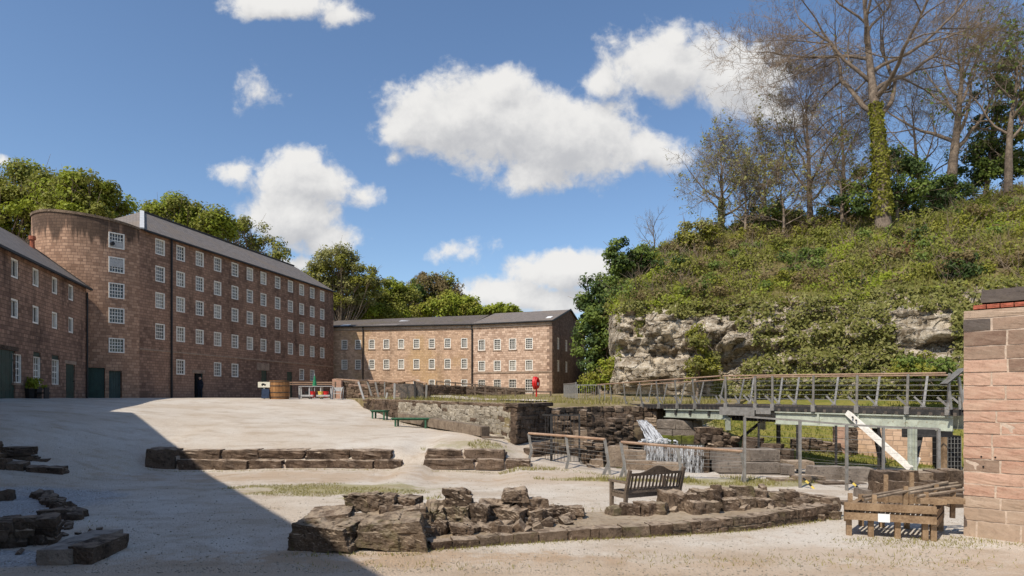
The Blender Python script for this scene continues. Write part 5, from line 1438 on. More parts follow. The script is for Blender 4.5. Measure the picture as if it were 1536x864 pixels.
def stone_wall(root, p0, p1, zb, zt, course, lens, thick, mat, kind='rough', gap=.012, proud=.03, core='dark_ruin', ragged=0.0, alt=None, tilt=.02, name="stone"):
    """Coursed wall of separate stones from p0 to p1; zb and zt are numbers or functions of the fraction along."""
    p0 = Vector((p0[0], p0[1], 0)); p1 = Vector((p1[0], p1[1], 0)); L = (p1 - p0).length; t = (p1 - p0) / L; n = Vector((t.y, -t.x, 0))
    fb = zb if callable(zb) else (lambda f: zb); ft = zt if callable(zt) else (lambda f: zt)
    yaw = math.atan2(t.y, t.x); H = max(ft(i / 8) - fb(i / 8) for i in range(9)); nc = max(1, round(H / course))
    for c in range(nc):
        u = -sr.uniform(0, lens[0] * .5) if c % 2 else 0.0
        while u < L - .04:
            l = sr.uniform(*lens); a, b = max(0, u), min(L, u + l); u += l
            if L - u < lens[0] * .45: b = L; u = L
            if b - a < .05: continue
            f = (a + b) / 2 / L; z0, z1 = fb(f), ft(f); h = (z1 - z0) / nc
            if ragged and c >= nc - 2 and sr.random() < ragged * (1.0 if c == nc - 1 else .35): continue
            ctr = p0 + t * (a + b) / 2 + n * (sr.uniform(-1, 1) * proud - thick / 2 + .0) + Vector((0, 0, z0 + h * (c + .5)))
            put_stone(root, ctr, (b - a - gap, thick, h - gap + (sr.uniform(-.1, .12) * h if kind == 'rough' else 0)), yaw, mat if (alt is None or sr.random() > alt[1]) else alt[0], kind, tilt, name)
    if core:
        m = MB(); k = 10
        for i in range(k):
            f0, f1 = i / k, (i + 1) / k; fm = (f0 + f1) / 2
            zz0, zz1 = fb(fm) - .25, ft(fm) - (ft(fm) - fb(fm)) / nc * (.9 if ragged else .35)
            if zz1 > zz0 + .02: m.box(p0 + t * L * fm - n * thick * .5 + Vector((0, 0, (zz0 + zz1) / 2)), (L / k - .004, thick * .6, zz1 - zz0), Matrix.Rotation(yaw, 3, 'Z'))
        if m.v: m.build("wall_core", MT[core], root)
def gd(px, d): return gzf(*G(px, d))
def hero(root, x0, y0, x1, y1, d, depth, seed, mat='ruin', n=7, rough=.055, rnd=.16, facet=1.0, yaw=0.0, name="stone", sink=.06):
    """One large irregular block measured on the photograph at distance d."""
    a, b = P(x0, y1, d), P(x1, y0, d)
    if b.z < 0: b.z = max(min((HY - y0) / F * (d + depth * .8), b.z), a.z + .07)
    dims = (b.x - a.x, depth, b.z - a.z + sink)
    m = rock_mesh(name, dims, seed, MT[mat], n, rough, rnd, facet)
    c = Vector(((a.x + b.x) / 2, d + depth / 2, (a.z + b.z) / 2 - sink / 2))
    return link(name, m, root, Matrix.Translation(c) @ Matrix.Rotation(yaw, 4, 'Z'))

# ---- the tumbled wall in the middle of the yard
c0 = P(600, 822, 10.3)
ruin1 = thing("ruined_wall", "tumbled low wall of big dark stones beside the shadow edge in the yard", "ruin", (c0.x, c0.y, gd(600, 10.3)))
L1s = [(436, 772, 536, 829, 10.15, 1.0, -.25), (452, 761, 520, 800, 10.6, .8, .1), (528, 768, 634, 825, 10.2, 1.0, .06), (598, 757, 634, 790, 11.0, .5, .2),
       (514, 737, 562, 765, 11.15, .65, -.1), (548, 739, 588, 764, 11.1, .5, .15), (580, 741, 627, 760, 11.3, .6, .0), (560, 752, 600, 772, 11.0, .5, .3),
       (622, 756, 664, 806, 11.05, .7, .2), (655, 752, 706, 800, 11.25, .7, -.1), (700, 755, 732, 800, 11.3, .6, .15), (665, 732, 705, 756, 11.4, .42, .12),
       (716, 750, 768, 775, 11.8, .6, .05), (752, 731, 791, 750, 11.9, .45, -.08), (772, 745, 822, 763, 12.0, .5, .1), (748, 758, 790, 792, 11.6, .6, -.2),
       (784, 757, 822, 790, 11.7, .6, .2), (806, 757, 846, 783, 12.1, .6, .1), (838, 756, 877, 781, 12.2, .6, -.15), (672, 783, 710, 812, 10.85, .42, .1),
       (630, 788, 652, 812, 10.8, .35, .2), (720, 783, 755, 800, 11.1, .4, .15), (712, 796, 736, 808, 11.0, .3, .0), (812, 778, 838, 792, 11.7, .3, .3),
       (640, 778, 672, 806, 11.0, .4, 0), (690, 790, 730, 806, 11.2, .4, .1), (735, 778, 770, 796, 11.6, .4, .1), (770, 780, 812, 796, 11.6, .4, -.1)]
for k, (x0, y0, x1, y1, d, dp, yw) in enumerate(L1s):
    hero(ruin1, x0, y0, x1, y1, d, dp, 100 + k, 'ruin_moss' if k in (0, 2, 4, 8, 9) else 'ruin', 26 if k < 4 else 13, .05 if k < 4 else .10, .26 if k < 4 else .32, 1.5, yw + sr.uniform(-.25, .25) * (k > 3))
for k in range(60):
    px = sr.uniform(632, 880); d = sr.uniform(11.0, 12.6); g = G(px, d); s = sr.uniform(.08, .22)
    put_stone(ruin1, (g[0], g[1], gzf(*g) + s * .25 + (.12 if 650 < px < 860 else 0)), (s * 1.4, s, s * .8), sr.uniform(0, 6), 'ruin', 'rough', .3)
# ---- kerb of squared stones that edges the bed
KP = [Vector((*G(px, d), 0)) for px, d in ((646, 10.3), (770, 10.72), (900, 11.12), (1010, 11.55), (1120, 12.1), (1205, 12.85), (1262, 13.5))]
KS = [0.0]
for a_, b_ in zip(KP[:-1], KP[1:]): KS.append(KS[-1] + (b_ - a_).length)
KL = KS[-1]; KS = [k_ / KL for k_ in KS]
def kpos(f):
    for i in range(len(KP) - 1):
        if f <= KS[i + 1] or i == len(KP) - 2:
            g_ = (f - KS[i]) / (KS[i + 1] - KS[i]); return KP[i].lerp(KP[i + 1], g_)
def knor(f):
    t = (kpos(min(1, f + .04)) - kpos(max(0, f - .04))).normalized(); return Vector((-t.y, t.x, 0))
kerb = thing("stone_kerb", "long low kerb of squared dark stones running across the yard to the timber frame", "kerb", (KP[0].x, KP[0].y, -2.5))
def kz(f): q = kpos(f); return gzf(q.x, q.y) - .06
def ktop(f): return kz(f) + .19 + .19 * f
for i in range(len(KP) - 1):
    f0, f1 = KS[i], KS[i + 1]
    stone_wall(kerb, KP[i], KP[i + 1], lambda g_: kz(f0 + (f1 - f0) * g_), lambda g_: ktop(f0 + (f1 - f0) * g_), .3 if i < 3 else .17, (.28, .55) if i < 3 else (.22, .5), .28, 'ruin', 'block' if i < 3 else 'brokenblock', .012, .02, 'bed', alt=('ruin_moss', .25), tilt=.02)
stone_wall(kerb, KP[-1], KP[-1] + knor(1) * 1.2 + Vector((.15, 0, 0)), lambda f: kz(1), lambda f: ktop(1) + .1, .17, (.22, .45), .3, 'ruin', 'rough', .012, .03, 'bed')
bed = MB(); nb_ = 36
for i in range(nb_):
    for j in range(6):
        q = []
        for a, b in ((i, j), (i + 1, j), (i + 1, j + 1), (i, j + 1)):
            f = a / nb_; w = .14 + b * .32; p = kpos(f) + knor(f) * w
            g = gzf(p.x, p.y); zt = ktop(f) - .035; e_ = b / 6
            q.append((p.x, p.y, zt * (1 - e_) + (g + .14 - .2 * (b == 6)) * e_ + (.05 * mnoise.noise(p * 1.3) + .035 * mnoise.noise(p * 4.0)) * (b > 0)))
        bed.face(q)
o = bed.build("earth_bed", MT['bed'], None, (KP[0].x, KP[0].y, -2.4), True); tag(o, kind='structure')
# ---- stones behind the bench
c0 = P(1030, 765, 12.8)
ruin2 = thing("ruined_wall", "ragged row of low stones standing on the bed behind the wooden bench", "ruin", (c0.x, c0.y, -2.4))
for k, (x0, y0, x1, y1, d, dp, yw) in enumerate([(914, 759, 940, 772, 12.55, .35, .1), (933, 755, 962, 772, 12.5, .4, -.1), (958, 751, 986, 771, 12.5, .45, .1), (978, 752, 1003, 771, 12.55, .4, -.2),
        (995, 735, 1032, 766, 12.9, .5, .12), (1030, 738, 1050, 768, 12.9, .4, .1), (1040, 733, 1068, 750, 13.2, .4, -.1), (1062, 732, 1082, 752, 13.2, .4, .2), (1035, 752, 1062, 772, 12.6, .35, .1),
        (1058, 750, 1085, 768, 12.9, .4, -.1), (1072, 726, 1082, 748, 13.3, .3, .1), (1084, 731, 1104, 748, 13.4, .4, .1), (1100, 727, 1134, 745, 13.6, .4, 0), (1128, 733, 1150, 746, 13.6, .35, .2), (1144, 727, 1152, 742, 13.7, .3, 0),
        (1150, 736, 1180, 748, 13.7, .4, -.1), (1176, 734, 1200, 748, 13.8, .35, .1), (1196, 744, 1224, 758, 13.6, .5, .05), (1218, 745, 1244, 757, 13.6, .4, -.1),
        (1205, 756, 1232, 772, 13.3, .4, .1), (1230, 757, 1256, 770, 13.4, .4, -.1), (1242, 765, 1262, 780, 13.2, .35, .2), (1212, 768, 1240, 784, 13.1, .35, .0), (1084, 746, 1110, 760, 13.1, .35, .1), (1108, 744, 1134, 758, 13.2, .35, .3), (1134, 746, 1164, 758, 13.3, .35, .1)]):
    hero(ruin2, x0, y0, x1, y1, d, dp, 200 + k, 'ruin' if k % 3 else 'ruin_moss', 9, .11, .32, 1.0, yw + sr.uniform(-.3, .3), sink=.14)
for k in range(60):
    px = sr.uniform(1000, 1250); d = sr.uniform(12.75, 13.4) + (px - 1000) / 350; g = G(px, d); s = sr.uniform(.05, .16)
    put_stone(ruin2, (g[0], g[1], -2.36 + s * .2), (s * 1.4, s, s * .8), sr.uniform(0, 6), 'ruin', 'rough', .3)

# ---- two flights of long stone steps
for lab, base, parts in (("long two-course stone step with a dark square end block partly in shade", 220, [(220, 264, 673, 701, 'b'), (264, 588, 675, 690, 'u'), (267, 604, 690, 706, 'l')]),
                         ("short two-course stone step beside the rusty railing", 640, [(637, 756, 675, 689, 'u'), (637, 758, 689, 699, 'l'), (758, 797, 690, 698, 'l')])):
    d = 21.35; g = G(base, d)
    st = thing("stone_step", lab, "steps", (g[0], g[1], gzf(*g)))
    for x0, x1, y0, y1, kd in parts:
        dd_ = d + (.0 if kd == 'l' else (.32 if kd == 'u' else .05)); a, b = G(x0, dd_), G(x1, dd_)
        zt = P(0, y0, dd_).z; zb = P(0, y1, dd_).z - (.0 if kd == 'u' else .12)
        stone_wall(st, a, b, zb, zt, 9.0, (.8, 1.9) if kd != 'b' else (1.05, 1.2), .62, 'step_stone' if kd != 'b' else 'dark_ruin', 'brokenblock', .012, .035, 'mortar', tilt=.008)
# ---- the low retaining wall of the terrace
wallT = thing("stone_wall", "low pale rubble wall holding up the terrace behind the timber beam", "wall", (*G(765, 24.2), -1.6))
w0, w1 = G(545, 38.2), G(765, 24.25); w2_ = G(815, 26.5)
def lerp2(a, b, f): return (a[0] + (b[0] - a[0]) * f, a[1] + (b[1] - a[1]) * f)
fc = .33
wm = lerp2(w0, w1, fc)
def wtop(f): return -.24 - .16 * f
stone_wall(wallT, w0, wm, lambda f: gzf(*lerp2(w0, w1, f * fc)) - .1, lambda f: wtop(f * fc), .19, (.3, .6), .34, 'dark_ruin', 'rough', -.03, .03, 'dark_ruin')
stone_wall(wallT, wm, w1, lambda f: gzf(*lerp2(w0, w1, fc + f * (1 - fc))) - .1, lambda f: wtop(fc + f * (1 - fc)), .20, (.28, .6), .34, 'lime', 'rough', -.025, .025, 'lime', alt=('ruin', .10))
stone_wall(wallT, (w1[0] + .26, w1[1] - .16), (w2_[0] + .26, w2_[1] - .1), lambda f: -1.75, lambda f: -.40, .17, (.24, .46), .34, 'dark_ruin', 'rough', .0, .03, 'dark_ruin', alt=('ruin', .3))  # end face takes the dark stone, so its shade is put into the colour
stone_wall(wallT, w0, w1, lambda f: wtop(f) - .005, lambda f: wtop(f) + .13, .4, (.8, 1.6), .46, 'ruin', 'block', .015, .03, None, name="coping_stone")
stone_wall(wallT, (w1[0] + .30, w1[1] - .24), (w2_[0] + .42, w2_[1] + .1), lambda f: -.40, lambda f: -.24, .4, (.9, 1.5), .6, 'dark_ruin', 'block', .015, .03, None, name="coping_stone")
# ---- the great sandstone wall at the edge of the view
PW = Vector((*G(1444, 11.8), 0)); pt_ = Vector((.75, -.66, 0)).normalized(); pn = Vector((pt_.y, -pt_.x, 0))
pier = thing("sandstone_wall", "tall pink sandstone block wall with a red brick strip and dark coping", "wall", (PW.x, PW.y, -2.6))
sc = 11.8 / F
joints = [466, 479, 498, 520, 540, 559, 579, 599, 616, 632.5, 650, 669, 687.5, 706.5, 725, 743, 760, 779, 808]
def sharp(mat): return stone_set(mat, 'ashlar')
for k in range(len(joints) - 1):
    zt, zb = (HY - joints[k]) * sc, (HY - joints[k + 1]) * sc
    u = -sr.uniform(0, .25) if k % 2 else 0
    if k == 17: zb -= .1
    while u < 4.2:
        l = sr.uniform(.42, .78) if k not in (0, 7, 13) else sr.uniform(.9, 1.3)
        a, b = max(0, u), min(4.2, u + l); u += l
        if b - a < .06: continue
        mat = 'ashlar_buff' if k == 0 else ('ashlar_dark' if k in (1, 2) and sr.random() < .25 else ('ashlar_brown' if k in (1, 2, 3) or sr.random() < .04 else ('ashlar_buff' if k >= 15 else 'ashlar_pink')))
        c = PW + pt_ * (a + b) / 2 - pn * (.25 + sr.uniform(-.006, .010)) + Vector((0, 0, (zt + zb) / 2 + .0))
        put_stone(pier, c, (b - a - .024, .5, zt - zb - .022), math.atan2(pt_.y, pt_.x), mat, 'ashlar', .002, name="stone_block")
m = MB(); Rz = Matrix.Rotation(math.atan2(pt_.y, pt_.x), 3, 'Z')
zt_, zb_ = (HY - 468) * sc, -2.9
m.box(PW + pt_ * 2.11 - pn * .262 + Vector((0, 0, (zt_ + zb_) / 2)), (4.19, .49, zt_ - zb_), Rz); m.build("mortar_bed", MT['mortar'], pier)
o_ = .13
for k in range(22):
    c = PW + pt_ * (o_ + .12 + k * .2) - pn * .25 + Vector((0, 0, (HY - 462) * sc))
    put_stone(pier, c, (.19, .44, .075), math.atan2(pt_.y, pt_.x), 'brick_red', 'ashlar', .004, name="brick")
for k in range(4):
    c = PW + pt_ * (.26 + .5 + k * 1.0) - pn * .26 + Vector((0, 0, (HY - 447) * sc))
    put_stone(pier, c, (.99, .46, .235), math.atan2(pt_.y, pt_.x), 'ashlar_dark', 'ashlar', .003, name="coping_stone")
m = MB()
for px, py in ((1472, 685), (1493, 686), (1475, 700)):
    r_ = (px - CX) / F; u_ = (r_ * PW.y - PW.x) / (pt_.x - r_ * pt_.y); p = PW + pt_ * u_; z = (HY - py) / F * p.y
    m.tube(p + pn * .012 + Vector((0, 0, z)), p - pn * .02 + Vector((0, 0, z)), .016, n=8)
m.build("fixing_hole", MT['black'], pier)

# ---- ruined footings in the shade on the left
def dg(y, z=-2.42): return -z * F / (y - HY)
c0 = P(60, 702, dg(702, -2.2))
ruin3 = thing("ruined_wall", "low dark footing of flat stones in the shade below the near mill", "ruin", (c0.x, c0.y, -2.2))
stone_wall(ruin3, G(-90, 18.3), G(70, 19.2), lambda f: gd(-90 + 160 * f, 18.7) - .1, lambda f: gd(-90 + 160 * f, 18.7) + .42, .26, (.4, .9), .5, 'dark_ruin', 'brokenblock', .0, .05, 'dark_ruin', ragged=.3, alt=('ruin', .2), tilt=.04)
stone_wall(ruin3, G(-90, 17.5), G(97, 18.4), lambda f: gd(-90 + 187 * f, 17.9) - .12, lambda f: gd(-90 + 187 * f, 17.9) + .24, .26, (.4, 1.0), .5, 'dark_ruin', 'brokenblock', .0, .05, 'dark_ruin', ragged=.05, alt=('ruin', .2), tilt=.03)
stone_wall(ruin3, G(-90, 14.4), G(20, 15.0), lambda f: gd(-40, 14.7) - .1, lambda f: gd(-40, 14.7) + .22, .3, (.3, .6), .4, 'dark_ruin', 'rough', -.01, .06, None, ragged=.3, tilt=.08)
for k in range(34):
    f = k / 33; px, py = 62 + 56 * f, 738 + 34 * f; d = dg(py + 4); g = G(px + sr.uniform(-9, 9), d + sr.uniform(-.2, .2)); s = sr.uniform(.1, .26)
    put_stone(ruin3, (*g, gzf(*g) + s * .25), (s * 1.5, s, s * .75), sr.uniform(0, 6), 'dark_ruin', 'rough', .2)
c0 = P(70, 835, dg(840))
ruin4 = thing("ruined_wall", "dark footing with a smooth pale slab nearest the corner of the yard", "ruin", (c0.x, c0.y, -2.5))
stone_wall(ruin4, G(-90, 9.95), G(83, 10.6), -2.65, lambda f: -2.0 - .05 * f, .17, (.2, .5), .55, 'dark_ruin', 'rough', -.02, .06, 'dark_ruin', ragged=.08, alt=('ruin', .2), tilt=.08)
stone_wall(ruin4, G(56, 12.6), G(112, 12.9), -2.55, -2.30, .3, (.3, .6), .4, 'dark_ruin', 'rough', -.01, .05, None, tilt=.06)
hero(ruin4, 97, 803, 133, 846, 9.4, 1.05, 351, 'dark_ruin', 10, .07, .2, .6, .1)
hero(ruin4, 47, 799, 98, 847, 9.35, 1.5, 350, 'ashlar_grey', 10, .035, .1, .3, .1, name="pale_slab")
for k in range(40):
    px = sr.uniform(-20, 150); d = sr.uniform(9.4, 13); g = G(px, d); s_ = sr.uniform(.05, .15)
    put_stone(ruin4, (*g, gzf(*g) + s_ * .2), (s_ * 1.5, s_, s_ * .7), sr.uniform(0, 6), 'dark_ruin', 'rough', .3)

# ---- walls round the wheel pit
def wall_thing(name, label, cat, pts, zb, zt, course, lens, thick, mat, kind='rough', **kw):
    t = thing(name, label, cat, (pts[0][0], pts[0][1], zb if not callable(zb) else zb(0)))
    for a, b in zip(pts[:-1], pts[1:]): stone_wall(t, a, b, zb, zt, course, lens, thick, mat, kind, **kw)
    return t
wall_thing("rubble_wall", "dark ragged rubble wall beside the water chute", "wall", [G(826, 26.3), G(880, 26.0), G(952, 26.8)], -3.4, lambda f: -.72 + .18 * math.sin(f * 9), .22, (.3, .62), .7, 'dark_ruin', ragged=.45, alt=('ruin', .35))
wall_thing("rubble_wall", "broken rubble bank at the foot of the dark barred gate", "wall", [G(800, 22.9), G(838, 23.6), G(905, 23.2)], -3.0, lambda f: -1.75 - .15 * math.sin(f * 7), .22, (.3, .6), .6, 'ruin', ragged=.4, alt=('dark_ruin', .4))
wall_thing("rubble_wall", "rough wall of terrace stones under the bridge landing", "wall", [G(812, 26.1), G(848, 27.9), G(905, 29.7), G(965, 30.2), G(985, 29.6)], -2.2, lambda f: -.46, .25, (.35, .8), .5, 'ruin', alt=('tan_stone', .4))
wall_thing("stone_wall", "pale block wall between the chute and the rubble pier", "wall", [G(984, 27.6), G(1048, 26.6)], -2.2, -1.0, .4, (.5, 1.1), .5, 'ashlar_grey', 'block', core='lime')
wall_thing("stone_wall", "mossy ledge of green stone above the falling water", "wall", [G(980, 26.6), G(1022, 26.0), G(1048, 25.9)], -2.4, lambda f: -1.62 - .0 * f, .4, (.6, 1.2), .7, 'moss_stone', 'block', core='dark_ruin')
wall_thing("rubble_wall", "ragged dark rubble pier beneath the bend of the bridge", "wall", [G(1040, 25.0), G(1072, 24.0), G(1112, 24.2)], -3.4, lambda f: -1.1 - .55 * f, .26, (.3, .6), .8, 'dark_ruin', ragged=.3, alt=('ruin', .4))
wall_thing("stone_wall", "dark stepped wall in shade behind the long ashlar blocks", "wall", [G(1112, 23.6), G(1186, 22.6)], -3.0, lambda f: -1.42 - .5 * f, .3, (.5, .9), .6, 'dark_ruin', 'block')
wall_thing("rubble_wall", "coursed rubble wall on the grass below the bridge", "wall", [G(1186, 25.8), G(1262, 25.2)], -2.9, lambda f: -1.75 + .1 * math.sin(f * 5), .16, (.22, .45), .45, 'ruin', alt=('dark_ruin', .35))
ab = thing("ashlar_wall", "low wall of long grey ashlar blocks right of the waterfall", "wall", (*G(1075, 20.6), -2.9))
for x0, x1, y0, y1, d in ((1075, 1126, 672, 692, 20.6), (1126, 1170, 673, 692, 20.5), (1078, 1120, 691, 709, 20.3), (1120, 1172, 692, 710, 20.2), (1078, 1128, 708, 728, 20.2), (1128, 1174, 709, 730, 20.1), (1172, 1192, 695, 712, 20.1)):
    hero(ab, x0, y0, x1, y1, d, .7, 400 + x0, 'ashlar_grey', 6, .012, .05, .2, 0, name="stone_block", sink=.0)
fb = thing("stone_footing", "scattered dark slabs of a footing behind the mesh fence", "ruin", (*G(1250, 18.0), -2.5))
for k, (x0, y0, x1, y1, d, mat) in enumerate([(1220, 698, 1270, 717, 19.2, 'ashlar_grey'), (1268, 700, 1312, 718, 19.0, 'ashlar_grey'), (1235, 721, 1270, 738, 18.0, 'dark_ruin'), (1268, 722, 1301, 734, 18.2, 'dark_ruin'), (1160, 716, 1200, 730, 18.8, 'tan_stone'), (1196, 712, 1240, 730, 18.7, 'tan_stone'),
        (1298, 732, 1332, 750, 15.6, 'ashlar_grey'), (1270, 752, 1310, 760, 14.8, 'dark_ruin'), (1180, 690, 1222, 700, 20.6, 'tan_stone')]):
    hero(fb, x0, y0, x1, y1, d, .55, 420 + k, mat, 5, .03, .1, .4, .03, sink=.08)
r4 = thing("ruined_wall", "dark block footing behind the timber frame by the pink wall", "ruin", (*G(1380, 15.0), -2.5))
for k, (x0, y0, x1, y1, d, mat) in enumerate([(1320, 705, 1358, 722, 15.4, 'dark_ruin'), (1356, 704, 1378, 722, 15.3, 'ruin'), (1376, 706, 1406, 720, 15.4, 'tan_stone'), (1404, 705, 1428, 720, 15.3, 'dark_ruin'), (1426, 703, 1446, 724, 15.2, 'ruin'),
        (1340, 720, 1366, 752, 15.0, 'dark_ruin'), (1364, 722, 1394, 752, 15.0, 'ruin'), (1392, 720, 1418, 752, 15.0, 'dark_ruin'), (1416, 722, 1446, 754, 15.0, 'ruin'), (1318, 722, 1342, 748, 15.3, 'ruin'), (1428, 738, 1450, 758, 14.4, 'dark_ruin')]):
    hero(r4, x0, y0, x1, y1, d, .5, 440 + k, mat, 5, .06, .14, .6, .0, sink=.1)
# blocks lying by the chute
tb = thing("stone_footing", "tan stone slabs lying in front of the waterfall", "ruin", (*G(960, 21.6), -2.6))
for k, (x0, y0, x1, y1, d) in enumerate([(915, 668, 942, 690, 22.2), (938, 674, 968, 693, 22.0), (940, 690, 985, 703, 21.2), (980, 693, 1025, 706, 20.9), (888, 688, 905, 702, 21.6), (882, 696, 900, 706, 21.4), (862, 645, 880, 664, 23.4)]):
    hero(tb, x0, y0, x1, y1, d, .5, 460 + k, 'tan_stone', 5, .04, .12, .5, .05, sink=.25)
# building wall and door behind the bridge
bw = thing("brick_wall", "warm lit masonry wall with pillar and barred doorway beneath the bridge", "wall", (*G(1290, 23.6), -2.7))
m = MB()
a, b = G(1284, 25.4), G(1424, 23.4); tv = Vector((b[0] - a[0], b[1] - a[1], 0)); LL = tv.length
facade(m, a, (tv.x, tv.y), LL, -3.0, -1.1, []); facade(m, b, (-tv.y, tv.x), .6, -3.0, -1.1, [])
q_ = Vector((*a, 0)) + Vector((-tv.y, tv.x, 0)).normalized() * .6
facade(m, (q_.x, q_.y), (tv.y, -tv.x), .6, -3.0, -1.1, [])
m.build("wall", MT['masonry_pale'], bw)
stone_wall(bw, G(1252, 25.4), G(1268, 25.3), -2.9, -1.05, .3, (.3, .5), .4, 'ashlar_pink', 'ashlar', name="stone_block")
stone_wall(bw, G(1269, 25.2), G(1285, 25.1), -2.9, -1.02, .17, (.2, .4), .45, 'dark_ruin')
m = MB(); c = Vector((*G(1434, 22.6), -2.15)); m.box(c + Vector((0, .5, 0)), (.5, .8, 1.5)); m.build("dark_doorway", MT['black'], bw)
m = MB()
for i in range(5): m.tube(c + Vector((-.24 + i * .12, .08, -.7)), c + Vector((-.24 + i * .12, .08, .7)), .01, n=4)
for i in range(9): m.tube(c + Vector((-.25, .07, -.65 + i * .16)), c + Vector((.25, .07, -.65 + i * .16)), .008, n=4)
m.build("door_grille", MT['steel'], bw)
m = MB(); m.box(c + Vector((-.36, .1, -.1)), (.13, .14, 1.7)); m.build("door_post", MT['new_wood'], bw)

# ---- water: chute, pool and curtain
def strip(nm, A, B, w0_, w1_, drop, seed, mat, na=14, nw=10):
    m = MB(); A = Vector(A); B = Vector(B); t = (B - A); side = Vector((t.y, -t.x, 0))
    side = side.normalized() if side.length > .05 else Vector((1, 0, 0))
    rows = []
    for i in range(na + 1):
        f = i / na; c = A.lerp(B, f); c.z = A.z + (B.z - A.z) * (f ** drop); w = w0_ + (w1_ - w0_) * f
        rows.append([c + side * (-w / 2 + w * j / nw) + Vector((mnoise.noise(Vector((j * 1.7, i * .35, seed))) * .05, mnoise.noise(Vector((j * 1.1, i * .3, seed + 5))) * .08, mnoise.noise(Vector((j * .9, i * .8, seed + 9))) * .05)) for j in range(nw + 1)])
    for i in range(na):
        for j in range(nw): m.face([rows[i][j], rows[i][j + 1], rows[i + 1][j + 1], rows[i + 1][j]])
    o = m.build(nm, MT[mat], None, A, True); tag(o, kind='structure'); return o
strip("water_chute", P(961, 630, 28.0), P(984, 661, 25.2), .42, .75, 1.35, 3, 'falls2', 18, 12)
m = MB()
pool = [P(966, 664, 24.6), P(1056, 666, 23.8), P(1060, 662, 25.4), P(1000, 656, 26.8), P(968, 657, 26.4)]
zc_ = -1.80
m.face([(p.x, p.y, zc_) for p in pool]); m.face([(p.x, p.y, zc_ - .6) for p in reversed(pool)])
for i in range(5): a, b = pool[i], pool[(i + 1) % 5]; m.face([(a.x, a.y, zc_ - .6), (b.x, b.y, zc_ - .6), (b.x, b.y, zc_), (a.x, a.y, zc_)])
o = m.build("mill_water", MT['pool'], None, (6, 25, -2)); tag(o, kind='structure')
m = MB()
for _ in range(60):
    c = P(rng.normal(985, 9), rng.normal(662, 1.6), 25.0); s = rng.uniform(.05, .14)
    m.box(c, (s * 1.6, s, s * .5), Matrix.Rotation(rng.uniform(0, 3), 3, 'Z') @ Matrix.Rotation(rng.uniform(-.6, .6), 3, 'X'))
o = m.build("foam", MT['foam'], None, (6, 25, -1.8)); tag(o, kind='stuff')
wall_thing("stone_wall", "dark wet wall behind the water curtain", "wall", [G(963, 24.5), G(1064, 23.6)], -3.6, -1.9, .42, (.5, 1.0), .6, 'dark_ruin', 'block')
wm_ = MB()
wa, wb = Vector((*G(966, 24.25), 0)), Vector((*G(1056, 23.35), 0)); wt = (wb - wa); wl = wt.length; wt.normalize(); wn_ = Vector((wt.y, -wt.x, 0))
for k in range(170):
    u_ = rng.uniform(0, wl); f = u_ / wl; top = -1.8; bot = -2.75 - .55 * f + rng.normal(0, .12)
    z = top if rng.random() < .35 else rng.uniform(bot, top); L_ = rng.uniform(.12, .65); w_ = rng.uniform(.004, .013)
    pts_ = []
    for i in range(5):
        g_ = i / 4; zz = max(bot, z - L_ * g_); o_ = .05 + .14 * (top - zz) + rng.normal(0, .012)
        pts_.append(wa + wt * (u_ + rng.normal(0, .012)) + wn_ * o_ + Vector((0, 0, zz)))
    for i in range(4): wm_.tube(pts_[i], pts_[i + 1] + Vector((0, 0, -.001)), w_ * (1 - .1 * i), w_ * (.9 - .1 * i), 4, caps=False)
o = wm_.build("waterfall", MT['foam'], None, (wa.x, wa.y, -2.8)); tag(o, kind='structure')
m = MB()
for k in range(34):
    u0_ = k * wl / 34; q = []
    for i in range(9):
        zz = -1.8 - i * .14; o_ = .04 + .13 * (i * .14) + .03 * mnoise.noise(Vector((k * .6, i * .3, 2)))
        q.append((wa + wt * u0_ + wn_ * o_ + Vector((0, 0, zz)), wa + wt * (u0_ + wl / 34) + wn_ * (o_ + .012 * mnoise.noise(Vector((k * .6 + .6, i * .3, 2)))) + Vector((0, 0, zz))))
    for i in range(8): m.face([q[i][0], q[i + 1][0], q[i + 1][1], q[i][1]])
o = m.build("water_curtain", MT['falls'], None, (wa.x, wa.y, -2.8), True); tag(o, kind='structure')
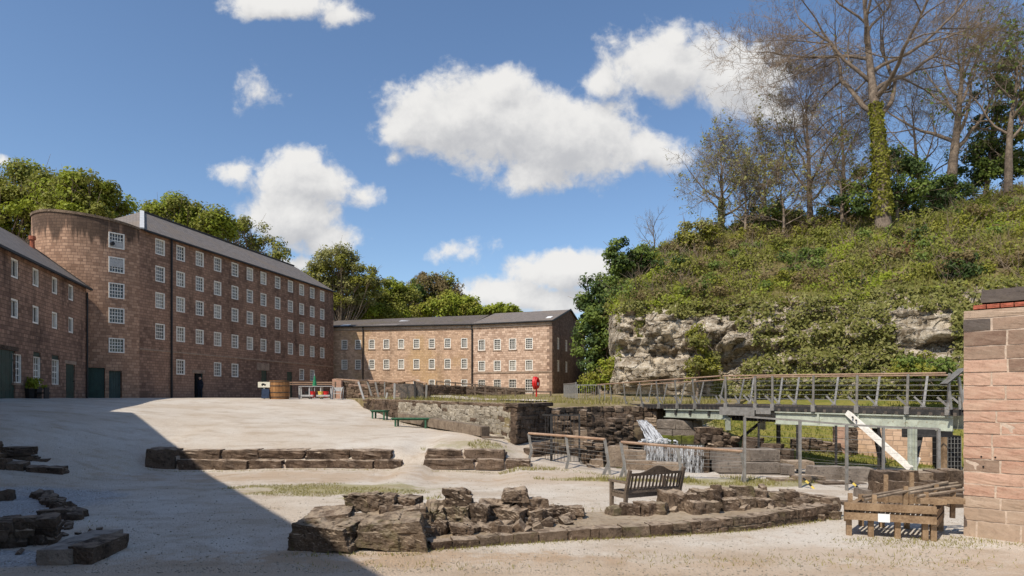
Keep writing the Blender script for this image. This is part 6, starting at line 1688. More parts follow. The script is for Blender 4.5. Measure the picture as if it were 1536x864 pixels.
# ------------------------------------------------------------------ footbridge
B0, B1, B2 = [Vector((*G(px, d), 0)) for px, d in ((903, 35.0), (1090, 24.0), (1442, 18.8))]
ZD = [-.40, -.28, -.36]
br = thing("footbridge", "steel footbridge with rust-coloured handrails and pale green girders over the wheel pit", "footbridge", (B1.x, B1.y, -.5))
def seg_frame(a, b):
    t = (b - a).normalized(); n = Vector((-t.y, t.x, 0))      # n points away from the viewer
    return t, n
BW = 1.9
spans = [(B0, B1, ZD[0], ZD[1], [.0, .13, .27, .42, .56, .70, .82]), (B1, B2, ZD[1], ZD[2], [.0, .155, .24, .43, .615, .81, .955])]
for a, b, za, zb, fs in spans:
    t, n = seg_frame(a, b); L = (b - a).length
    def q(f, w, z): 
        p = a + t * (L * f) + n * w; return Vector((p.x, p.y, za + (zb - za) * f + z))
    nb_ = int(L / .16)
    board = MB(); board.box((0, 0, 0), (.15, BW, .05)); bmesh_ = board.mesh("deck_board", MT['deck_wood'])
    for i in range(nb_):
        c = q((i + .5) / nb_, BW / 2, -.025 + sr.uniform(-.004, .004))
        link("deck_board", bmesh_, br, Matrix.Translation(c) @ Matrix.Rotation(math.atan2(t.y, t.x), 4, 'Z'))
    m = MB()
    for w in (.0, BW): m.beam(q(0, w, -.12), q(1, w, -.12), .07, .16)
    m.build("edge_beam", MT['dark_steel'], br)
    m = MB()
    for i in range(int(L / .3)): m.beam(q((i + .5) / int(L / .3), -.05, -.17), q((i + .5) / int(L / .3), BW, -.17), .09, .10)
    m.build("joist", MT['deck_wood'], br)
    for w, base_w in ((-.06, -.1), (BW + .06, BW + .1)):
        s = -1 if w < 0 else 1
        m = MB(); m.tube(q(0, w + s * .22, 1.06), q(1 if L < 8.0 and False else (1 if a is B0 else .955), w + s * .22, 1.06), .028, n=8); m.build("handrail", MT['rail_wood'], br)
        for f in fs:
            m = MB()
            m.beam(q(f, w, -.2), q(f + .012, w + s * .22, 1.05), .035, .07, up=(t.x, t.y, 0))
            m.beam(q(f, w, -.2), q(f, w - s * .0, .05), .12, .13, up=(t.x, t.y, 0))
            m.beam(q(f + .01, w, .0), q(f - .035 if L < 8 else f - .02, w + s * .03, .34), .03, .06, up=(t.x, t.y, 0))
            m.build("post", MT['steel'], br)
        m = MB()
        for k in range(5): m.tube(q(0, w + s * (.03 + .035 * k), .22 + k * .165), q(.955, w + s * (.03 + .035 * k), .22 + k * .165), .0045, n=4, caps=False)
        m.build("wire", MT['wire'], br)
    if a is B1:
        m = MB()
        for w in (.06, BW - .2):
            m.beam(q(.25, w, -.25), q(.97, w, -.25), .22, .04); m.beam(q(.25, w, -.45), q(.97, w, -.45), .05, .38); m.beam(q(.25, w, -.66), q(.97, w, -.66), .22, .04)
            for f in (.45, .62, .80): m.box(q(f, w, -.45), (.06, .2, .375), Matrix.Rotation(math.atan2(t.y, t.x), 3, 'Z'))
        m.build("girder", MT['girder'], br)
        m = MB()
        for w in (.2, BW - .3): m.beam(q(-.02, w, -.33), q(.245, w, -.33), .2, .2)
        m.build("girder", MT['steel'], br)
        m = MB()
        for i in range(14): m.beam(q(.02 + i * .019, .15, -.50), q(.02 + i * .019, BW - .2, -.50), .05, .24)
        m.build("cross_beam", MT['dark_steel'], br)
        m = MB(); m.beam(q(-.03, -.12, -.26), q(.155, -.12, -.26), .05, .3); m.beam(q(.162, -.12, -.22), q(.235, -.12, -.22), .05, .22); m.build("fascia_plate", MT['steel'], br)
        # raking props and the column
        foot = Vector((*G(1366, 18.9), -2.15))
        m = MB(); m.beam(q(.575, -.02, -.20), foot, .17, .10, up=(n.x, n.y, .2)); pr_ = m.build("prop", MT['white'], br, None)
        m = MB()
        for f_ in (.10, .16): p_ = q(.575, -.02, -.20).lerp(foot, f_); m.tube(p_ - n * .04 + Vector((-.02, -.05, .02)), p_ - n * .1 + Vector((-.02, -.06, .02)), .03, n=6)
        m.build("bolt", MT['iron'], pr_)
        m = MB(); m.beam(q(.63, BW - .3, -.7), Vector((foot.x + .1, foot.y + 1.6, -2.15)), .2, .12, up=(n.x, n.y, .2)); m.build("prop", MT['dark_steel'], br)
        m = MB()
        for dx in (0.0, .16): m.beam(foot + Vector((dx, .05, -.2)), foot + Vector((dx, .05, 1.28)), .07, .1)
        m.beam(foot + Vector((.08, .06, -.2)), foot + Vector((.08, .06, 1.28)), .1, .04); m.build("column", MT['girder'], br)
        m = MB(); m.beam(foot + Vector((.22, .3, 1.1)), foot + Vector((.75, .9, -.25)), .09, .07); m.build("brace", MT['steel'], br)
        m = MB(); m.beam(foot + Vector((.95, 1.0, 1.0)), foot + Vector((.3, .4, -.2)), .14, .08); m.build("brace", MT['dark_steel'], br)
        m = MB(); m.beam(foot + Vector((.25, .25, -.1)), foot + Vector((.45, .3, .3)), .08, .05); m.build("brace", MT['white'], br)
        m = MB(); m.beam(foot + Vector((-.05, .3, 1.05)), foot + Vector((1.5, .4, 1.05)), .1, .26); m.build("cross_beam", MT['dark_steel'], br)
        m = MB(); m.beam(q(.1, BW, -.5), q(-.03, BW - .6, -1.5), .14, .1); m.beam(q(.16, BW, -.4), q(.16, BW, -2.4), .12, .12); m.build("prop", MT['dark_steel'], br)
        # end frame with the sloping board
        fp = q(1, 0, 0)
    else:
        m = MB()
        for w in (.05, BW - .3):
            m.beam(q(.60, w, -.24), q(1.0, w, -.24), .24, .04); m.beam(q(.60, w, -.41), q(1.0, w, -.41), .05, .30); m.beam(q(.60, w, -.57), q(1.0, w, -.57), .24, .04)
            m.beam(q(1.0, w, -.5), q(.99, w + .1, -.98), .2, .12)
        m.build("girder", MT['girder'], br)
        for f in (.68, .78, .9):
            m = MB(); m.box(q(f, .1, -.36), (.1, .3, .22), Matrix.Rotation(math.atan2(t.y, t.x), 3, 'Z')); m.build("bracket", MT['dark_steel'], br)
lec = thing("information_lectern", "tilted grey information board on two steel legs at the end of the bridge", "sign", P(1430, 611, 18.7))
t, n = seg_frame(B1, B2)
c = P(1429, 566, 18.7)
m = MB(); Rl = Matrix.Rotation(math.atan2(t.y, t.x) + .5, 3, 'Z') @ Matrix.Rotation(-.75, 3, 'Y'); m.box(c, (.62, .5, .04), Rl); m.build("panel", MT['dark_steel'], lec)
m = MB(); m.box(c + Vector((0, 0, .035)), (.66, .54, .02), Rl); m.build("panel_frame", MT['steel'], lec)
for dx0, dx1 in ((-.17, -.05), (.14, .33)):
    m = MB(); m.beam(c + Vector((dx0, -.05, .0)), Vector((c.x + dx1, c.y, -.38)), .05, .08); m.beam(Vector((c.x + dx1 - .12, c.y, -.38)), c.lerp(Vector((c.x + dx1, c.y, -.38)), .6) + Vector((.0, 0, 0)), .04, .05); m.build("leg", MT['steel'], lec)

# ------------------------------------------------------------------ fences
mf = thing("mesh_fence", "tall wire fence on slim grey posts before the bridge", "fence", (*G(1117, 18.6), -2.52))
mp = [(1117, 18.6, -.585), (1200, 17.6, -.665), (1270, 17.0, -.75), (1325, 16.6, -.79), (1408, 16.1, -.82)]
tops = [Vector((*G(px, d), z)) for px, d, z in mp]
for k, p in enumerate(tops):
    m = MB(); g = gzf(p.x, p.y)
    m.beam(Vector((p.x, p.y, g - .1)), p, .065 if k != 3 else .05, .065); m.build("post", MT['steel'], mf)
    if k in (1, 2):
        m = MB()
        a_, b_ = Vector((p.x + .06, p.y - .05, g + .28)), Vector((p.x + .30, p.y - .2, g + .0))
        for j in range(4): m.beam(a_.lerp(b_, j / 4), a_.lerp(b_, (j + 1) / 4), .05, .05, mi=j % 2)
        m.build("hazard_brace", [MT['iron'], MT['yellow']], mf)
m = MB()
for a, b in zip(tops[:-1], tops[1:]): m.beam(a, b, .05, .05)
m.build("top_rail", MT['steel'], mf)
m = MB()
for a, b in zip(tops[:-1], tops[1:]):
    for k in range(1, 11):
        m.tube(a - Vector((0, 0, .17 * k)), b - Vector((0, 0, .17 * k)), .003, n=3, caps=False)
    L = (b - a).length
m.build("wire_mesh", MT['wire'], mf)
df = thing("steel_fence", "thin dark fence posts in the pit under the bridge", "fence", (*G(1195, 21.5), -2.6))
dp_ = [Vector((*G(px, d), 0)) for px, d in ((1138, 22.4), (1196, 21.4), (1254, 20.9), (1318, 20.3))]
for p in dp_:
    m = MB(); m.beam(Vector((p.x, p.y, -2.7)), Vector((p.x, p.y, -.95)), .06, .06); m.build("post", MT['dark_steel'], df)
m = MB()
for a, b in zip(dp_[:-1], dp_[1:]):
    for z in (-1.4, -1.8, -2.2): m.tube(a + Vector((0, 0, z)), b + Vector((0, 0, z)), .008, n=4)
m.build("wire", MT['wire'], df)

def kink_post(root, px, d, yt, lean=.10, kick=.14, twin=False, mat='steel'):
    g = Vector((*G(px, d), 0)); gz_ = gzf(g.x, g.y); top = (HY - yt) * d / F
    k = Vector((g.x + lean, g.y, gz_ + .36)); m = MB()
    m.beam(Vector((g.x, g.y, top)), k, .045, .09); m.beam(k, Vector((k.x - kick, k.y - .05, gz_ - .08)), .045, .09)
    if twin: m.beam(k, Vector((k.x + .06, k.y, gz_ - .08)), .04, .08)
    m.build("post", MT[mat], root); return Vector((g.x, g.y, top)), k
rf1 = thing("railing", "kinked grey posts with a rust-coloured handrail guarding the wheel pit", "railing", (*G(850, 21.2), -2.4))
pa = [kink_post(rf1, *a) for a in ((793, 22.3, 650), (849, 21.2, 654, .10, .12), (907, 19.8, 659, .12, .2, True))]
pb = [kink_post(rf1, *a) for a in ((931, 19.3, 663, .12, .16, True), (1016, 19.0, 670, .1, .12), (1112, 18.75, 677, .1, .12))]
for ps in (pa, pb):
    m = MB()
    for a, b in zip(ps[:-1], ps[1:]): m.tube(a[0], b[0] + (b[0] - a[0]).normalized() * .02, .042, n=8)
    m.build("handrail", MT['rail_wood'], rf1)
    m = MB()
    for a, b in zip(ps[:-1], ps[1:]):
        for k in range(1, 6):
            f = k / 5.5; m.tube(a[0].lerp(a[1], f), b[0].lerp(b[1], f), .006, n=4, caps=False)
    m.build("wire", MT['wire'], rf1)
def bar_panel(root, p0, p1, z0, z1, step, r, mat, posts=(0, 1), pr=.05):
    p0 = Vector((p0[0], p0[1], 0)); p1 = Vector((p1[0], p1[1], 0)); L = (p1 - p0).length
    m = MB()
    for z in (z0 + .08, z1): m.beam(p0 + Vector((0, 0, z)), p1 + Vector((0, 0, z)), .045, .045)
    m.build("rail", MT[mat], root)
    bar = MB(); bar.tube((0, 0, z0 + .08), (0, 0, z1), r, n=4); bm_ = bar.mesh("bar", MT[mat])
    for k in range(1, int(L / step)): link("bar", bm_, root, Matrix.Translation(p0.lerp(p1, k * step / L)))
    for f in posts:
        m = MB(); p = p0.lerp(p1, f); m.beam(p + Vector((0, 0, z0 - .1)), p + Vector((0, 0, z1 + .05)), pr, pr); m.build("post", MT[mat], root)
bg = thing("barred_gate", "dark upright-barred steel barrier behind the rusty handrail", "gate", (*G(826, 22.6), -2.4))
bar_panel(bg, G(814, 22.9), G(827, 22.6), -2.4, -.66, .13, .012, 'dark_steel', (1,), .09)
bar_panel(bg, G(827, 22.6), G(869, 22.5), -2.4, -.66, .115, .012, 'dark_steel', (1,), .06)
hb = thing("barred_gate", "grey barred crowd barrier on the terrace beside the bridge landing", "barrier", (*G(850, 37), -.1))
bar_panel(hb, G(846, 40), G(864, 36), -.15, .78, .13, .012, 'steel', (0, 1), .05)
bar_panel(hb, G(866, 36), G(907, 35.6), -.3, .66, .13, .012, 'steel', (0, 1), .05)
# wooden post and rail fence along the far mill
wf = thing("rail_fence", "brown post-and-rail fence on the terrace in front of the far mill", "fence", (*G(683, 52), -.1))
fpts = [(655, 572.5, 587, 56), (683, 574.5, 590, 52.5), (712.5, 577, 594, 49.5), (728, 579, 595.5, 48), (744, 581, 596, 46.5), (759, 583, 596.5, 45.2), (773, 585, 597, 44), (800, 587.5, 597, 43), (826, 588, 598, 42)]
for px, yt, yb, d in fpts:
    m = MB(); m.beam(P(px, yb + 2, d), P(px, yt - 1.5, d), .12, .12); m.build("post", MT['bench_wood'], wf)
m = MB()
for a, b in zip(fpts[:-1], fpts[1:]):
    for o_ in (.0, .52): m.beam(P(a[0], a[1], a[3]) - Vector((0, .07, o_)), P(b[0], b[1], b[3]) - Vector((0, .07, o_)), .05, .10)
m.build("rail", MT['bench_wood'], wf)
# leaning posts of the terrace railing above the low wall
tf = thing("railing", "leaning pale posts with a brown handrail around the head of the terrace", "railing", (*G(545, 39), -.2))
lp_ = [(537.5, 572.5, 546, 598, 39.0, 'white_grey'), (551, 572, 557.5, 593, 42.5, 'steel'), (563, 573, 568, 595, 41.5, 'steel'), (577, 573, 577, 594, 41, 'steel'), (592, 575, 591.5, 597, 39.5, 'white_grey'), (622, 572, 623, 599, 38, 'dark_steel'), (640, 577, 639, 599, 37, 'steel')]
tops_ = []
for x0, y0, x1, y1, d, mt in lp_:
    m = MB(); m.beam(P(x1, y1 + 1, d), P(x0, y0, d), .07, .11); m.build("post", MT[mt], tf); tops_.append(P(x0, y0, d))
m = MB(); m.beam(P(581, 589, 39.5), P(579, 598, 39.5), .08, .1); m.build("post", MT['white_grey'], tf)
m = MB()
for a, b in zip([P(505, 570, 46)] + tops_[:-1], tops_): m.tube(a + Vector((0, 0, .06)), b + Vector((0, 0, .06)), .05, n=6)
m.build("handrail", MT['rail_wood'], tf)
m = MB()
for k in range(26): p = P(592 + k * 1.7, 576, 39.3 - k * .06); m.tube(p, p - Vector((0, 0, .85)), .013, n=4)
m.build("bars", MT['steel'], tf)
# stone parapets behind it
pw = thing("stone_wall", "dim stone parapet with a rounded pink pier behind the leaning posts", "wall", (*G(505, 47), -.2))
stone_wall(pw, G(511, 47.5), G(605, 46.0), -.5, 1.15, .22, (.35, .7), .4, 'ruin', alt=('ashlar_brown', .3))
stone_wall(pw, G(605, 46), G(700, 50.0), -.5, lambda f: .98 - .18 * f, .22, (.35, .7), .4, 'dark_ruin', alt=('ruin', .4))
hero(pw, 498, 568, 512, 600, 47.0, .6, 501, 'ashlar_pink', 6, .02, .2, .2, 0, name="pier_stone")
pw2 = thing("stone_wall", "low dark parapet wall before the ground floor of the far mill", "wall", (*G(720, 60), .0))
stone_wall(pw2, G(640, 60), G(788, 59.5), -.2, lambda f: 1.15 - .35 * f, .25, (.4, .8), .4, 'dark_ruin', alt=('ruin', .4))
gs = thing("stone_block", "dark upright stone among the leaning posts of the terrace railing", "stone", (*G(604, 39.5), -.2))
for x0, y0, x1, y1, d in ((600, 580, 610, 600, 39.6), (612, 578, 622, 600, 39.8), (622, 574, 634, 600, 40.2), (632, 588, 645, 600, 38.6)): hero(gs, x0, y0, x1, y1, d, .4, 520 + x0, 'dark_ruin', 4, .06, .2, .8, name="stone")
bw3 = thing("stone_wall", "small brown wall among bushes right of the far mill gable", "wall", (*G(895, 60), .2))
stone_wall(bw3, G(888, 62), G(915, 60), -.2, 3.5, .35, (.5, 1.0), .4, 'tan_stone', 'block')

# ------------------------------------------------------------------ yard furniture
# bench
BR = Vector((*G(939, 13.3), 0)); bt = Vector((.90, .44, 0)).normalized(); bs = Vector((-bt.y, bt.x, 0)); bz = -2.47
bench = thing("garden_bench", "weathered wooden bench with a humped back turned away by the ruined stones", "bench", (BR.x, BR.y, bz))
BLn = 1.5
def bq(u, w, z): p = BR + bt * u + bs * w; return Vector((p.x, p.y, bz + z))
for u in (.03, BLn - .03):
    m = MB(); m.beam(bq(u, .08, -.03), bq(u, .04, .42), .07, .07, up=(bt.x, bt.y, 0)); m.beam(bq(u, .04, .42), bq(u, -.10, .93), .07, .065, up=(bt.x, bt.y, 0)); m.build("leg", MT['bench_wood'], bench)
    m = MB(); m.beam(bq(u, .56, -.03), bq(u, .56, .63), .07, .07, up=(bt.x, bt.y, 0)); m.build("leg", MT['bench_wood'], bench)
    m = MB(); m.beam(bq(u, -.04, .655), bq(u, .64, .645), .085, .045); m.build("arm", MT['bench_wood'], bench)
    m = MB(); m.beam(bq(u, .06, .36), bq(u, .55, .36), .04, .09); m.beam(bq(u, .08, .12), bq(u, .55, .12), .035, .05); m.build("side_rail", MT['bench_wood'], bench)
for k in range(6):
    m = MB(); w = .10 + k * .088; m.beam(bq(.0, w, .425 + .012 * abs(k - 2.5) / 2.5), bq(BLn, w, .425 + .012 * abs(k - 2.5) / 2.5), .07, .025); m.build("seat_slat", MT['bench_wood'], bench)
m = MB(); m.beam(bq(0, .58, .37), bq(BLn, .58, .37), .035, .09); m.beam(bq(0, .06, .37), bq(BLn, .06, .37), .035, .09); m.build("seat_rail", MT['bench_wood'], bench)
def backw(z): return .04 - .14 * (z - .42) / .51
def arch(f): 
    x = abs(f - .5) * 2
    return .86 + .14 * (0.5 + 0.5 * math.cos(math.pi * min(1, x / .62)))
m = MB(); nb_ = 28
for i in range(nb_):
    f0, f1 = i / nb_, (i + 1) / nb_
    for s in (0, 1):
        pass
    a0, a1 = arch(f0), arch(f1); lo = .80
    W0, W1 = .022, -.022
    q8 = [bq(BLn * f0, backw(lo) + W0, lo), bq(BLn * f1, backw(lo) + W0, lo), bq(BLn * f1, backw(lo) + W1, lo), bq(BLn * f0, backw(lo) + W1, lo),
          bq(BLn * f0, backw(a0) + W0, a0), bq(BLn * f1, backw(a1) + W0, a1), bq(BLn * f1, backw(a1) + W1, a1), bq(BLn * f0, backw(a0) + W1, a0)]
    for fc_ in ((0, 3, 2, 1), (4, 5, 6, 7), (3, 0, 4, 7) if i == 0 else None, (1, 2, 6, 5) if i == nb_ - 1 else None, (0, 1, 5, 4), (2, 3, 7, 6)):
        if fc_: m.face([q8[j] for j in fc_])
m.build("top_rail", MT['bench_wood'], bench)
m = MB(); m.beam(bq(.03, backw(.47), .47), bq(BLn - .03, backw(.47), .47), .04, .075); m.build("back_rail", MT['bench_wood'], bench)
for k in range(14):
    u = .13 + k * (BLn - .26) / 13; m = MB(); m.beam(bq(u, backw(.5), .5), bq(u, backw(.82), .82), .02, .042, up=(bs.x, bs.y, 0)); m.build("back_slat", MT['bench_wood'], bench)
# timber frame by the pink wall
TA, TB = Vector((*G(1266, 11.75), 0)), Vector((*G(1404, 11.25), 0)); tt_ = (TB - TA).normalized(); tn_ = Vector((-tt_.y, tt_.x, 0)); TL = (TB - TA).length
tz = -2.6
tfm = thing("timber_frame", "low tan timber staging with upright pegs and loose poles by the pink wall", "timber frame", (TA.x, TA.y, tz))
tn2 = (Vector((*G(1444, 11.9), 0)) - TB).normalized(); TD = (Vector((*G(1444, 11.9), 0)) - TB).length
tn_ = Vector((tn2.x * .55 + tn_.x * .45, tn2.y * .55 + tn_.y * .45, 0)).normalized()
def tq(u, w, z): p = TA + tt_ * u + tn_ * w; return Vector((p.x, p.y, tz + z))
for w in (0, 1.25):
    for z in (.58, .40):
        m = MB(); m.beam(tq(0, w, z), tq(TL, w, z), .10, .13); m.build("long_rail", MT['new_wood'], tfm)
for u in (0.03, TL - .03):
    for z in (.50, .34):
        m = MB(); m.beam(tq(u, .06, z), tq(u, 1.2, z), .09, .12); m.build("end_rail", MT['new_wood'], tfm)
for u in (.06, .42, .85, 1.28, TL - .05):
    m = MB(); m.beam(tq(u, .1, -.05), tq(u, .1, .36), .09, .09, up=(tt_.x, tt_.y, 0)); m.build("leg", MT['new_wood'], tfm)
    m = MB(); m.beam(tq(u, 1.2, -.05), tq(u, 1.2, .36), .09, .09, up=(tt_.x, tt_.y, 0)); m.build("leg", MT['new_wood'], tfm)
for u, w, h in ((.07, .12, .80), (.45, .2, .78), (.48, 1.2, 1.06), (.90, .6, .92), (.92, 1.2, 1.12), (1.25, .4, .85), (TL - .1, .9, .95), (TL + .18, .8, .9)):
    m = MB(); m.beam(tq(u, w, .34), tq(u + .01, w, h), .075, .075, up=(tt_.x, tt_.y, 0)); m.build("peg", MT['new_wood'], tfm)
for k in range(18):
    u = .06 + k * (TL - .1) / 17; m = MB(); m.beam(tq(u, -.01, .49), tq(u, 1.26, .49), .045, .045); m.build("slat", MT['bench_wood'], tfm)
for k, (a, b) in enumerate(((tq(.25, .3, .72), tq(1.55, 1.0, .98)), (tq(.3, .2, .68), tq(1.3, .8, .92)), (tq(1.0, .4, .82), tq(1.75, 1.1, .92)), (tq(1.15, .3, .78), tq(1.9, .95, .88)), (tq(.7, .6, .80), tq(1.7, 1.15, .96)))):
    m = MB(); m.tube(a, b, .03, .03, 6); tag(m.build("pole", MT['old_timber'], None, a), ["long pole lying lowest across the timber staging", "short pole resting at the outer edge of the timber staging", "pole lying over the inner end of the staging", "pole nearest the pink wall on the staging", "thin pole in the middle of the pile on the staging"][k], "pole", "poles lying on the timber staging")
for k, (u, w) in enumerate(((1.35, .35), (1.62, .55))):
    m = MB(); m.box(tq(u, w, .70), (.42, .22, .1), Matrix.Rotation(math.atan2(tt_.y, tt_.x) + .1, 3, 'Z')); tag(m.build("offcut", MT['new_wood'], None, tq(u, w, .65)), ["tan wood offcut lying under the pile of poles", "tan wood offcut beside the end peg of the staging"][k], "offcut", "offcuts lying on the timber staging")
m = MB(); c = tq(.66, -.065, .40); m.box(c, (.19, .008, .15), Matrix.Rotation(math.atan2(tt_.y, tt_.x), 3, 'Z')); m.build("paper_notice", MT['paper'], tfm)
# timber beam and green benches along the low wall
a, b = P(602, 616, 32.5), P(727, 644, 24.2)
a.z = gzf(a.x, a.y) + .24; b.z = gzf(b.x, b.y) + .25
tbm = thing("timber_beam", "huge old squared timber lying along the low rubble wall", "timber beam", (b.x, b.y, b.z - .25))
m = MB()
nseg = 14; prev = None
for i in range(nseg):
    p, q_ = a.lerp(b, i / nseg), a.lerp(b, (i + 1) / nseg); m.beam(p, q_, .36 + .012 * math.sin(i * 2.1), .38 + .015 * math.sin(i * 1.3))
m.build("beam_body", MT['old_timber'], tbm)
m = MB(); bd_ = (b - a).normalized(); m.beam(b, b + bd_ * .10, .33, .35); m.build("sawn_end", MT['bench_wood'], tbm)
m = MB(); m.beam(b + Vector((-.1, -.25, -.2)), b + Vector((.75, -.45, -.22)), .09, .08); m.build("bearer", MT['bench_wood'], tbm)
def green_bench(x0, x1, ys, d, dd, label):
    p, q_ = P(x0, ys, d), P(x1, ys, d + dd); g = gzf(p.x, p.y)
    r = thing("backless_bench", label, "bench", (p.x, p.y, g), "green backless benches")
    t = (q_ - p).normalized(); n_ = Vector((-t.y, t.x, 0))
    for k in range(3): m = MB(); m.beam(p + n_ * (k * .13), q_ + n_ * (k * .13), .115, .05); m.build("seat_plank", MT['bench_green'], r)
    for f in (.1, .88):
        for w in (.03, .25):
            c = p.lerp(q_, f) + n_ * w; m = MB(); m.beam(Vector((c.x, c.y, min(gzf(c.x, c.y), c.z - .3) - .03)), Vector((c.x, c.y, c.z - .02)), .08, .08); m.build("leg", MT['bench_green'], r)
    m = MB(); m.beam(p + n_ * .13 - Vector((0, 0, .06)), q_ + n_ * .13 - Vector((0, 0, .06)), .22, .06); m.build("seat_rail", MT['bench_green'], r)
green_bench(587, 645, 627.5, 29.5, -.8, "green backless bench nearest the big timber beam")
green_bench(556, 578, 616, 33.5, -.6, "green backless bench against the dark end of the low wall")
# barrel
bc = Vector((*G(419, 42), 0)); bz_ = gzf(bc.x, bc.y) - .02
brl = thing("barrel", "big cut-down oak barrel standing on the gravel before the tall mill", "barrel", (bc.x, bc.y, bz_))
HB = 1.22
for k in range(20):
    a0, a1 = 2 * math.pi * k / 20, 2 * math.pi * (k + .94) / 20; m = MB(); zs = [0, .25, .6, 1.0, HB]; rs_ = [.60, .64, .66, .65, .62]
    for i in range(4):
        def bp(a_, r_, z_): return Vector((bc.x + r_ * math.cos(a_), bc.y + r_ * math.sin(a_), bz_ + z_))
        m.face([bp(a0, rs_[i], zs[i]), bp(a1, rs_[i], zs[i]), bp(a1, rs_[i + 1], zs[i + 1]), bp(a0, rs_[i + 1], zs[i + 1])])
        m.face([bp(a1, rs_[i] - .05, zs[i]), bp(a0, rs_[i] - .05, zs[i]), bp(a0, rs_[i + 1] - .05, zs[i + 1]), bp(a1, rs_[i + 1] - .05, zs[i + 1])])
        m.face([bp(a0, rs_[i] - .05, zs[i]), bp(a0, rs_[i], zs[i]), bp(a0, rs_[i + 1], zs[i + 1]), bp(a0, rs_[i + 1] - .05, zs[i + 1])])
        m.face([bp(a1, rs_[i], zs[i]), bp(a1, rs_[i] - .05, zs[i]), bp(a1, rs_[i + 1] - .05, zs[i + 1]), bp(a1, rs_[i + 1], zs[i + 1])])
    m.face([bp(a0, rs_[4], HB), bp(a1, rs_[4], HB), bp(a1, rs_[4] - .05, HB), bp(a0, rs_[4] - .05, HB)])
    m.build("stave", MT['barrel_wood'], brl)
for z, r in ((.12, .632), (.42, .665), (.85, .67), (1.12, .655)):
    m = MB()
    for k in range(24):
        a0, a1 = 2 * math.pi * k / 24, 2 * math.pi * (k + 1) / 24
        m.face([Vector((bc.x + r * math.cos(a_), bc.y + r * math.sin(a_), bz_ + z + o_)) for a_, o_ in ((a0, 0), (a1, 0), (a1, .05), (a0, .05))])
    m.build("hoop", MT['dark_steel'], brl)
m = MB(); m.tube((bc.x, bc.y, bz_ + .95), (bc.x, bc.y, bz_ + 1.0), .58, n=20); m.build("barrel_filling", MT['bed'], brl)
# cream notice on a post, with a dark blue board below it
c = P(396, 577, 41.5)
sg = thing("notice_board", "cream notice with black drawing on a post left of the barrel", "sign", (c.x, c.y, -.15))
m = MB(); m.box(c, (.78, .04, .36)); m.build("board", MT['cream'], sg)
m = MB(); m.beam((c.x, c.y + .05, -.15), (c.x, c.y + .05, c.z + .1), .07, .07); m.build("post", MT['white_grey'], sg)
m = MB(); m.box(c + Vector((-.02, -.024, -.0)), (.30, .006, .07)); m.box(c + Vector((-.05, -.0245, .06)), (.16, .006, .06))
for dx in (-.1, .07): m.tube(c + Vector((dx, -.02, -.05)), c + Vector((dx, -.028, -.05)), .035, n=8)
m.build("print", MT['black'], sg)
m = MB(); m.box((c.x + .12, c.y - .06, .2), (.5, .05, .62), Matrix.Rotation(-.12, 3, 'X')); m.build("lower_board", plain("navy_board", (.02, .035, .07, 1), .6, .3, 5.0), sg)
# pavement board with pink print
c = P(322, 586, 56)
ab_ = thing("pavement_sign", "pink and violet pavement board standing at the tall mill wall", "sign", (c.x, c.y, -.12))
for s in (-1, 1):
    m = MB(); Rb = Matrix.Rotation(.25 * s, 3, 'X'); m.box(Vector((c.x, c.y + s * .14, .36)), (.72, .04, .96), Rb); pn_ = m.build("panel", MT['cream'] if s > 0 else MT['white_grey'], ab_)
    m = MB(); m.box(Vector((c.x, c.y + s * .16, .36)) + Vector((0, s * .012, 0)), (.6, .03, .8), Rb); m.build("print", MT['pink_print'], pn_)
m = MB(); m.beam((c.x + .42, c.y - .1, -.12), (c.x + .36, c.y, .8), .05, .05); m.build("strut", MT['white_grey'], ab_)
# trestle tables, barrier and bits before the tall mill
tx = thing("trestle_table", "long grey trestle table beside the barrel with bric-a-brac under it", "table", (*G(470, 43), -.2))
a, b = P(448, 579.5, 43), P(498, 579.5, 43.5)
for k in range(3): m = MB(); m.beam(a + Vector((0, .2 * k, 0)), b + Vector((0, .2 * k, 0)), .18, .05); m.build("table_plank", MT['white_grey'], tx)
for f in (.02, .32, .66, .97):
    p = a.lerp(b, f); m = MB()
    for w in (0, .4): m.beam(Vector((p.x, p.y + w, -.2)), Vector((p.x, p.y + w, p.z)), .08, .08)
    m.beam(Vector((p.x, p.y, .1)), Vector((p.x, p.y + .4, .1)), .05, .05); m.build("leg", MT['white_grey'], tx)
m = MB(); m.beam(P(452, 593.5, 43), P(470, 593.5, 43), .3, .12); m.beam(P(475, 593.5, 43.1), P(495, 593.5, 43.2), .3, .12); m.build("foot_board", MT['white_grey'], tx)
rb = thing("rail_fence", "brown two-rail barrier behind the trestle table", "fence", (*G(470, 46), -.2))
for y in (573.5, 576.5): m = MB(); m.beam(P(432, y, 45.5), P(505, y, 46), .06, .07); m.build("rail", MT['rail_wood'], rb)
for px in (434, 468, 503): m = MB(); m.beam(P(px, 597, 45.8), P(px, 572.5, 45.8), .08, .08); m.build("post", MT['bench_wood'], rb)
pu = thing("parasol", "folded green parasol standing behind the trestle table", "parasol", (*G(472, 45), -.2))
c = P(472, 570, 45)
m = MB(); m.tube((c.x, c.y, -.2), (c.x, c.y, 1.6), .025, n=8); m.build("pole", MT['white_grey'], pu)
m = MB(); m.tube((c.x, c.y, .75), (c.x, c.y, 1.0), .15, .13, 10); m.tube((c.x, c.y, 1.0), (c.x, c.y, 1.5), .13, .03, 10); m.build("canopy", MT['green_canvas'], pu)
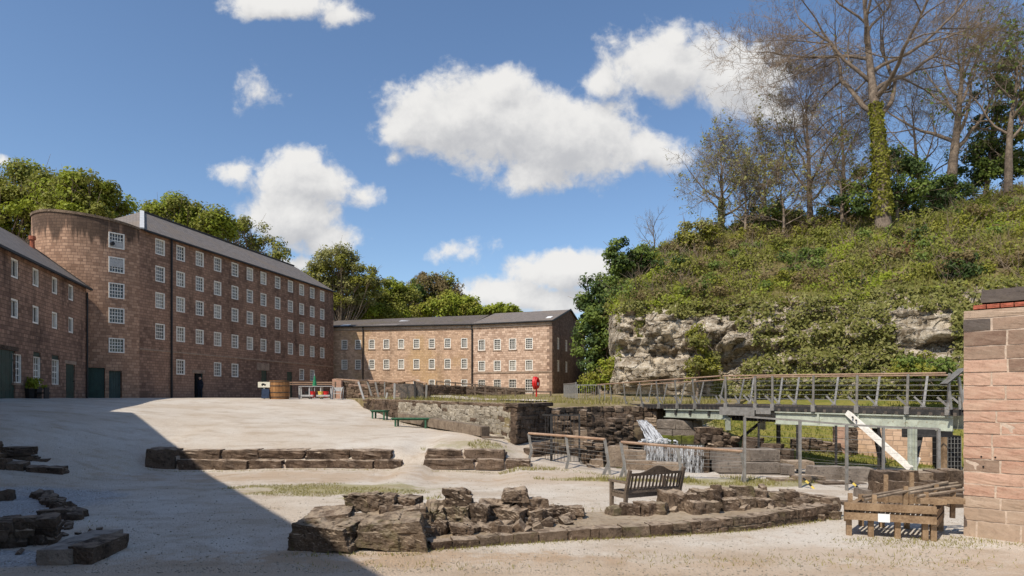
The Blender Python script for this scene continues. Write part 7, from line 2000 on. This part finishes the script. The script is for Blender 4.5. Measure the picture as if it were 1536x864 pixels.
for k, (px, col_, lab) in enumerate(((461, 'iron', "small dark tub under the trestle table, first along"), (481, 'yellow', "yellow tub under the trestle table beside the red one"), (489, 'red', "red tub under the far end of the trestle table"), (469, 'red', "red tub under the middle of the trestle table"))):
    p = P(px, 590, 43.3); r = thing("tub", lab, "tub", (p.x, p.y, -.1), "tubs under the trestle table")
    m = MB(); m.tube((p.x, p.y, -.05), (p.x, p.y, .32), .14, .18, 10); m.build("tub_body", MT[col_], r)
    m = MB(); m.tube((p.x, p.y, .32), (p.x, p.y, .36), .2, .2, 10); m.build("tub_rim", MT[col_], r)
ch = thing("garden_chair", "pale curved metal chair between the trestle table and the pink pier", "chair", (*G(506, 42.5), -.2))
c = P(506, 590, 42.5)
for s in (-.28, .28):
    m = MB(); pr_ = None
    for i in range(9):
        a_ = math.pi * i / 8; p = Vector((c.x + s + (.12 if s > 0 else -.0) * math.sin(a_), c.y + .3 * math.cos(a_), -.2 + .85 * math.sin(a_) ** .7))
        if pr_ is not None: m.tube(pr_, p, .028, n=6)
        pr_ = p
    m.build("frame", MT['white_grey'], ch)
m = MB(); m.box((c.x, c.y, .22), (.55, .45, .04)); m.build("seat", MT['white_grey'], ch)
m = MB(); m.box((c.x, c.y + .22, .5), (.55, .03, .26)); m.build("backrest", MT['white_grey'], ch)
# life buoy in its red housing
c = P(804, 574.5, 41); gzb = -.05
lb = thing("lifebuoy_stand", "bright red lifebuoy housing on a red post near the far mill", "lifebuoy", (c.x, c.y, gzb))
m = MB(); m.tube((c.x + .03, c.y + .05, gzb - .05), (c.x + .03, c.y + .05, c.z + .1), .05, n=8); m.build("post", MT['red'], lb)
m = MB(); ax = Vector((.90, -.43, 0)).normalized(); sd = Vector((-ax.y, ax.x, 0))
nn_ = 24
def ring(cc, R_, r_, mt, nm):
    m = MB()
    for i in range(nn_):
        for j in range(8):
            q4 = []
            for a_, b_ in ((i, j), (i + 1, j), (i + 1, j + 1), (i, j + 1)):
                A_, B_ = 2 * math.pi * a_ / nn_, 2 * math.pi * b_ / 8; rr = R_ + r_ * math.cos(B_)
                q4.append(cc + sd * rr * math.cos(A_) * .85 + Vector((0, 0, 1)) * rr * math.sin(A_) + ax * r_ * math.sin(B_))
            m.face(q4)
    return m.build(nm, mt, lb, None, True)
m = MB(); back = c + Vector((0, 0, 0))
for i in range(nn_):
    A0, A1 = 2 * math.pi * i / nn_, 2 * math.pi * (i + 1) / nn_
    def hp(A_, k, R_=.42): return back + sd * R_ * .85 * math.cos(A_) + Vector((0, 0, R_ * math.sin(A_))) + ax * k
    m.face([hp(A0, -.12), hp(A1, -.12), hp(A1, .05), hp(A0, .05)]); m.face([back - ax * .12, hp(A1, -.12), hp(A0, -.12)]); m.face([back + ax * .0, hp(A0, .0), hp(A1, .0)])
m.build("housing", MT['red'], lb)
ring(back + ax * .08, .30, .085, MT['red'], "lifebuoy_ring")
m = MB(); m.box(back + ax * .14 + Vector((0, 0, -.06)), (.02, .17, .17), Matrix((ax, sd, Vector((0, 0, 1)))).transposed()); m.build("white_label", MT['paper'], lb)
# planter by the near mill
c = Vector((*G(49, 34.2), 0)); 
pl_ = thing("potted_shrub", "yellow green shrub in a dark tub against the near mill", "planter", (c.x, c.y, -.1))
m = MB(); m.tube((c.x, c.y, -.1), (c.x, c.y, .38), .34, .42, 12); m.tube((c.x, c.y, .38), (c.x, c.y, .43), .45, .45, 12); m.build("tub", MT['iron'], pl_)
v, f = clump_leaves(None, [Vector((c.x + rng.normal(0, .22), c.y + rng.normal(0, .2), .65 + rng.uniform(-.1, .3))) for _ in range(14)], .26, 70, .11)
link("foliage", np_mesh("foliage", v - np.array((c.x, c.y, -.1)), f, MT['leaf_bright']), pl_)
m = MB(); m.box((c.x + .62, c.y - .1, .2), (.5, .4, .08)); 
for dx in (.42, .82): m.beam((c.x + dx, c.y - .1, -.1), (c.x + dx, c.y - .1, .5), .05, .35)
tag(m.build("garden_chair", MT['iron'], None, (c.x + .62, c.y - .1, -.1)), "small dark iron seat beside the potted shrub at the near mill", "chair")
# a person in dark clothes in the mill doorway
pp = Vector((AS[0] + AT.x * (dA[0][0] + dA[0][1]) / 2, AS[1] + AT.y * (dA[0][0] + dA[0][1]) / 2, -.1)) - Vector((A_in.x, A_in.y, 0)) * .15
per = thing("person", "person in dark clothes standing in the open mill doorway", "person", pp)
vs_ = [(0, 0, .92), (0, 0, 1.12), (0, .01, 1.36), (0, .0, 1.48), (0, -.01, 1.56), (0, -.02, 1.68), (.17, 0, 1.38), (.23, .02, 1.1), (.22, -.06, .86), (.22, -.1, .78), (-.17, 0, 1.38), (-.23, .02, 1.1), (-.2, -.08, .88), (-.18, -.14, .82),
       (.09, 0, .86), (.10, -.01, .48), (.11, .02, .08), (.12, -.12, .04), (-.09, 0, .86), (-.11, -.03, .48), (-.12, .0, .08), (-.13, -.13, .04)]
es_ = [(0, 1), (1, 2), (2, 3), (3, 4), (4, 5), (2, 6), (6, 7), (7, 8), (8, 9), (2, 10), (10, 11), (11, 12), (12, 13), (0, 14), (14, 15), (15, 16), (16, 17), (0, 18), (18, 19), (19, 20), (20, 21)]
rad = [.15, .14, .16, .06, .085, .085, .075, .055, .042, .04, .075, .055, .042, .04, .10, .07, .05, .045, .10, .07, .05, .045]
pm = bpy.data.meshes.new("body"); pm.from_pydata(vs_, es_, []); pm.update()
po = link("body", pm, per)
sk = po.modifiers.new("skin", 'SKIN'); po.modifiers.new("sub", 'SUBSURF').levels = 1
for i, sv in enumerate(pm.skin_vertices[0].data): sv.radius = (rad[i], rad[i] * .8); sv.use_root = (i == 0)
pm.materials.append(MT['dark_cloth'])
bm = bmesh.new(); bmesh.ops.create_uvsphere(bm, u_segments=14, v_segments=10, radius=.105)
for vtx in bm.verts:
    vtx.co.z *= 1.2
    if vtx.co.y < -.08 and abs(vtx.co.x) < .03 and abs(vtx.co.z) < .03: vtx.co.y -= .025
hm_ = bpy.data.meshes.new("head"); bm.to_mesh(hm_); bm.free(); hm_.materials.append(MT['skin'])
ho = link("head", hm_, per); ho.location = (0, -.03, 1.64)
bm = bmesh.new(); bmesh.ops.create_uvsphere(bm, u_segments=12, v_segments=8, radius=.115)
bmesh.ops.delete(bm, geom=[v_ for v_ in bm.verts if v_.co.z < -.02 or (v_.co.y < -.06 and v_.co.z < .05)], context='VERTS')
hr = bpy.data.meshes.new("hair"); bm.to_mesh(hr); bm.free(); hr.materials.append(MT['iron'])
ho2 = link("hair", hr, per); ho2.location = (0, -.02, 1.67)

# ------------------------------------------------------------------ grass tufts and pebbles
def line_pts(a, b, n, sp):
    f = rng.random(n); x = a[0] + (b[0] - a[0]) * f + rng.normal(0, sp, n); y = a[1] + (b[1] - a[1]) * f - np.abs(rng.normal(0, sp, n)); return np.column_stack([x, y])
def ground_pts(n, fx):
    q = np.array([fx() for _ in range(n)]); z = ground_z(q[:, 0], q[:, 1]); return np.column_stack([q, z])
def ell(cx, cy, rx, ry):
    a, r = rng.uniform(0, 2 * np.pi), math.sqrt(rng.random()); return (cx + rx * r * math.cos(a), cy + ry * r * math.sin(a))
q = ground_pts(5200, lambda: ell(-4.7, 17.2, 3.2, 1.3)); nn = vnoise(q, .7, 4); q = q[nn > -.05]
blades(q, .045, .008, MT['grass'], "yard_grass")
q = np.concatenate([ground_pts(900, lambda: ell(-1.6, 22.9, 1.7, .7)), ground_pts(1500, lambda: ell(3.4, 18.9, 2.8, .5)), ground_pts(1500, lambda: ell(6.9, 18.8, 2.3, .9)), ground_pts(500, lambda: ell(-3.1, 15.6, 1.4, .5)), ground_pts(500, lambda: ell(.5, 20.9, 1.5, .3))])
nn = vnoise(q, .9, 7); q = q[nn > -.12]
blades(q, .10, .011, MT['grass'], "pit_edge_grass")
q = ground_pts(7000, lambda: (rng.uniform(8.5, 22), rng.uniform(23.2, 32)))
blades(q, .16, .02, MT['grass_green'], "bank_meadow_grass")
q = np.array([(rng.uniform(-8, 12), rng.uniform(31, 48)) for _ in range(9000)]); px_ = CX + F * q[:, 0] / q[:, 1]
dl = in_poly_dist(q[:, 0], q[:, 1], [(p.x, p.y) for p in TER]); q = q[dl > .1]
q = np.column_stack([q, np.full(len(q), -.3)])
q[:, 2] = np.interp(q[:, 1], [24, 30, 38, 48], [-.42, -.42, -.2, -.1]); nn = vnoise(q, .35, 2); q = q[nn > -.1]
blades(q, .28, .022, MT['grass'], "terrace_grass")
k = 9000
yy = None
wl_ = [line_pts((a_.x, a_.y), (b_.x, b_.y), 150, .06) for a_, b_ in zip(KP[:-1], KP[1:])]
wl_ += [line_pts(G(220, 21.2), G(604, 21.2), 420, .08), line_pts(G(636, 21.2), G(797, 21.2), 200, .08), line_pts(G(440, 10.1), G(640, 10.1), 160, .1), line_pts(G(640, 10.6), G(880, 12.0), 200, .3),
        line_pts((PW.x - .3, PW.y - .1), (PW.x + 1.6, PW.y - 1.5), 260, .12), line_pts(G(1262, 11.6), G(1440, 11.4), 420, .35), line_pts(G(560, 34), G(770, 24), 260, .12), line_pts(G(800, 22), G(935, 19.2), 320, .2), line_pts(G(-60, 12), G(120, 13), 200, .5)]
# thin weeds over the trodden ground in front
wl_ += [np.column_stack([rng.normal(a_, b_, n_), rng.normal(c_, d_, n_)]) for a_, b_, c_, d_, n_ in ((3.2, 1.2, 9.9, .22, 260), (6.2, .9, 10.1, .3, 260), (-1.0, 1.2, 9.3, .15, 160), (1.0, 1.0, 13.8, .3, 200), (7.4, .6, 11.0, .25, 200))]
q = np.concatenate(wl_); q = np.column_stack([q, ground_z(q[:, 0], q[:, 1])])
blades(q, .055, .007, MT['grass'], "edge_weeds", .6)
yy = 9 + 14 * rng.random(k) ** 1.6; xx = yy * rng.uniform(-.82, .72, k); zz = ground_z(xx, yy)
oc = np.array([(1, 0, 0), (-1, 0, 0), (0, 1, 0), (0, -1, 0), (0, 0, .7), (0, 0, -.7)], float)
ofc = np.array([(0, 2, 4), (2, 1, 4), (1, 3, 4), (3, 0, 4), (2, 0, 5), (1, 2, 5), (3, 1, 5), (0, 3, 5)])
sz = (.006 + .016 * rng.random(k) ** 3)[:, None, None]
v = (oc[None] * sz * rng.uniform(.6, 1.4, (k, 6, 1)) + np.stack([xx, yy, zz + .003], -1)[:, None]).reshape(-1, 3)
f = (ofc[None] + (np.arange(k) * 6)[:, None, None]).reshape(-1, 3)
o = link("loose_gravel", np_mesh("loose_gravel", v, f, MT['lime'])); tag(o, kind='stuff')
